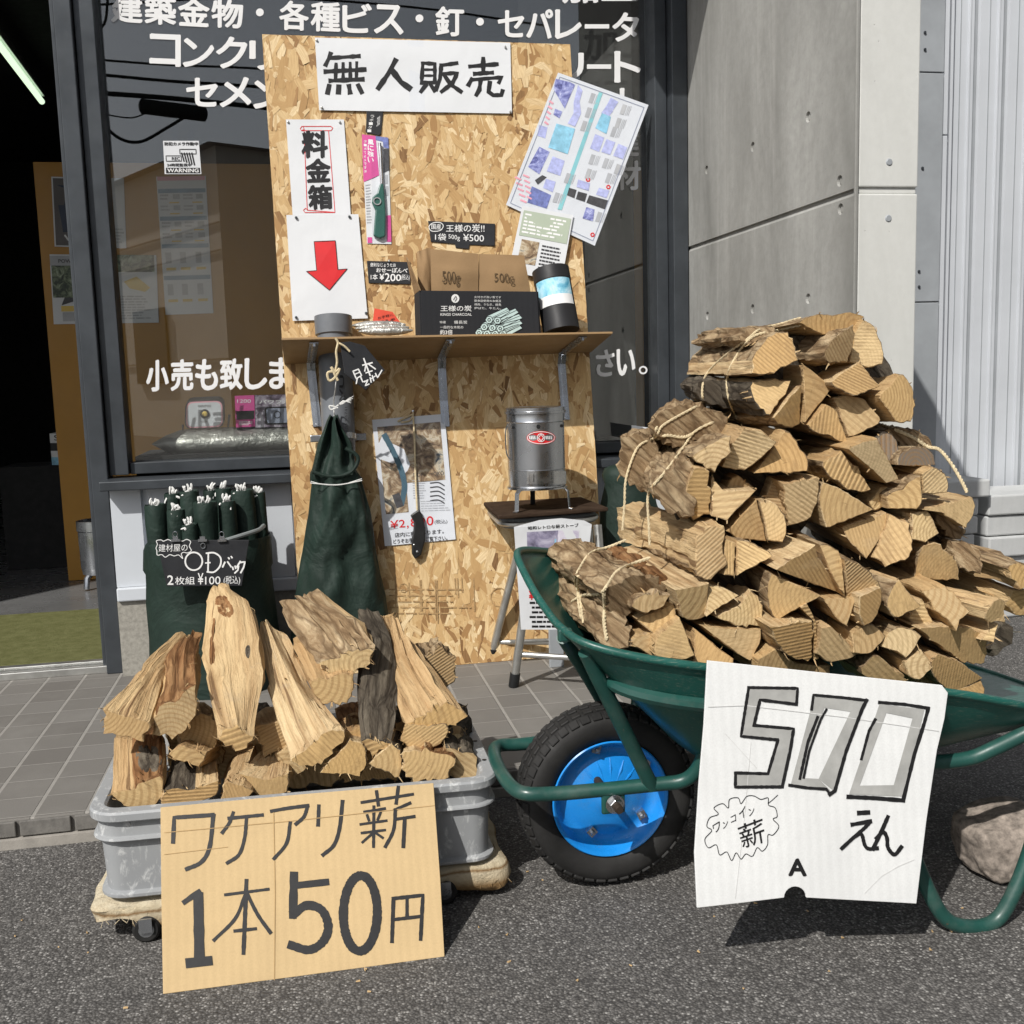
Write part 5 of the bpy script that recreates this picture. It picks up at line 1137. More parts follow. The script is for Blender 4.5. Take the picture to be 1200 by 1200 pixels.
mb.add(gx[0]+gx[1], [(i, i+1, 10+i, 9+i) for i in range(8)]); stroke(mb, [(619, 553), (648, 552), (648, 566), (620, 567)], 1.4, cyl, closed=True, e0=.004); mb.build('draft_door', M['steel'], t, smooth=True)
mb = MB(); mb.add([cyl.w(x, y, .0035) for x, y in ((625, 556), (646, 555), (646, 564), (625, 565))], [(0, 1, 2, 3)]); mb.build('draft_slot', plain('steel_shaded', (.12, .12, .11), .4, .6), t)
MB().tube(catmull([Vector((c.x, c.y, 0))+Vector((-rr*1.0, 0, zb+hh*.8)), Vector((c.x-rr*1.09, c.y-.01, zb+hh*.7)), Vector((c.x-rr*1.1, c.y-.02, zb+hh*.45)), Vector((c.x-rr*.98, c.y-.025, zb+hh*.36))], 5), .0016, 6).build('handle', M['frame'], t, smooth=True)
lathe_obj('stand_ring', [(rr*.75, zb-.006), (rr*1.06, zb-.006), (rr*1.06, zb-.002), (rr*.75, zb-.002)], (c.x, c.y, 0), M['steel'], t, 48)
for an in (-2.45, -.55, 1.5):
    d = Vector((math.cos(an), math.sin(an), 0)); o = Vector((c.x, c.y, 0)); w2 = Vector((-d.y, d.x, 0))*.007; P_ = [o+d*rr*.85+Vector((0, 0, zb-.0045)), o+d*rr*1.04+Vector((0, 0, zb-.006)), o+d*rr*1.14+Vector((0, 0, zb-.014)), o+d*rr*1.18+Vector((0, 0, zs+.018)), o+d*rr*1.3+Vector((0, 0, zs+.0155))]
    MB().loft([[p-w2, p+w2, p+w2-Vector((0, 0, .003))-d*.002, p-w2-Vector((0, 0, .003))-d*.002] for p in P_]).build('leg', M['galv'] if an != 1.5 else M['black'], t, bevel=.001)
# price paper hung from the stool
t = thing('stove_leaflet', 'crumpled white stove leaflet hanging from the front of the stool', 'leaflet', tuple(PY(635, 738, 2.61)))
bp = ypl(2.605); KL = lambda p: crop(p, 595, 600, 8.273)
qd = KL([(60, 145), (815, 120), (700, 1140), (130, 1140)]); o, sp = sheet('paper', qd, bp, PAPER, t, curl=.012, seed=21, n=12, e=0)
arch = KL([(60, 146), (310, 78), (520, 60), (740, 82), (815, 120), (815, 125), (60, 150)]); m = MB(); m.prism([bp.w(x, y, .006) for x, y in arch], Vector((0, .0006, 0))); m.build('paper_fold', PAPER, t)
mb = MB(); txt(mb, '昭和レトロな薪ストーブ', KL([(195, 140), (685, 108), (688, 145), (198, 172)]), sp, .015); patch(mb, KL([(185, 195), (490, 178), (480, 400), (190, 380)]), sp, 1); patch(mb, KL([(490, 178), (690, 180), (690, 430), (470, 420)]), sp, 2); patch(mb, KL([(245, 290), (375, 290), (370, 400), (260, 400)]), sp, 3, .0004); patch(mb, KL([(370, 280), (470, 260), (460, 420), (375, 410)]), sp, 3, .0006); patch(mb, KL([(195, 600), (300, 600), (300, 730), (200, 730)]), sp, 4)
txt(mb, '¥', KL([(205, 765), (258, 765), (258, 850), (205, 850)]), sp, .02, 5)
for i in range(6): lines(mb, KL([(212+(i % 3 > 0)*22, 870+i*46), (560, 870+i*46), (560, 892+i*46), (212+(i % 3 > 0)*22, 892+i*46)]), 0, 0, 1, 1, 1, 0, .9, sp)
mb.build('print', [INK, photo_print('print_lavender', ['4a4658', '8d88a0', 'c4c0d0'], 22), photo_print('print_mauve', ['a8a0b8', 'd0cad8', 'e6e2ea'], 22), SKYPRINT, LGREYINK, REDINK], t)
# rolled sack bundle behind the firewood, small white card
t = thing('tied_sack', 'dark green sack tied with pale cord half hidden behind the firewood', 'sack', tuple(PZ(722, 770, 0)))
ringed([(775, 706, 770), (700, 703, 772), (640, 704, 772), (598, 704, 770), (592, 704, 768), (575, 707, 764), (566, 709, 760), (556, 706, 764), (548, 709, 760), (545, 716, 752)], 2.98, M['sack'], 'sack_body', t, .006, .7, (True, True), 32, 4)
cc_ = PY(736, 566, 2.98); MB().tube([cc_+Vector((math.cos(i*.4)*.063, math.sin(i*.4)*.046, .006*math.sin(i*.4))) for i in range(16)], .003, 6, True).build('jute_cord', M['twine'], t, smooth=True)
t = thing('window_card', 'tiny white card with black print at the window foot behind the firewood', 'card', tuple(PY(755, 515, 3.13)))
bp = ypl(3.128); o, sp = sheet('paper', [(740, 498), (772, 503), (771, 520), (741, 515)], bp, PAPER, t, curl=.001, seed=3, e=0); mb = MB(); txt(mb, '回転', [(743, 503), (768, 506), (768, 513), (743, 511)], sp, .03); mb.build('lettering', INK, t)
# ================================================================== CRATE OF SPLIT LOGS
def rloop(x0, x1, y0, y1, r, z, n=6):
    out = []
    for cx, cy, a0 in ((x0+r, y0+r, math.pi), (x1-r, y0+r, 1.5*math.pi), (x1-r, y1-r, 0), (x0+r, y1-r, .5*math.pi)):
        for i in range(n+1):
            a = a0+i*.5*math.pi/n; out.append(Vector((cx+r*math.cos(a), cy+r*math.sin(a), z)))
    return out
SK = -.0165
def skew(p): return Vector((p.x, p.y, p.z+SK*(p.x+.368)))
CX0, CX1, CY0, CY1 = -.370, .291, 1.655, 2.085
t = thing('plastic_crate', 'scuffed grey plastic crate holding loose split logs', 'crate', (-.04, 1.87, .022))
prof = [(.024, .0235), (.011, .0235), (.009, .0255), (.009, .030), (.0185, .033), (.0145, .118), (.0125, .1195), (.004, .121), (.003, .1225), (.004, .125), (.010, .1275), (.0115, .1515), (.002, .1535), (0, .156), (0, .1665), (.003, .170), (.022, .1705), (.026, .167), (.030, .150), (.040, .036)]
loops = [[skew(p) for p in rloop(CX0+i, CX1-i, CY0+i, CY1-i, max(.012, .05-i), z)] for i, z in prof]
MB().loft(loops, caps=(True, True)).build('crate_body', M['crate'], t, smooth=18)
mb = MB()
for px, py in ((150, 965), (546, 943)): mb.lathe([(0, .002), (.0035, .0015), (.004, 0)], skew(PY(px, py, CY0+.011)), 12, (0, -1, 0))
mb.build('plug', plain('plug_grey', (.5, .5, .5), .5), t)
mb = MB()
for px, py in ((553, 835), (562, 859), (572, 884)):
    p = skew(Vector((CX1-.012, PY(px, py, 2).y, .1706))); 
for yy in (1.75, 1.85, 1.95): mb.lathe([(0, .0006), (.004, .0006), (.0042, 0)], skew(Vector((CX1-.012, yy, .1706))), 10, (0, 0, 1))
mb.build('drain_hole', M['black'], t)
dl = thing('rug_dolly', 'low wheeled dolly wrapped in cream rug under the grey crate', 'dolly', (-.04, 1.87, ZA))
mb = MB(); mb.bx((-.35, 1.68, -.012), (.29, 2.07, .004)); mb.build('deck', plain('deck_wood', (.2, .14, .08), .8), dl)
loops = []
for i, z in ((.03, -.010), (.004, -.019), (-.004, -.018), (-.006, -.004), (-.005, .008), (-.001, .014), (.03, .018)):
    l = []
    for q in rloop(-.372, .300, 1.668, 2.08, .03, z, 5): l.append(q)
    # denser wavy outline
    d = []; N_ = len(l)
    for k in range(N_):
        a, b = l[k], l[(k+1) % N_]; m_ = max(1, int((b-a).length/.014))
        d += [a+(b-a)*j/m_ for j in range(m_)]
    cen = Vector((-.036, 1.874, z)); d = [p+(p-cen).normalized()*(-i+.010*noise.noise((p.x*22, p.y*22, z*60)))+Vector((0, 0, (.026*noise.noise((p.x*13, p.y*13, 3)) if z < 0 else .003*noise.noise((p.x*20, p.y*20, 7)))-(.004 if p.x < -.2 else 0))) for p in d]
    loops.append([skew(p) for p in d])
MB().loft(loops, caps=(True, True)).build('rug', M['rug'], dl, smooth=70)
mb = MB(); rs = random.Random(5)
for k in range(16):
    x = rs.uniform(-.36, -.31) if k % 2 else rs.uniform(.25, .30); p = Vector((x, 1.664, -.010+SK*(x+.368))); mb.tube([p, p+Vector((rs.uniform(-.008, .008), -.002, -rs.uniform(.004, .014)))], .0006, 4)
mb.build('frayed_edge', M['rug'], dl)
for x, y in ((-.292, 1.672), (.190, 1.672), (-.285, 2.05), (.185, 2.05)):
    cw = Vector((x, y, ZA+.022)); o = MB().lathe([(.006, -.010), (.018, -.011), (.022, -.007), (.022, .007), (.018, .011), (.006, .010)], cw, 28, (0, 1, 0), True).build('caster', M['rubber'], dl, smooth=40)
    m = MB(); m.lathe([(0, .014), (.006, .013), (.008, .0105), (.0165, .0105)], cw, 20, (0, -1, 0)); m.bx((x-.010, y-.016, ZA+.02), (x+.010, y-.0125, -.012)); m.build('hub', M['galv'], o, smooth=40)
# ------------------------------------------------------------------ a split log
def log_mesh(name, secs, bark=(), seed=0, parent=None, rough=.0022, mats=None, bulge=.10, step=.007, lstep=.014, shards=7):
    """loft through closed sections (equal vertex counts); edges listed in bark are bark, the rest split wood"""
    rs = random.Random(seed); n = len(secs[0]); L = sum(((sum(secs[i+1], Vector())-sum(secs[i], Vector()))/n).length for i in range(len(secs)-1))
    seg = [max(2, int((secs[0][i]-secs[0][(i+1) % n]).length/step)) for i in range(n)]
    def ring(sec):
        c = sum(sec, Vector())/n; out = []
        for i in range(n):
            a, b = sec[i], sec[(i+1) % n]; mid = (a+b)/2-c; ln = (b-a).length
            o = mid-(b-a)*(mid.dot(b-a)/max(1e-9, ln*ln)); o = o.normalized() if o.length > 1e-6 else Vector()
            for k in range(seg[i]):
                t = k/seg[i]; p = a+(b-a)*t
                if i in bark: p = p+o*(bulge*ln*4*t*(1-t))
                out.append(p)
        return out
    RG = [ring(s_) for s_ in secs]; N_ = len(RG[0]); em = [i for i in range(n) for k in range(seg[i])]
    ks = max(5, int(L/lstep)); rings = []
    jit = [rough*rs.uniform(-1, 1)*(.6 if em[j] not in bark else 1) for j in range(N_)]
    so1, so2 = rs.uniform(0, 90), rs.uniform(0, 90)
    for k in range(ks+1):
        t = k/ks*(len(RG)-1); i = min(int(t), len(RG)-2); f = t-i
        if len(RG) > 2: f = f*f*(3-2*f)*.5+f*.5
        r0 = [a*(1-f)+b*f for a, b in zip(RG[i], RG[i+1])]; c = sum(r0, Vector())/N_
        out = []
        for j, p in enumerate(r0):
            d = (p-c); d = d.normalized() if d.length > 1e-6 else d; bk = em[j] in bark
            w_ = jit[j]+noise.noise((so1+j*.16, so2+k*.22, 0))*rough*(2.6 if bk else 1.5)+(noise.noise((so1+j*.6, so2+k*.7, 5))*rough*(1.7 if bk else .5))
            if not bk: w_ += rough*1.3*(abs(noise.noise((so2+j*.85, so1+k*.05, 9)))*2-.5)+rough*1.1*(1 if noise.noise((so1+j*.33, so2+k*.10, 3)) > .12 else -.2)
            if k in (0, ks): w_ -= .0018
            out.append(p+d*w_)
        rings.append(out)
    # slightly inset first ring pair gives a worn arris
    ax = (sum(RG[-1], Vector())-sum(RG[0], Vector())).normalized()
    rings.insert(1, [p+ax*.0016+(p-sum(rings[0], Vector())/N_).normalized()*.0018 for p in rings[0]])
    K = len(rings); mb = MB(); vs = [p for r_ in rings for p in r_]; fs = []; ms = []; uv = []
    per = [0.0]
    for j in range(N_): per.append(per[-1]+(RG[0][j]-RG[0][(j+1) % N_]).length)
    ou, ov = rs.uniform(0, 5), rs.uniform(0, 5)
    for k in range(K-1):
        for j in range(N_):
            j2 = (j+1) % N_; fs.append((k*N_+j, k*N_+j2, (k+1)*N_+j2, (k+1)*N_+j)); ms.append(2 if em[j] in bark else 1)
            a, b = k*L/(K-1), (k+1)*L/(K-1); uv.append([(ou+per[j], ov+a), (ou+per[j+1], ov+a), (ou+per[j+1], ov+b), (ou+per[j], ov+b)])
    # pith: sharpest corner away from the bark
    best, pi_ = 9, 0
    for i in range(n):
        if bark and (i in bark or (i-1) % n in bark): continue
        a, b, c = secs[0][i-1], secs[0][i], secs[0][(i+1) % n]; an = (a-b).angle(c-b, 3)
        if an < best: best, pi_ = an, i
    u = ax.orthogonal().normalized(); v = ax.cross(u); pith = secs[0][pi_]
    for kk, rev in ((0, True), (K-1, False)):
        idx = list(range(kk*N_, kk*N_+N_)); 
        if rev: idx = idx[::-1]
        fs.append(tuple(idx)); ms.append(0); uv.append([((vs[i]-pith).dot(u), (vs[i]-pith).dot(v)) for i in idx])
    nv = len(vs)
    for q in range(shards):
        j = rs.randrange(N_); k = rs.choice((0, 1, 1, 2, rs.randrange(K-1))); p = rings[k][j]; cc_ = sum(rings[k], Vector())/N_; d = (p-cc_).normalized(); tn = d.cross(ax).normalized()
        l_ = rs.uniform(.005, .018); wd_ = rs.uniform(.0006, .0016); dr = (ax*rs.uniform(-1, .6)+d*rs.uniform(.05, .5)+tn*rs.uniform(-.4, .4)).normalized()
        m0 = p+dr*l_*.5+d*rs.uniform(0, .003); i0 = len(vs)
        vs += [p-tn*wd_, p+tn*wd_, p+d*wd_, m0-tn*wd_*.7, m0+tn*wd_*.7, m0+d*wd_*.6, p+dr*l_]
        for f_ in ((0, 1, 4, 3), (1, 2, 5, 4), (2, 0, 3, 5), (3, 4, 6), (4, 5, 6), (5, 3, 6)): fs.append(tuple(i0+z for z in f_)); ms.append(1); uv.append([(ou+per[j]+.001*z, ov+.002*z) for z in range(len(f_))])
    mb.add(vs, fs, ms, uv); o = mb.build(name, mats or [M['end'], M['split'], M['bark']], parent, uv=True, smooth=26)
    return o, vs, fs
KE = lambda p: crop(p, 80, 670, 4.286)
KF = lambda p: crop(p, 320, 670, 4.286)
def clog(label, secs, bark=(), kind='bark', seed=0, split='split', **kw):
    S3 = [[PY(x, y, yy) for x, y in pts] for pts, yy in secs]
    kw.setdefault('shards', 14); t, vs, fs = log_mesh('split_log', S3, bark, seed, None, mats=[M['end'], M[split], M[kind]], **kw)
    tag(t, label, 'log', 'loose split logs in the grey crate'); return t
clog('short log at the crate\'s left end with a round knot on its front', [(KE([(208, 1118), (330, 1085), (478, 1035), (485, 1125), (430, 1188), (300, 1192)]), 1.72), (KE([(228, 835), (325, 840), (478, 850), (492, 930), (430, 990), (300, 990)]), 1.80), ([(140, 850), (165, 845), (190, 850), (193, 868), (180, 880), (150, 880)], 1.88)], (1,), 'rust', 1, rough=.003)
clog('long slanting log with a pale split top at the pile\'s left', [(KE([(188, 705), (260, 725), (385, 760), (408, 800), (370, 850), (186, 812)]), 1.735), (KE([(380, 470), (420, 465), (480, 520), (500, 620), (430, 640), (330, 560)]), 1.83), (KE([(560, 305), (600, 303), (645, 340), (650, 430), (600, 440), (520, 380)]), 1.93)], (), 'rust', 2, rough=.0035)
clog('log with torn reddish brown fibres lying right of the pale slanting one', [(KE([(440, 720), (560, 640), (632, 580), (625, 720), (520, 852), (445, 805)]), 1.75), (KE([(470, 500), (560, 400), (640, 420), (650, 560), (560, 640), (450, 620)]), 1.84), (KE([(560, 320), (610, 300), (660, 315), (664, 420), (620, 440), (560, 420)]), 1.93)], (0, 1), 'rust', 3, rough=.005)
clog('tallest upright log with a broad flat face and a knot near its tip', [(KE([(768, 795), (850, 762), (930, 828), (895, 885), (840, 898), (775, 862)]), 1.74), (KE([(695, 520), (800, 500), (975, 510), (985, 560), (900, 640), (740, 600)]), 1.81), (KE([(664, 390), (780, 330), (965, 330), (990, 450), (900, 500), (700, 470)]), 1.86), (KE([(690, 150), (780, 120), (900, 140), (945, 230), (880, 260), (720, 220)]), 1.93), (KE([(735, 75), (752, 65), (775, 75), (790, 95), (770, 105), (740, 95)]), 1.96)], (), 'bark', 4, rough=.0042)
clog('pale straight log leaning right of the tallest log', [(KE([(1130, 948), (1270, 820), (1388, 800), (1384, 855), (1220, 992), (1160, 975)]), 1.73), (KE([(1010, 590), (1120, 520), (1240, 600), (1260, 700), (1120, 760), (1040, 700)]), 1.83), (KE([(958, 245), (1000, 245), (1090, 330), (1100, 420), (1030, 450), (975, 380)]), 1.94)], (), 'bark', 5, rough=.0042)
clog('shaggy topped log across the top of the crate pile', [(KF([(235, 462), (510, 398), (482, 480), (400, 492), (270, 492)]), 1.80), (KF([(140, 330), (400, 230), (470, 300), (400, 380), (200, 400)]), 1.87), (KF([(30, 150), (215, 95), (330, 195), (240, 260), (60, 220)]), 1.95)], (0,), 'bark', 6, rough=.0055)
clog('log with a pale five-sided end tucked under the shaggy one', [(KF([(192, 548), (300, 525), (410, 508), (416, 560), (378, 668), (228, 672)]), 1.79), (KF([(110, 380), (220, 340), (360, 330), (370, 420), (330, 480), (170, 480)]), 1.9), (KF([(100, 330), (200, 280), (320, 280), (330, 360), (300, 420), (150, 420)]), 1.96)], (), 'bark', 7, rough=.004)
clog('upright log with dark grey weathered bark on the crate pile', [(KF([(440, 882), (462, 830), (596, 866), (500, 928)]), 1.735), (KF([(418, 660), (462, 640), (625, 690), (540, 740)]), 1.78), (KF([(425, 400), (520, 330), (640, 480), (520, 560)]), 1.86), (KF([(415, 195), (460, 185), (545, 215), (500, 260)]), 1.94)], (0, 1), 'greybark', 8, rough=.003, bulge=.05)
clog('pale golden log leaning at the right of the crate pile', [(KF([(660, 768), (880, 640), (970, 728), (930, 768), (690, 778)]), 1.76), (KF([(560, 480), (700, 400), (790, 500), (740, 560), (600, 560)]), 1.86), (KF([(545, 225), (630, 225), (650, 300), (620, 350), (560, 320)]), 1.95)], (), 'bark', 9, rough=.0042)
clog('round ended log behind the pale golden one', [(KF([(548, 225), (600, 212), (635, 260), (630, 320), (585, 355), (550, 310)]), 1.955), (KF([(555, 235), (600, 222), (630, 265), (625, 310), (585, 335), (555, 300)]), 2.04)], (), 'bark', 10)
clog('frayed log at the back right corner with curled strips', [(KF([(720, 480), (780, 400), (870, 380), (910, 440), (890, 560), (840, 600), (760, 560)]), 1.95), (KF([(700, 400), (760, 340), (840, 340), (880, 400), (860, 500), (820, 540), (740, 500)]), 2.07)], (0, 1, 2), 'bark', 11, rough=.006)
clog('flat topped stub left of centre under the tallest log', [(KE([(508, 918), (560, 870), (690, 905), (662, 985), (515, 940)]), 1.735), (KE([(560, 850), (680, 790), (778, 865), (760, 920), (600, 900)]), 1.86)], (), 'bark', 12)
clog('dark sided log low behind the cardboard sign, second from the left', [(KE([(475, 1110), (640, 1085), (752, 1050), (745, 1120), (640, 1180), (475, 1182)]), 1.715), (KE([(512, 950), (640, 960), (752, 960), (760, 1040), (650, 1080), (500, 1060)]), 1.80), (KE([(530, 900), (640, 900), (740, 900), (750, 980), (650, 1010), (520, 990)]), 1.92)], (0,), 'greybark', 13)
clog('pinkish split log low in the middle of the crate', [(KE([(762, 1148), (790, 1060), (880, 1070), (935, 1105), (900, 1150)]), 1.715), (KE([(785, 1000), (860, 890), (930, 880), (960, 960), (860, 1020)]), 1.84), (KE([(800, 900), (880, 840), (950, 850), (980, 920), (880, 950)]), 1.95)], (), 'bark', 14)
clog('log with striped split side low in the middle right of the pinkish one', [(KE([(868, 1018), (1000, 1050), (1112, 1010), (1108, 1110), (1000, 1130), (930, 1100)]), 1.73), (KE([(990, 870), (1060, 830), (1120, 890), (1130, 990), (1050, 1010), (1000, 960)]), 1.86), (KE([(1020, 820), (1080, 790), (1140, 850), (1150, 930), (1080, 960), (1030, 900)]), 1.98)], (), 'bark', 15)
clog('small wedge log under the pale leaning one', [(KF([(232, 1012), (385, 850), (450, 868), (440, 1032)]), 1.73), (KF([(300, 900), (400, 780), (470, 800), (460, 940)]), 1.88)], (2,), 'bark', 16)
clog('stub with a cracked end right of the small wedge', [(KF([(480, 965), (600, 850), (632, 872), (632, 1030), (560, 1002)]), 1.73), (KF([(520, 880), (620, 790), (650, 800), (650, 940), (580, 920)]), 1.88)], (1, 2), 'greybark', 17)
clog('log with a two-toned end below the golden log', [(KF([(640, 850), (662, 765), (780, 780), (862, 768), (860, 850), (770, 912), (700, 900)]), 1.755), (KF([(660, 780), (690, 710), (790, 720), (870, 710), (870, 790), (790, 840), (720, 830)]), 1.92)], (2, 3), 'bark', 18)
clog('orange fibrous log low at the right behind the sign', [(KF([(640, 912), (740, 900), (840, 895), (922, 935), (870, 1052), (700, 1060)]), 1.715), (KF([(650, 850), (750, 830), (850, 820), (920, 850), (880, 960), (710, 970)]), 1.86)], (1, 2), 'rust', 19, rough=.005)
clog('grey brown log in the right corner of the crate', [(KF([(858, 880), (930, 900), (1052, 1030), (990, 1045), (925, 1040), (870, 980)]), 1.735), (KF([(862, 785), (900, 775), (985, 830), (1010, 900), (960, 920), (880, 860)]), 1.86)], (0, 1), 'greybark', 20, rough=.004)
clog('dim bark log deep in the crate behind the front row, left', [([(195, 858), (226, 850), (258, 862), (252, 912), (199, 916)], 1.86), ([(199, 836), (226, 828), (258, 838), (252, 892), (201, 896)], 2.045)], (0, 1, 2), 'rust', 30, rough=.004)
clog('dim bark log deep in the crate behind the front row, centre left', [([(252, 853), (291, 845), (330, 857), (324, 910), (256, 914)], 1.87), ([(256, 831), (291, 823), (330, 833), (324, 890), (258, 894)], 2.045)], (0, 1, 2), 'greybark', 31, rough=.004)
clog('dim bark log deep in the crate behind the front row, centre', [([(325, 866), (361, 858), (398, 870), (392, 920), (329, 924)], 1.86), ([(329, 844), (361, 836), (398, 846), (392, 900), (331, 904)], 2.045)], (0, 1, 2), 'bark', 32, rough=.004)
clog('dim bark log deep in the crate behind the front row, centre right', [([(392, 854), (431, 846), (470, 858), (464, 912), (396, 916)], 1.87), ([(396, 832), (431, 824), (470, 834), (464, 892), (398, 896)], 2.045)], (0, 1, 2), 'rust', 33, rough=.004)
clog('dim bark log deep in the crate behind the front row, right', [([(462, 846), (503, 838), (545, 850), (539, 900), (466, 904)], 1.86), ([(466, 824), (503, 816), (545, 826), (539, 880), (468, 884)], 2.045)], (0, 1, 2), 'greybark', 34, rough=.004)
clog('pale short piece wedged under the tallest log\'s foot', [([(200, 850), (236, 838), (264, 850), (252, 877), (214, 877)], 1.79), ([(194, 834), (230, 822), (258, 834), (246, 861), (208, 861)], 1.94)], (1,), 'bark', 60, rough=.003)
clog('pale stub right of the tallest log\'s lower end', [([(298, 852), (344, 838), (352, 874), (312, 884)], 1.8), ([(292, 836), (338, 822), (346, 858), (306, 868)], 1.95)], (1,), 'bark', 61, rough=.003)
clog('small pale piece left of the dark weathered log', [([(396, 862), (424, 850), (437, 880), (408, 890)], 1.79), ([(390, 846), (418, 834), (431, 864), (402, 874)], 1.94)], (1,), 'bark', 62, rough=.003)
clog('small split block below the pale leaning log', [([(322, 884), (352, 868), (360, 900), (338, 912)], 1.78), ([(316, 868), (346, 852), (354, 884), (332, 896)], 1.93)], (1,), 'bark', 63, rough=.003)
clog('short pale block at the right under the golden log\'s tip', [([(505, 862), (540, 858), (548, 890), (514, 892)], 1.8), ([(499, 846), (534, 842), (542, 874), (508, 876)], 1.95)], (1,), 'bark', 64, rough=.003)
def scar(log, name, outline, kind, rings=4, lift=.0012, seed=0):
    """a rough scar or knot growing out of a log's face: outline in pixels, laid on the real surface"""
    me = log.data; tree = BVHTree.FromPolygons([tuple(v.co) for v in me.vertices], [tuple(p.vertices) for p in me.polygons])
    ol_ = [tuple(p) for p in catmull(outline, 5, True)]; n = len(ol_); cx = sum(p[0] for p in ol_)/n; cy = sum(p[1] for p in ol_)/n; mb = MB(); vs = []
    for k in range(rings+1):
        for j, (x, y) in enumerate(ol_):
            f = 1-k/rings*.97; px, py = cx+(x-cx)*f, cy+(y-cy)*f; d = ray(px, py).normalized(); h = tree.ray_cast(C0, d)
            if h[0] is None: return
            vs.append(C0+d*(h[3]-(-.0005 if k == 0 else lift*(1+1.6*noise.noise((px*.35, py*.35, seed))))))
    uv = []; fs = []
    for k in range(rings):
        for j in range(n): fs.append((k*n+j, k*n+(j+1) % n, (k+1)*n+(j+1) % n, (k+1)*n+j)); uv.append([(ol_[a % n][0]*.0013*(1-k*.2), ol_[a % n][1]*.0013*(1-k*.2)) for a in (j, j+1, j+1, j)])
    mb.add(vs, fs, None, uv); mb.build(name, M[kind], log, uv=True, smooth=50)
def find(word): return [o for o in COL.objects if o.get('label') and o['label'].startswith(word)][0]
lg = find('tallest upright'); scar(lg, 'knot', KE([(735, 130), (775, 112), (815, 150), (830, 215), (800, 235), (760, 210), (742, 175)]), 'rust', seed=1); scar(lg, 'bark_strip', KE([(725, 235), (738, 240), (730, 330), (738, 420), (728, 500), (708, 440), (712, 330)]), 'rust', seed=2)
scar(lg, 'mould_stain', KE([(890, 375), (912, 365), (915, 410), (905, 440), (888, 420)]), 'greybark', lift=.0004, seed=4)
lg = find('short log at the crate'); scar(lg, 'knot', KE([(345, 885), (400, 870), (455, 890), (470, 950), (445, 1000), (385, 1005), (345, 960)]), 'greybark', seed=3)
# cardboard price sign
t = thing('cardboard_sign', 'brown cardboard price sign leaning on the grey crate', 'sign', tuple(PY(355, 1143, 1.508)))
CP = pl3(PY(191, 1165, 1.506), PY(521, 1120, 1.506), PY(348, 931, 1.646))
mp_ = [(188, 946), (350, 931), (508, 917.5), (516, 1030), (521, 1121), (350, 1144), (191, 1165), (189, 1050)]
board('cardboard', mp_, CP, .004, M['card'], t, bevel=.0008)
KG = lambda p: crop(p, 90, 860, 2.264); mb = MB()
for wd, sm, pts in ((11, 0, [(255, 288), (258, 222), (362, 215)]), (11, 1, [(362, 215), (352, 300), (330, 340), (290, 359)]), (9, 1, [(415, 208), (405, 235), (385, 263)]), (9, 0, [(402, 224), (493, 215)]), (9, 1, [(450, 222), (445, 275), (430, 320), (398, 343)]),
    (9, 1, [(515, 205), (560, 197), (614, 190)]), (9, 1, [(612, 192), (602, 220), (580, 240)]), (9, 1, [(566, 235), (556, 290), (522, 332)]), (10, 0, [(642, 190), (640, 243)]), (10, 1, [(705, 178), (697, 250), (682, 295), (652, 322)]),
    (8, 0, [(755, 182), (892, 160)]), (9, 0, [(795, 152), (800, 190)]), (9, 0, [(853, 140), (847, 185)]), (7, 0, [(762, 207), (818, 198)]), (7, 0, [(770, 215), (775, 230)]), (7, 0, [(806, 208), (798, 228)]), (7, 0, [(752, 240), (822, 230)]), (8, 0, [(788, 192), (787, 300)]), (7, 0, [(755, 263), (818, 255)]), (7, 0, [(783, 265), (757, 288)]), (7, 0, [(792, 262), (812, 276)]), (8, 0, [(885, 183), (842, 202)]), (9, 1, [(845, 200), (840, 255), (818, 300)]), (8, 0, [(848, 226), (896, 219)]), (10, 0, [(870, 222), (866, 300)]),
    (14, 0, [(284, 447), (325, 418)]), (27, 0, [(322, 428), (325, 592)]), (26, 0, [(296, 608), (352, 602)]),
    (8, 0, [(393, 427), (509, 412)]), (11, 0, [(450, 388), (442, 583)]), (9, 1, [(447, 425), (420, 490), (363, 548)]), (10, 1, [(452, 425), (480, 480), (514, 528)]), (9, 0, [(418, 523), (475, 517)]),
    (22, 0, [(576, 372), (573, 484)]), (18, 0, [(582, 402), (664, 393)]), (23, 1, [(574, 478), (610, 455), (650, 468), (667, 512), (652, 552), (615, 573), (566, 560)]),
    (10, 0, [(840, 436), (836, 552)]), (10, 0, [(838, 437), (918, 428), (912, 546)]), (9, 0, [(876, 434), (876, 488)]), (9, 0, [(838, 493), (914, 484)])): stroke(mb, KG(pts), wd/2.264, CP, 0, bool(sm), rough=.10)
stroke(mb, KG([(752+45*math.cos(i*math.pi/8)+8*math.sin(i*math.pi/8)*-.2, 476+100*math.sin(i*math.pi/8)) for i in range(16)]), 10.6, CP, 0, True, True, rough=.08)
mb.build('lettering', INK, t)
mb = MB(); stroke(mb, KG([(522, 200), (526, 420), (524, 655)]), .9, CP, 0, rough=.2); stroke(mb, KG([(232, 262), (560, 232), (948, 190)]), .8, CP, 0); stroke(mb, KG([(232, 320), (400, 300)]), .6, CP, 0); mb.build('crease', plain('crease_tan', (.42, .28, .13), .9), t)
mb = MB(); rs = random.Random(31)
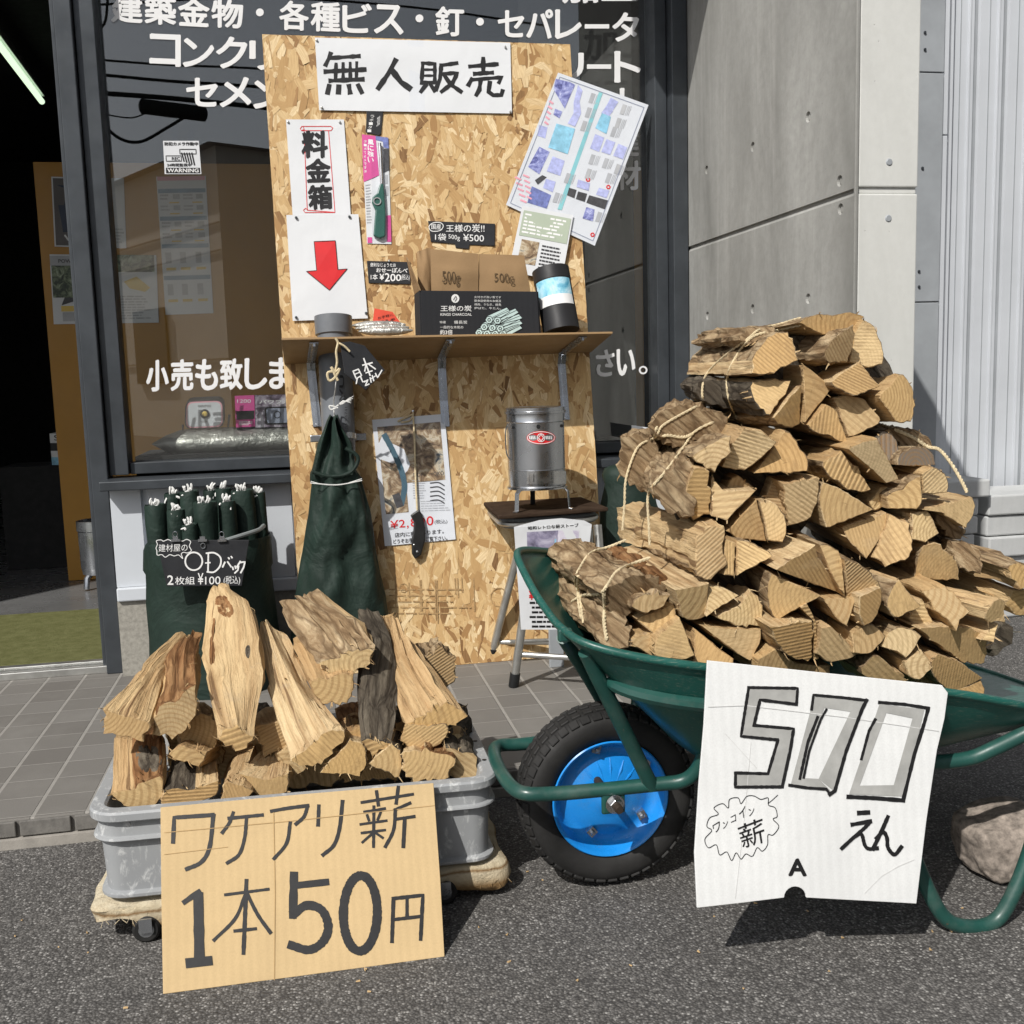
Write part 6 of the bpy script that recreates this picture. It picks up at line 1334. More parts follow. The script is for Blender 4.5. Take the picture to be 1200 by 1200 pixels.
for k in range(60):
    a = rs.random(); x, y = (rs.gauss(-.05, .28), rs.gauss(1.60, .10)) if a < .6 else (rs.gauss(.75, .28), rs.gauss(1.45, .14))
    z = ZA+.0015; an = rs.uniform(0, 6.28); l_ = rs.uniform(.002, .007); w_ = rs.uniform(.0008, .0025); d = Vector((math.cos(an), math.sin(an), 0)); n_ = Vector((-d.y, d.x, 0)); p = Vector((x, y, z))
    mb.loft([[p-n_*w_, p+n_*w_, p+n_*w_*.5+Vector((0, 0, .0016)), p-n_*w_*.5+Vector((0, 0, .0013))], [p+d*l_-n_*w_*.4, p+d*l_+n_*w_*.4, p+d*l_+Vector((0, 0, .0012+.002*rs.random())), p+d*l_-n_*w_*.3+Vector((0, 0, .0010))]])
o = tag(mb.build('wood_chips', M['split'], uv=True), 'tiny scattered wood chips on the asphalt under crate and barrow', 'wood chips'); o['kind'] = 'stuff'
# ================================================================== WHEELBARROW
wb = thing('wheelbarrow', 'green wheelbarrow with a blue wheel loaded with tied firewood', 'wheelbarrow', (.75, 1.7, ZA))
rp = [(606, 650, 1.72), (613, 668, 1.665), (626, 693, 1.60), (640, 714, 1.555), (655, 733, 1.51), (684, 753, 1.455), (743, 769, 1.42), (827, 782, 1.40), (960, 797, 1.39), (1108, 811, 1.38), (1200, 827, 1.375), (1250, 838, 1.40), (1275, 838, 1.50), (1262, 824, 1.62), (1200, 802, 1.80), (1130, 779, 1.94), (1000, 742, 2.0), (850, 698, 2.0), (740, 663, 1.985), (690, 653, 1.955), (655, 648, 1.90), (628, 645, 1.82), (612, 645, 1.765)]
rim = catmull([PY(*p) for p in rp], 4, True); NR = len(rim); bz = .195
def tray_pt(p, t):
    cx = .80; bx_ = cx+(p.x-cx)*.44; by_ = 1.70+(p.y-1.70)*.66
    q = Vector((p.x+(bx_-p.x)*t, p.y+(by_-p.y)*t, 0)); z = p.z+(bz-p.z)*(t**.93); q.z = z; return q
ts = [0, .04, .10, .25, .45, .65, .8, .9, .96, 1.0, 1.12, 1.5]
loops = []
for t_ in ts:
    if t_ <= .9: l = [tray_pt(p, t_) for p in rim]
    else:
        f = {.96: .96, 1.0: 1.03, 1.12: 1.12, 1.5: 1.5}[t_]; l = []
        for p in rim:
            q = tray_pt(p, .9); b = tray_pt(p, 1); u_ = (t_-.9)/.6; c_ = Vector((.80, 1.70, 0)); s_ = 1-(f-.9)*1.35
            l.append(Vector((c_.x+(q.x-c_.x)*s_, 1.70+(q.y-1.70)*s_, bz+(q.z-bz)*max(0, 1-(t_-.9)*9)*.6)))
    loops.append(l)
o = MB().loft(loops, caps=(False, True)).build('tray', M['tray'], wb, smooth=50)
sm = o.modifiers.new('thickness', 'SOLIDIFY'); sm.thickness = .003; sm.offset = 0
o = MB().tube(rim, .0065, 10, True).build('rolled_rim', M['tray'], wb, smooth=True)
# stiffening crease on the near side
m = MB(); idx = [i for i in range(NR) if rim[i].y < 1.5 and rim[i].x < .62]
if len(idx) > 3: m.tube([tray_pt(rim[i], .30)+Vector((-.002, -.006, -.004)) for i in idx], [.002]+[.011]*(len(idx)-2)+[.002], 8); m.build('tray_rib', M['green'], wb, smooth=True)
TR = .0118
near = [PY(*p) for p in ((616, 930, 1.585), (650, 930, 1.58), (700, 926, 1.573), (770, 919, 1.56), (800, 915, 1.55), (816, 903, 1.54), (826, 882, 1.53), (838, 862, 1.52), (880, 853, 1.50), (960, 866, 1.47), (1040, 886, 1.44), (1090, 893, 1.43), (1135, 889, 1.42), (1165, 877, 1.41), (1200, 860, 1.40), (1290, 815, 1.37))]
far = [Vector((p.x, 3.40-p.y, p.z)) for p in near]
zt_ = near[0].z; path = far[::-1]+[Vector((.302, 1.778, zt_)), Vector((.297, 1.70, zt_)), Vector((.302, 1.622, zt_))]+near
MB().tube(catmull(path, 5), TR, 14).build('frame_tube', M['green'], wb, smooth=True)
nearleg = [PY(*p) for p in ((1008, 868, 1.455), (1040, 930, 1.42), (1072, 1006, 1.395), (1090, 1048, 1.385), (1105, 1073, 1.38), (1122, 1084, 1.38), (1148, 1086, 1.38), (1170, 1076, 1.38), (1188, 1046, 1.38), (1206, 1000, 1.385), (1225, 930, 1.392), (1240, 845, 1.395))]
MB().tube(catmull(nearleg, 5), TR, 14).build('leg', M['green'], wb, smooth=True)
MB().tube(catmull([Vector((p.x, 3.40-p.y, p.z)) for p in nearleg], 5), TR, 14).build('leg', M['green'], wb, smooth=True)
MB().tube([PY(686, 764, 1.478), PY(700, 792, 1.50), PY(764, 922, 1.562)], [.0115, .0125, .0125], 12).build('strut', M['green'], wb, smooth=True)
MB().tube([PY(660, 747, 1.60), PY(690, 795, 1.74), PY(735, 872, 1.80)], .0115, 12).build('strut', M['green'], wb, smooth=True)
MB().box(PY(662, 744, 1.497), (.022, .012, .020)).build('rim_bracket', M['green'], wb, bevel=.003)
# wheel
WC = PY(709, 927, 1.69); WR = .1545; AY = (0, -1, 0)
wc_ = thing_ = bpy.data.objects.new('wheel', None); COL.objects.link(wc_); wc_.empty_display_size = .05
wc_.parent = wb; wc_.matrix_parent_inverse = Matrix.Translation(-Vector(wb.location))
def wpart(mb, name, mats, **k): return mb.build(name, mats, wc_, **k)
ty = [(.099, -.028), (.106, -.036), (.120, -.042), (.134, -.0425), (.144, -.039), (.150, -.031), (.1525, -.02), (.1535, 0)]
wpart(MB().lathe(ty+[(r, -h) for r, h in ty[-2::-1]]+[(.10, 0)], WC, 80, AY, True), 'tyre', M['rubber'], smooth=50)
mb = MB()
for i in range(44):
    a = 2*math.pi*i/44
    for row_, h in enumerate((-.033, -.0125, .0125, .033)):
        aa = a+(math.pi/44 if row_ in (1, 2) else 0); rr_ = .1535 if abs(h) < .02 else .1485
        e1 = Vector((math.cos(aa), 0, math.sin(aa))); tg = Vector((-math.sin(aa), 0, math.cos(aa))); ay = Vector((0, 1, 0))
        nrm = (e1+ay*(0 if abs(h) < .02 else math.copysign(.55, h))).normalized(); wd = tg.cross(nrm)
        mx = Matrix((tg, wd, nrm)).transposed(); mb.box(WC+e1*rr_+ay*h, (.0165, .0155, .006), mx)
wpart(mb, 'tread', M['rubber'], bevel=.0012, seg=1)
rimp = [(.094, -.020), (.099, -.028), (.102, -.034), (.1035, -.0375), (.1015, -.0395), (.098, -.038), (.095, -.032), (.091, -.022), (.085, -.015), (.076, -.013), (.070, -.015), (.058, -.021), (.040, -.026), (.024, -.028), (.018, -.034), (.001, -.034)]
wpart(MB().lathe(rimp, WC, 72, (0, 1, 0)).lathe(rimp, WC, 72, (0, -1, 0)), 'rim', M['blue'], smooth=50)
mb = MB()
for i in range(5):
    a = R(118-i*22)+.2; d = Vector((math.cos(a), 0, math.sin(a))); mb.tube([WC+d*.026+Vector((0, -.0268, 0)), WC+d*.05+Vector((0, -.0225, 0)), WC+d*.066+Vector((0, -.0168, 0))], [.0012, .003, .0012], 8)
wpart(mb, 'spoke_rib', M['blue'], smooth=True)
for px, py in ((699, 878), (757, 895), (752, 955), (694, 975)):
    p = PY(px, py, WC.y-.025); rot = Matrix.Rotation(rnd.uniform(0, 1.5), 3, 'Y'); m = MB(); m.box(p+Vector((0, .004, 0)), (.0145, .010, .0145), rot); m.lathe([(0, .007), (.0035, .007), (.0045, .006), (.0045, .001)], p, 6, AY); m.lathe([(0, .009), (.002, .009), (.0025, .006)], p, 10, AY); wpart(m, 'bolt', M['galv'])
p = PY(720, 940, 1.56); MB().bx((p.x-.020, 1.563, p.z-.022), (p.x+.020, 1.571, p.z+.018)).build('axle_plate', M['green'], wb, bevel=.004)
p = PY(722, 944, 1.555); m = MB(); m.lathe([(.004, .012), (.011, .012), (.0125, .010), (.0125, 0), (.004, 0)], p+Vector((0, .006, 0)), 6, AY); m.lathe([(0, .012), (.016, .012), (.016, .010)], p+Vector((0, .016, 0)), 24, AY); m.build('nut', M['steel'], wb, bevel=.0008)
m = MB(); m.lathe([(0, .02), (.006, .02), (.007, .018), (.007, -.28)], p, 20, AY); m.build('axle', plain('axle_dark', (.06, .045, .035), .6, .6), wb, smooth=True)
# ================================================================== TIED FIREWOOD
CR = dict(A=(640, 340, 4), B=(900, 340, 4), C=(640, 560, 4), D=(900, 560, 4))
seedc = [100]
def bundle(label, y, logs, fill=None, twines=(), L=.36, dx=0, dz=0, filly=.10):
    allp = []; t = thing('firewood_bundle', label, 'firewood', (0, 0, 0), 'tied firewood bundles in the wheelbarrow')
    BVV, BVF = [], []
    for lg in logs:
        ck, pts, bk = lg[:3]; op = lg[3] if len(lg) > 3 else {}
        pp = crop(pts, *CR[ck]) if ck else pts; seedc[0] += 1; rs = random.Random(seedc[0]); yy = y+op.get('dy', 0)+rs.uniform(-.012, .014)
        a = [PY(px, py, yy) for px, py in pp]; c = sum(a, Vector())/len(a); kx, kz = rs.uniform(-.38, .38), rs.uniform(-.38, .38)
        for p in a:
            e = kx*(p.x-c.x)+kz*(p.z-c.z); p2 = C0+(p-C0)*((p.y+e-C0.y)/(p.y-C0.y)); p.x, p.y, p.z = p2
        ll = op.get('L', L)*rs.uniform(.95, 1.04); off = Vector((dx+rs.uniform(-.012, .012)+op.get('dx', 0), ll, dz+rs.uniform(-.012, .012)+op.get('dz', 0))); sc_ = rs.uniform(.92, 1.06)
        a = [c+(p-c)*op.get('sc', .955) for p in a]
        b = [c+(p-c)*sc_+off+Vector((rs.uniform(-.004, .004), 0, rs.uniform(-.004, .004))) for p in a]
        mats = [op.get('end', M[op.get('kind', 'bark')] if bk == 'all' else M['end']), M[op.get('split', 'split')], M[op.get('kind', 'bark')]]
        bkk = tuple(range(len(pts))) if bk == 'all' else bk
        o, vs, fs = log_mesh('log', [a, b], bkk, seedc[0], t, mats=mats, rough=min(.0042, op.get('rough', .0011)*.8 if bk != 'all' else op.get('rough', .004)), bulge=op.get('bulge', .10), shards=3); n0 = len(BVV); BVV += vs; BVF += [tuple(n0+i for i in f) for f in fs]; allp += a
        if op.get('split_kind'): pass
    lo = Vector((min(p.x for p in allp), min(p.y for p in allp), min(p.z for p in allp))); hi = Vector((max(p.x for p in allp), 0, max(p.z for p in allp)))
    base = Vector(((lo.x+hi.x)/2, y+L/2, lo.z)); t.location = base
    for ch in t.children: ch.matrix_parent_inverse = Matrix.Translation(-base)
    for pts in (fill or ()):
        a = [PY(px, py, y+filly) for px, py in pts]; b = [p+Vector((dx, L-filly-.03, dz)) for p in a]; seedc[0] += 1
        log_mesh('log', [a, b], tuple(range(len(a))), seedc[0], t, mats=[M['greybark']]*3, rough=.004, step=.02, lstep=.04, shards=0)  # filler block behind the gaps; its dark bark colour stands in for shade
    tree = BVHTree.FromPolygons([tuple(v) for v in BVV], BVF)
    for ck, pts, rr_ in twines:
        pp = crop(pts, *CR[ck]) if ck else pts; pp = [tuple(p) for p in catmull(pp, 7)]; P = []; last = None
        for px, py in pp:
            d = ray(px, py).normalized(); h = tree.ray_cast(C0, d)
            if h[0] is None: dist = last if last else (y+.1)/d.y
            else: dist = h[3]-rr_*.6
            if last and abs(dist-last) > .045: dist = last+math.copysign(.045, dist-last)
            last = dist; P.append(C0+d*dist)
        for _ in range(2): P = [P[0]]+[(P[i-1]+P[i]*2+P[i+1])/4 for i in range(1, len(P)-1)]+[P[-1]]
        P2 = []; 
        for i in range(len(P)-1): P2 += [P[i]*(1-f)+P[i+1]*f for f in (0, .25, .5, .75)]
        m = MB()
        for ph in (0, math.pi):
            m.tube([p+Vector((math.cos(i*.55+ph), 0, math.sin(i*.55+ph)))*rr_*.45 for i, p in enumerate(P2)], rr_*.72, 7)
        m.build('twine', M['twine'], t, smooth=True)
    return t
G = dict(kind='greybark')
bundle('topmost firewood bundle, crowning the pile against the concrete wall', 1.62, [
    ('A', [(950, 400), (962, 330), (1010, 250), (1080, 200), (1135, 195), (1165, 270), (1190, 330), (1130, 365), (1050, 392)], (1, 2, 3, 8), dict(rough=.003)),
    ('B', [(255, 320), (290, 245), (400, 162), (412, 200), (375, 342), (330, 345)], (0, 1, 5), dict(rough=.004, kind='bark', dx=-.03)),
    ('B', [(375, 345), (400, 200), (445, 128), (482, 150), (520, 220), (542, 275), (542, 352), (470, 368)], (3, 4, 5), dict(dy=.01)),
    ('B', [(165, 345), (235, 395), (302, 462), (175, 625)], ()),
    ('A', [(958, 425), (1050, 415), (1146, 425), (1140, 470), (1050, 597), (1000, 560), (970, 500)], (4, 5, 6), dict(kind='greybark', rough=.003)),
    ('B', [(20, 602), (100, 500), (160, 440), (152, 632), (60, 640)], (3, 4)),
    ('B', [(290, 432), (350, 380), (432, 332), (530, 450), (420, 498), (340, 470)], (4, 5)),
    ('B', [(515, 490), (612, 388), (655, 415), (690, 500), (690, 560), (672, 622), (600, 622), (560, 560)], (1, 2, 3), dict(rough=.002)),
    ('B', [(180, 632), (270, 530), (325, 565), (380, 718), (300, 692)], (3, 4)),
    ('B', [(305, 500), (372, 490), (460, 512), (538, 612), (470, 655), (378, 692)], (3, 4)),
    ('A', [(900, 215), (930, 180), (1000, 165), (1080, 175), (1070, 205), (980, 250), (920, 250)], 'all', dict(dy=.05, L=.30, rough=.004)),
    ('A', [(700, 455), (760, 420), (880, 430), (950, 480), (930, 560), (800, 540), (720, 500)], 'all', dict(dy=.17, L=.20, kind='greybark', rough=.004)),
    (None, [(934, 378), (975, 371), (1013, 371), (1005, 384), (960, 392)], (0, 1), dict(dy=.05, rough=.002)),
], fill=[[(905, 405), (1000, 395), (1050, 440), (1050, 470), (960, 490), (890, 470)]],
    twines=[('A', [(1192, 130), (1100, 158), (1000, 185), (950, 225), (860, 290), (775, 365), (740, 420), (732, 490), (750, 560)], .0021), ('A', [(1192, 165), (1080, 190), (985, 210), (930, 255), (880, 330), (850, 400), (850, 480), (870, 550), (898, 605)], .0021)], dx=.03)
bundle('firewood bundle at the pile\'s left shoulder with a knotty bark log', 1.56, [
    ('A', [(690, 1080), (640, 960), (695, 815), (765, 850), (768, 1050)], (0,), dict(rough=.003)),
    ('A', [(690, 1078), (620, 1050), (540, 1000), (500, 930), (560, 840), (640, 790), (700, 795), (690, 900)], 'all', dict(rough=.006, dy=.006)),
    ('A', [(672, 782), (780, 712), (872, 680), (862, 760), (792, 862), (720, 800)], (0, 1), dict(rough=.003)),
    ('A', [(925, 642), (1010, 650), (1086, 712), (1010, 790), (930, 852), (818, 832), (868, 720)], ()),
    ('B', [(-72, 862), (42, 712), (80, 652), (150, 722), (192, 800), (190, 852), (60, 858)], (2, 3, 4), dict(rough=.002)),
    ('A', [(768, 868), (828, 935), (990, 938), (850, 1085), (776, 1062)], ()),
    ('A', [(870, 880), (900, 870), (985, 930), (840, 935)], (), dict(dy=.05)),
    ('A', [(845, 1132), (910, 1060), (988, 980), (1038, 1182), (900, 1168)], ()),
    ('A', [(998, 985), (1050, 985), (1090, 1010), (1130, 1100), (1112, 1190), (1042, 1182), (1020, 1080)], (2, 3)),
    ('B', [(62, 902), (150, 885), (246, 880), (246, 960), (200, 1062), (90, 1112)], (3, 4), dict(rough=.003)),
    ('B', [(-20, 985), (20, 880), (70, 900), (90, 1100)], (), dict(dy=.04)),
    ('A', [(480, 640), (560, 560), (640, 530), (760, 560), (850, 600), (860, 660), (700, 720), (560, 720)], 'all', dict(dy=.14, L=.20, rough=.005)),
    ('A', [(330, 800), (350, 690), (440, 690), (560, 760), (560, 900), (480, 970), (380, 900)], 'all', dict(dy=.20, L=.13, rough=.005)),
], fill=[[(790, 535), (900, 530), (935, 560), (930, 590), (860, 620), (790, 610)], [(880, 560), (945, 560), (945, 620), (900, 640)]],
    twines=[('A', [(705, 545), (620, 590), (540, 640), (515, 690), (440, 725), (400, 800), (372, 900), (368, 1000), (358, 1130)], .0021), ('A', [(990, 625), (900, 610), (815, 610), (700, 660), (645, 735), (560, 850), (488, 935), (476, 1000), (482, 1100), (486, 1200)], .0021), ('A', [(520, 640), (510, 700), (560, 680), (640, 690), (690, 670)], .0026)], dx=.07)
bundle('firewood bundle with a big pale split log on the pile\'s left flank', 1.52, [
    ('C', [(706, 260), (770, 225), (842, 208), (835, 330), (852, 412), (745, 482), (710, 420)], (4, 5), dict(L=.44, rough=.0035)),
    ('C', [(598, 522), (770, 488), (752, 650), (690, 672), (640, 660)], (2, 3)),
    ('C', [(760, 490), (850, 520), (905, 552), (752, 652)], ()),
    ('C', [(835, 285), (885, 300), (880, 466), (838, 458)], ()),
    ('C', [(890, 285), (1000, 320), (1072, 366), (890, 466)], (0, 1)),
    ('C', [(788, 655), (900, 590), (958, 530), (1000, 580), (1020, 640), (1016, 702), (900, 700)], (2, 3, 4), dict(rough=.003)),
    ('C', [(720, 690), (820, 700), (1012, 708), (990, 800), (960, 862), (900, 832)], (2, 3)),
    ('C', [(690, 700), (780, 775), (885, 850), (885, 900), (690, 900)], ()),
    ('C', [(960, 860), (1010, 780), (1060, 800), (1060, 900), (960, 900)], (), dict(dy=.03)),
    ('C', [(480, 440), (560, 480), (640, 560), (640, 600), (540, 560), (470, 480)], 'all', dict(dy=.06, L=.26, kind='rust', rough=.005)),
], fill=[[(830, 640), (900, 640), (900, 770), (830, 770)], [(800, 700), (880, 700), (920, 790), (820, 790)]])
bundle('lowest left firewood bundle wrapped in fuzzy twine over the barrow lip', 1.50, [
    ('C', [(405, 602), (440, 560), (500, 545), (590, 545), (560, 600), (470, 652), (415, 632)], (0, 1, 2, 5, 6), dict(rough=.004, L=.40)),
    ('C', [(250, 540), (330, 470), (450, 470), (560, 520), (540, 560), (420, 600), (380, 640), (300, 620)], 'all', dict(dy=.02, rough=.006, L=.37)),
    ('C', [(415, 660), (600, 590), (612, 640), (512, 742)], (), dict(dy=.02)),
    ('C', [(396, 755), (430, 735), (494, 722), (496, 832), (440, 815), (392, 790)], (4, 5), dict(rough=.003)),
    ('C', [(500, 832), (508, 750), (628, 650), (698, 832), (640, 856), (560, 852)], ()),
    ('C', [(240, 700), (300, 620), (390, 660), (392, 800), (300, 810), (250, 770)], 'all', dict(dy=.015, kind='bark', rough=.006)),
    ('C', [(690, 850), (720, 760), (800, 800), (760, 900)], (), dict(dy=.04)),
], fill=[[(745, 720), (800, 720), (820, 775), (740, 775)]],
    twines=[('C', [(372, 292), (290, 325), (210, 350), (165, 410), (135, 480), (160, 560), (170, 640), (175, 680)], .0021), ('C', [(485, 375), (400, 405), (330, 440), (290, 500), (250, 545), (180, 550), (120, 580)], .0026), ('C', [(270, 540), (275, 600), (272, 680), (285, 760)], .0028), ('C', [(150, 460), (150, 560), (165, 660)], .0024)])
bundle('middle bottom firewood bundle directly above the white price sign', 1.48, [
    ('D', [(30, 430), (120, 370), (222, 315), (236, 370), (358, 548), (190, 492)], ()),
    ('D', [(240, 312), (330, 340), (352, 382), (362, 562), (300, 460)], (0,), dict(dy=.01)),
    ('D', [(355, 380), (452, 420), (500, 470), (532, 512), (460, 535), (368, 568)], (0, 1, 2)),
    ('D', [(10, 445), (130, 495), (258, 552), (50, 668), (15, 650)], (3, 4)),
    ('D', [(428, 552), (532, 506), (532, 600), (490, 682), (450, 702), (425, 642)], (1, 2, 3)),
    ('D', [(255, 562), (420, 560), (372, 702), (325, 665)], ()),
    ('D', [(0, 695), (110, 672), (216, 662), (216, 862), (150, 862), (50, 800)], (3, 4), dict(rough=.003)),
    ('D', [(220, 825), (250, 700), (292, 690), (432, 822), (350, 862), (270, 866)], (3, 4)),
    ('D', [(390, 725), (480, 680), (556, 742), (520, 790), (450, 830), (400, 822)], (1, 2, 3)),
    ('D', [(-60, 850), (30, 800), (140, 870), (220, 880), (300, 880), (300, 920), (-60, 900)], (), dict(dy=.03)),
    ('D', [(150, 600), (180, 580), (230, 680), (240, 860), (216, 860), (216, 665)], (), dict(dy=.02)),
], fill=[[(920, 670), (1000, 680), (1020, 760), (920, 770)]], dx=.04)
bundle('upper right firewood bundle with grey weathered ends and a loose rope', 1.58, [
    ('B', [(368, 742), (440, 705), (512, 690), (560, 780), (618, 890), (560, 912)], ()),
    ('B', [(255, 802), (340, 745), (420, 830), (492, 942), (440, 952), (320, 902)], (4, 5), dict(rough=.003)),
    ('B', [(500, 690), (560, 660), (598, 690), (612, 750), (590, 800), (555, 810), (530, 740)], (0, 1, 2, 3), dict(dy=.05, kind='greybark', end=M['endgrey'], L=.3)),
    ('B', [(602, 822), (612, 775), (650, 745), (715, 735), (770, 760), (790, 820), (700, 830)], (0, 1, 2, 3, 4), dict(dy=.03, kind='bark', end=M['endgrey'])),
    ('B', [(720, 862), (770, 826), (815, 850), (845, 900), (840, 948), (780, 958), (724, 955)], (1, 2, 3), dict(split='split')),
    ('B', [(560, 1028), (556, 965), (630, 930), (720, 866), (724, 1000), (700, 1030)], (1, 2)),
    ('B', [(465, 1005), (530, 920), (562, 920), (556, 1012), (500, 1035)], (), dict(dy=.03)),
    ('B', [(240, 1010), (250, 895), (330, 920), (502, 1030), (400, 1075), (272, 1116)], (0,)),
    ('B', [(724, 1030), (820, 1000), (970, 966), (972, 1055), (930, 1116), (800, 1042)], (2, 3), dict(rough=.003)),
    ('D', [(340, 232), (440, 195), (560, 160), (560, 240), (462, 386), (380, 300)], ()),
    ('D', [(485, 372), (562, 220), (570, 165), (656, 190), (668, 380), (552, 418)], (3, 4), dict(rough=.003)),
    ('D', [(672, 290), (672, 165), (750, 150), (808, 262), (740, 308)], ()),
    ('D', [(688, 465), (712, 325), (800, 300), (900, 400), (900, 482), (800, 482)], (0,), dict(rough=.003)),
    ('D', [(860, 300), (960, 330), (1000, 380), (1000, 455), (940, 440), (890, 400)], 'all', dict(rough=.010, kind='bark', dy=.02)),
    ('D', [(780, 170), (900, 220), (930, 260), (880, 280), (800, 230)], 'all', dict(rough=.008, kind='bark', dy=.05)),
    ('B', [(560, 660), (640, 640), (700, 670), (780, 740), (700, 740), (600, 720)], 'all', dict(dy=.06, rough=.004, kind='bark')),
], fill=[[(1000, 530), (1050, 530), (1080, 580), (1060, 610), (990, 600)], [(985, 610), (1060, 605), (1110, 640), (1080, 670), (1000, 660)]],
    twines=[('B', [(530, 630), (600, 655), (680, 690), (750, 735), (800, 745), (850, 800), (900, 880), (935, 950)], .0030)], dx=.05)
bundle('lower right firewood bundle resting on the rear of the barrow tray', 1.50, [
    ('D', [(552, 605), (600, 480), (615, 470), (722, 606), (650, 640), (590, 656)], (0, 4)),
    ('D', [(655, 655), (722, 560), (740, 600), (782, 680), (740, 696), (680, 692)], (), dict(dy=.02)),
    ('D', [(712, 522), (830, 500), (892, 560), (952, 630), (882, 712), (800, 640)], (), dict(rough=.003)),
    ('D', [(1020, 610), (1060, 575), (1105, 570), (1112, 640), (1060, 682), (1020, 660)], (2, 3), dict(dx=-.10, rough=.003)),
    ('D', [(1040, 700), (1082, 680), (1060, 772), (1000, 762)], (), dict(dx=-.08, dy=.01)),
    ('D', [(700, 705), (800, 690), (940, 690), (1032, 752), (1022, 872), (940, 870), (850, 820), (780, 770)], (3, 4, 5), dict(rough=.003)),
    ('D', [(525, 792), (560, 720), (610, 695), (722, 742), (690, 800), (650, 848), (600, 820)], (1, 2)),
    ('D', [(640, 862), (722, 800), (786, 885), (712, 948), (660, 930)], ()),
    ('D', [(760, 860), (790, 820), (900, 860), (1014, 940), (880, 1012), (820, 980)], (4, 5)),
    ('D', [(430, 915), (470, 850), (520, 828), (665, 950), (640, 1010), (520, 990)], (0, 1), dict(rough=.004)),
    ('D', [(860, 1000), (1000, 950), (1020, 1010), (960, 1030), (880, 1030)], (1, 2), dict(dy=.03)),
    ('D', [(680, 880), (760, 900), (880, 1000), (860, 1040), (700, 1030)], (), dict(dy=.04)),
], fill=[[(1060, 700), (1140, 720), (1140, 770), (1060, 770)]], dx=.03)
bundle('rightmost firewood bundle lying askew towards the picture edge', 1.62, [
    (None, [(1180, 666), (1196, 660), (1216, 676), (1214, 692), (1196, 690)], (0, 1), dict(dx=-.13, dz=.05, rough=.005, dy=-.02, L=.30)),
    (None, [(1186, 690), (1210, 694), (1214, 722), (1190, 724), (1178, 706)], (), dict(dx=-.12, dz=.05, rough=.004)),
    (None, [(1160, 742), (1176, 732), (1188, 736), (1178, 762), (1164, 770)], 'all', dict(dx=-.08, kind='greybark')),
    (None, [(1140, 690), (1176, 700), (1180, 735), (1150, 735)], (), dict(dx=-.10, dz=.03, dy=.03)),
    (None, [(1168, 655), (1190, 652), (1205, 665), (1190, 676)], 'all', dict(dx=-.10, dz=.04, dy=.03, rough=.005)),
], dx=0)
# white price sign hung on the barrow rim
t = thing('white_sign', 'white cardboard price sign hung from the wheelbarrow rim', 'sign', tuple(PY(940, 1060, 1.34)))
WP = pl3(PY(829, 775, 1.378), PY(1111, 805, 1.352), PY(945, 1060, 1.325))
arc = [(932+13*math.cos(a), 1052-13*math.sin(a)) for a in [math.pi*i/10 for i in range(11)]]
ol = [(829, 774), (960, 788), (1104, 803), (1111, 812), (1107, 842), (1098, 880), (1086, 960), (1074, 1059)]+arc+[(870, 1058), (817, 1064), (814, 1000), (819, 920), (825, 850)]
board('cardboard', ol, WP, .004, M['cardwhite'], t, bevel=.0007)
KW = lambda p: crop(p, 800, 760, 3); mb = MB()
def fillp(p, m_, e0): patch(mb, KW(p), WP, m_, e0)
for q in ([(232, 140), (402, 142), (400, 195), (270, 180)], [(232, 140), (270, 180), (255, 272), (208, 305)], [(208, 305), (255, 272), (388, 282), (335, 322)], [(388, 282), (345, 482), (305, 440), (335, 322)], [(345, 482), (188, 482), (188, 438), (305, 440)]): fillp(q, 1, 0)
for q in ([(462, 170), (640, 186), (590, 222), (498, 208)], [(590, 222), (640, 186), (530, 500), (478, 458)], [(478, 458), (525, 505), (380, 478), (420, 455)], [(462, 170), (498, 208), (420, 458), (380, 478)]): fillp(q, 1, 0)
for q in ([(692, 195), (850, 214), (808, 245), (716, 226)], [(808, 245), (850, 214), (778, 520), (742, 480)], [(742, 480), (778, 520), (585, 512), (622, 482)], [(692, 195), (716, 226), (622, 482), (585, 512)]): fillp(q, 1, 0)
for wd, pts in ((11, [(230, 137), (404, 140), (400, 198)]), (11, [(400, 196), (272, 180), (250, 272)]), (11, [(250, 270), (390, 282), (378, 360), (350, 487)]), (11, [(350, 486), (185, 487), (186, 436)]), (11, [(186, 437), (300, 440), (335, 322)]), (11, [(335, 321), (205, 308), (232, 138)]),
    (10, [(453, 215), (460, 163), (560, 172), (645, 182)]), (12, [(648, 180), (632, 210), (575, 360), (535, 500), (515, 514)]), (10, [(374, 480), (440, 490), (505, 494), (518, 512)]), (11, [(475, 240), (440, 330), (412, 458)]), (8, [(506, 213), (485, 250), (445, 360), (425, 455)]),
    (11, [(690, 189), (780, 196), (866, 210)]), (13, [(864, 208), (850, 260), (815, 370), (776, 530)]), (15, [(580, 521), (680, 526), (778, 534)]), (10, [(678, 248), (655, 290), (628, 390)]),
    (15, [(617, 578), (655, 576)]), (14, [(594, 619), (662, 607)])): stroke(mb, KW(pts), wd/3, WP, 0, rough=.14, e0=.0004)
for wd, pts in ((13, [(660, 608), (640, 630), (600, 665), (558, 704)]), (13, [(604, 662), (628, 652), (640, 690), (655, 704), (686, 702)]), (14, [(722, 590), (700, 640), (668, 706)]), (14, [(680, 668), (704, 645), (718, 665), (722, 700), (745, 724), (770, 696)])): stroke(mb, KW(pts), wd/3, WP, 0, True, rough=.1, e0=.0004)
txt(mb, 'A', KW([(375, 740), (432, 741), (434, 798), (374, 797)]), WP, .05)
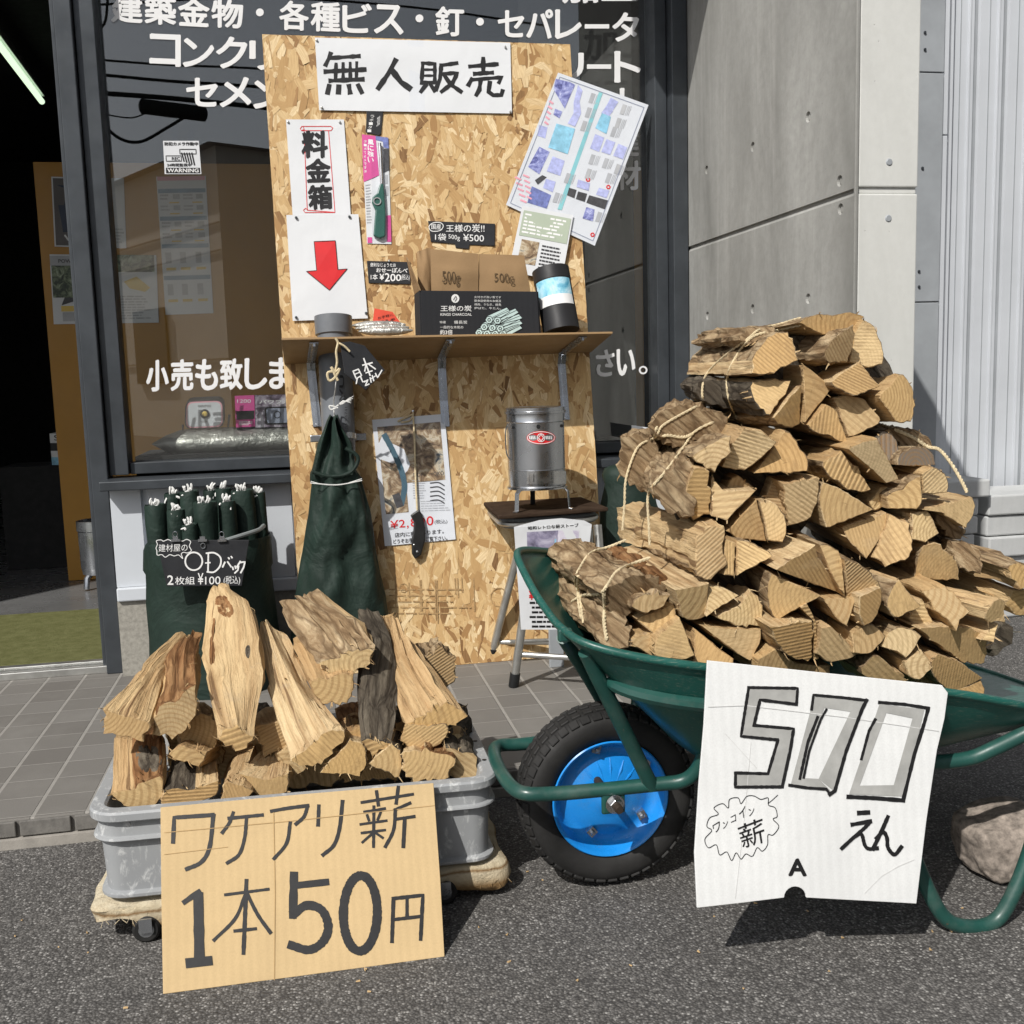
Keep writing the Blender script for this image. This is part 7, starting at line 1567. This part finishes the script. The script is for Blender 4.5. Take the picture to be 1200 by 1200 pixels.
cl = [(225, 520), (250, 518), (275, 530), (300, 525), (302, 550), (325, 560), (332, 590), (318, 600), (338, 625), (318, 655), (300, 655), (298, 690), (280, 712), (262, 700), (245, 730), (222, 722), (205, 740), (188, 718), (172, 745), (155, 715), (130, 725), (118, 690), (90, 700), (78, 670), (102, 640), (85, 625), (95, 595), (125, 582), (110, 560), (140, 545), (160, 560), (165, 530), (195, 525), (205, 545)]
stroke(mb, KW(cl), .9, WP, 0, True, True); stroke(mb, KW([(300, 545), (318, 530), (334, 515)]), .8, WP); 
for ch, q in (('ワ', [(104, 622), (130, 606), (134, 642), (110, 648)]), ('ン', [(140, 612), (158, 600), (160, 626), (142, 634)]), ('コ', [(168, 592), (186, 582), (188, 606), (170, 614)]), ('イ', [(195, 562), (220, 552), (224, 592), (200, 598)]), ('ン', [(230, 565), (250, 555), (254, 580), (234, 590)]), ('薪', [(190, 625), (280, 590), (292, 680), (212, 705)])): txt(mb, ch, KW(q), WP, -.008)
mb.build('lettering', [INK, plain('marker_grey', (.36, .36, .345), .7, var=.22, sc=26)], t)
mb = MB(); stroke(mb, KW([(90, 205), (220, 200), (560, 240), (900, 290)]), .8, WP, 0, rough=.3); stroke(mb, KW([(640, 860), (700, 800), (760, 765), (815, 742)]), .8, WP, 0); stroke(mb, KW([(240, 330), (220, 560), (185, 880)]), .6, WP, 0); stroke(mb, KW([(150, 300), (260, 420)]), .6, WP, 0); mb.build('crease', plain('crease_white', (.62, .62, .61), .9), t)
# rock
bm = bmesh.new(); bmesh.ops.create_icosphere(bm, subdivisions=5, radius=1); rc = PY(1172, 1012, 1.545)
for v in bm.verts:
    p = v.co.copy(); q = Vector((math.copysign(abs(p.x)**.7, p.x), math.copysign(abs(p.y)**.7, p.y), math.copysign(abs(p.z)**.65, p.z)))
    n_ = noise.noise(p*1.3+Vector((3, 1, 0)))*.16+noise.noise(p*4)*.05+noise.noise(p*9)*.03+noise.noise(p*22)*.014; q = q*(1+n_)
    v.co = Vector((q.x*.074, q.y*.07, q.z*.056+q.x*.006))+rc
zm = min(v.co.z for v in bm.verts)
for v in bm.verts: v.co.z += ZA-.004-zm
me = bpy.data.meshes.new('rock'); bm.to_mesh(me); bm.free(); me.materials.append(M['rock'])
for p in me.polygons: p.use_smooth = True
o = bpy.data.objects.new('rock', me); COL.objects.link(o); tag(o, 'rough brown rock on the asphalt behind the wheelbarrow leg', 'rock')
# ================================================================== ACROSS THE STREET (seen mirrored in the window)
def mirror(px, py, Y):
    d = ray(px, py); t_ = (YG+(YG+Y))/d.y; return Vector((d.x*t_, -Y, C0.z+d.z*t_))
for i, (pts, r) in enumerate((([(104, 69), (200, 76), (330, 82), (640, 106)], .016), ([(104, 86), (200, 95), (330, 104), (640, 135)], .022), ([(104, 108), (200, 115), (330, 128), (640, 160)], .034), ([(104, 6), (300, -3), (480, 8), (640, 30)], .016), ([(105, 40), (122, 28), (126, 0), (128, -30)], .018), ([(118, 143), (140, 162), (165, 166), (195, 150), (215, 138)], .022), ([(118, 133), (150, 138), (165, 135), (175, 130)], .01))):
    tag(MB().tube(catmull([mirror(x, y, 9) for x, y in pts], 5), r, 8).build('utility_cable', M['cable'], smooth=True), ('thin overhead cable reflected below the コンクリ lettering', 'second overhead cable reflected just under the first one', 'thick overhead cable bundle carrying the splice box in the reflection', 'topmost overhead cable reflected behind the top lettering', 'short cable curving up beside the door post in the reflection', 'slack cable loop sagging under the splice box in the reflection', 'fine cable running left from the splice box in the reflection')[i], 'cable', 'overhead cables mirrored in the shop window')
a, b = mirror(163, 124, 9), mirror(243, 134, 9); MBx = MB().tube([a, a*.97+b*.03, a*.03+b*.97, b], [.06, .10, .10, .05], 10); tag(MBx.build('splice_box', M['cable'], smooth=True), 'dark cable splice box mirrored in the upper left of the window', 'cable box')
hs_ = thing('house', 'beige house across the street mirrored faintly in the window', 'house', (-3, -16, ZA))
m = MB(); m.bx((-9, -22, ZA), (2.5, -15, 4.5)); m.build('wall', M['housewall'], hs_)
m = MB()
for k in (2, 6, 7): m.bx((-8.99, -14.99, .4+k*.42), (2.49, -14.97, .425+k*.42))
m.build('cladding_joint', M['houseroof'], hs_)
MB().loft([[Vector((-9.2, -14.8, 4.5)), Vector((2.7, -14.8, 4.5)), Vector((2.9, -22.5, 4.5)), Vector((-9.4, -22.5, 4.5))], [Vector((-7.5, -18.4, 4.75)), Vector((1, -18.4, 4.75)), Vector((1, -18.6, 4.75)), Vector((-7.5, -18.6, 4.75))]]).build('roof', M['houseroof'], hs_)
for x in (-7, -3.6, -.4): m = MB(); m.bx((x-.7, -14.98, .9), (x+.7, -14.94, 2.2)); m.build('window', M['black'], hs_)
hs_.rotation_euler.z = R(60)
nb = thing('dark_building', 'tall dark building across the street mirrored in the right of the window', 'building', (13, -9, ZA))
m = MB(); m.bx((5.6, -14, ZA), (26, -6, 14)); m.build('wall', plain('building_dark', (.035, .034, .032), .9), nb)
m = MB(); [m.bx((6+k*3, -5.99, 1.2), (7.8+k*3, -5.95, 2.8)) for k in range(6)]; m.build('window', M['black'], nb)
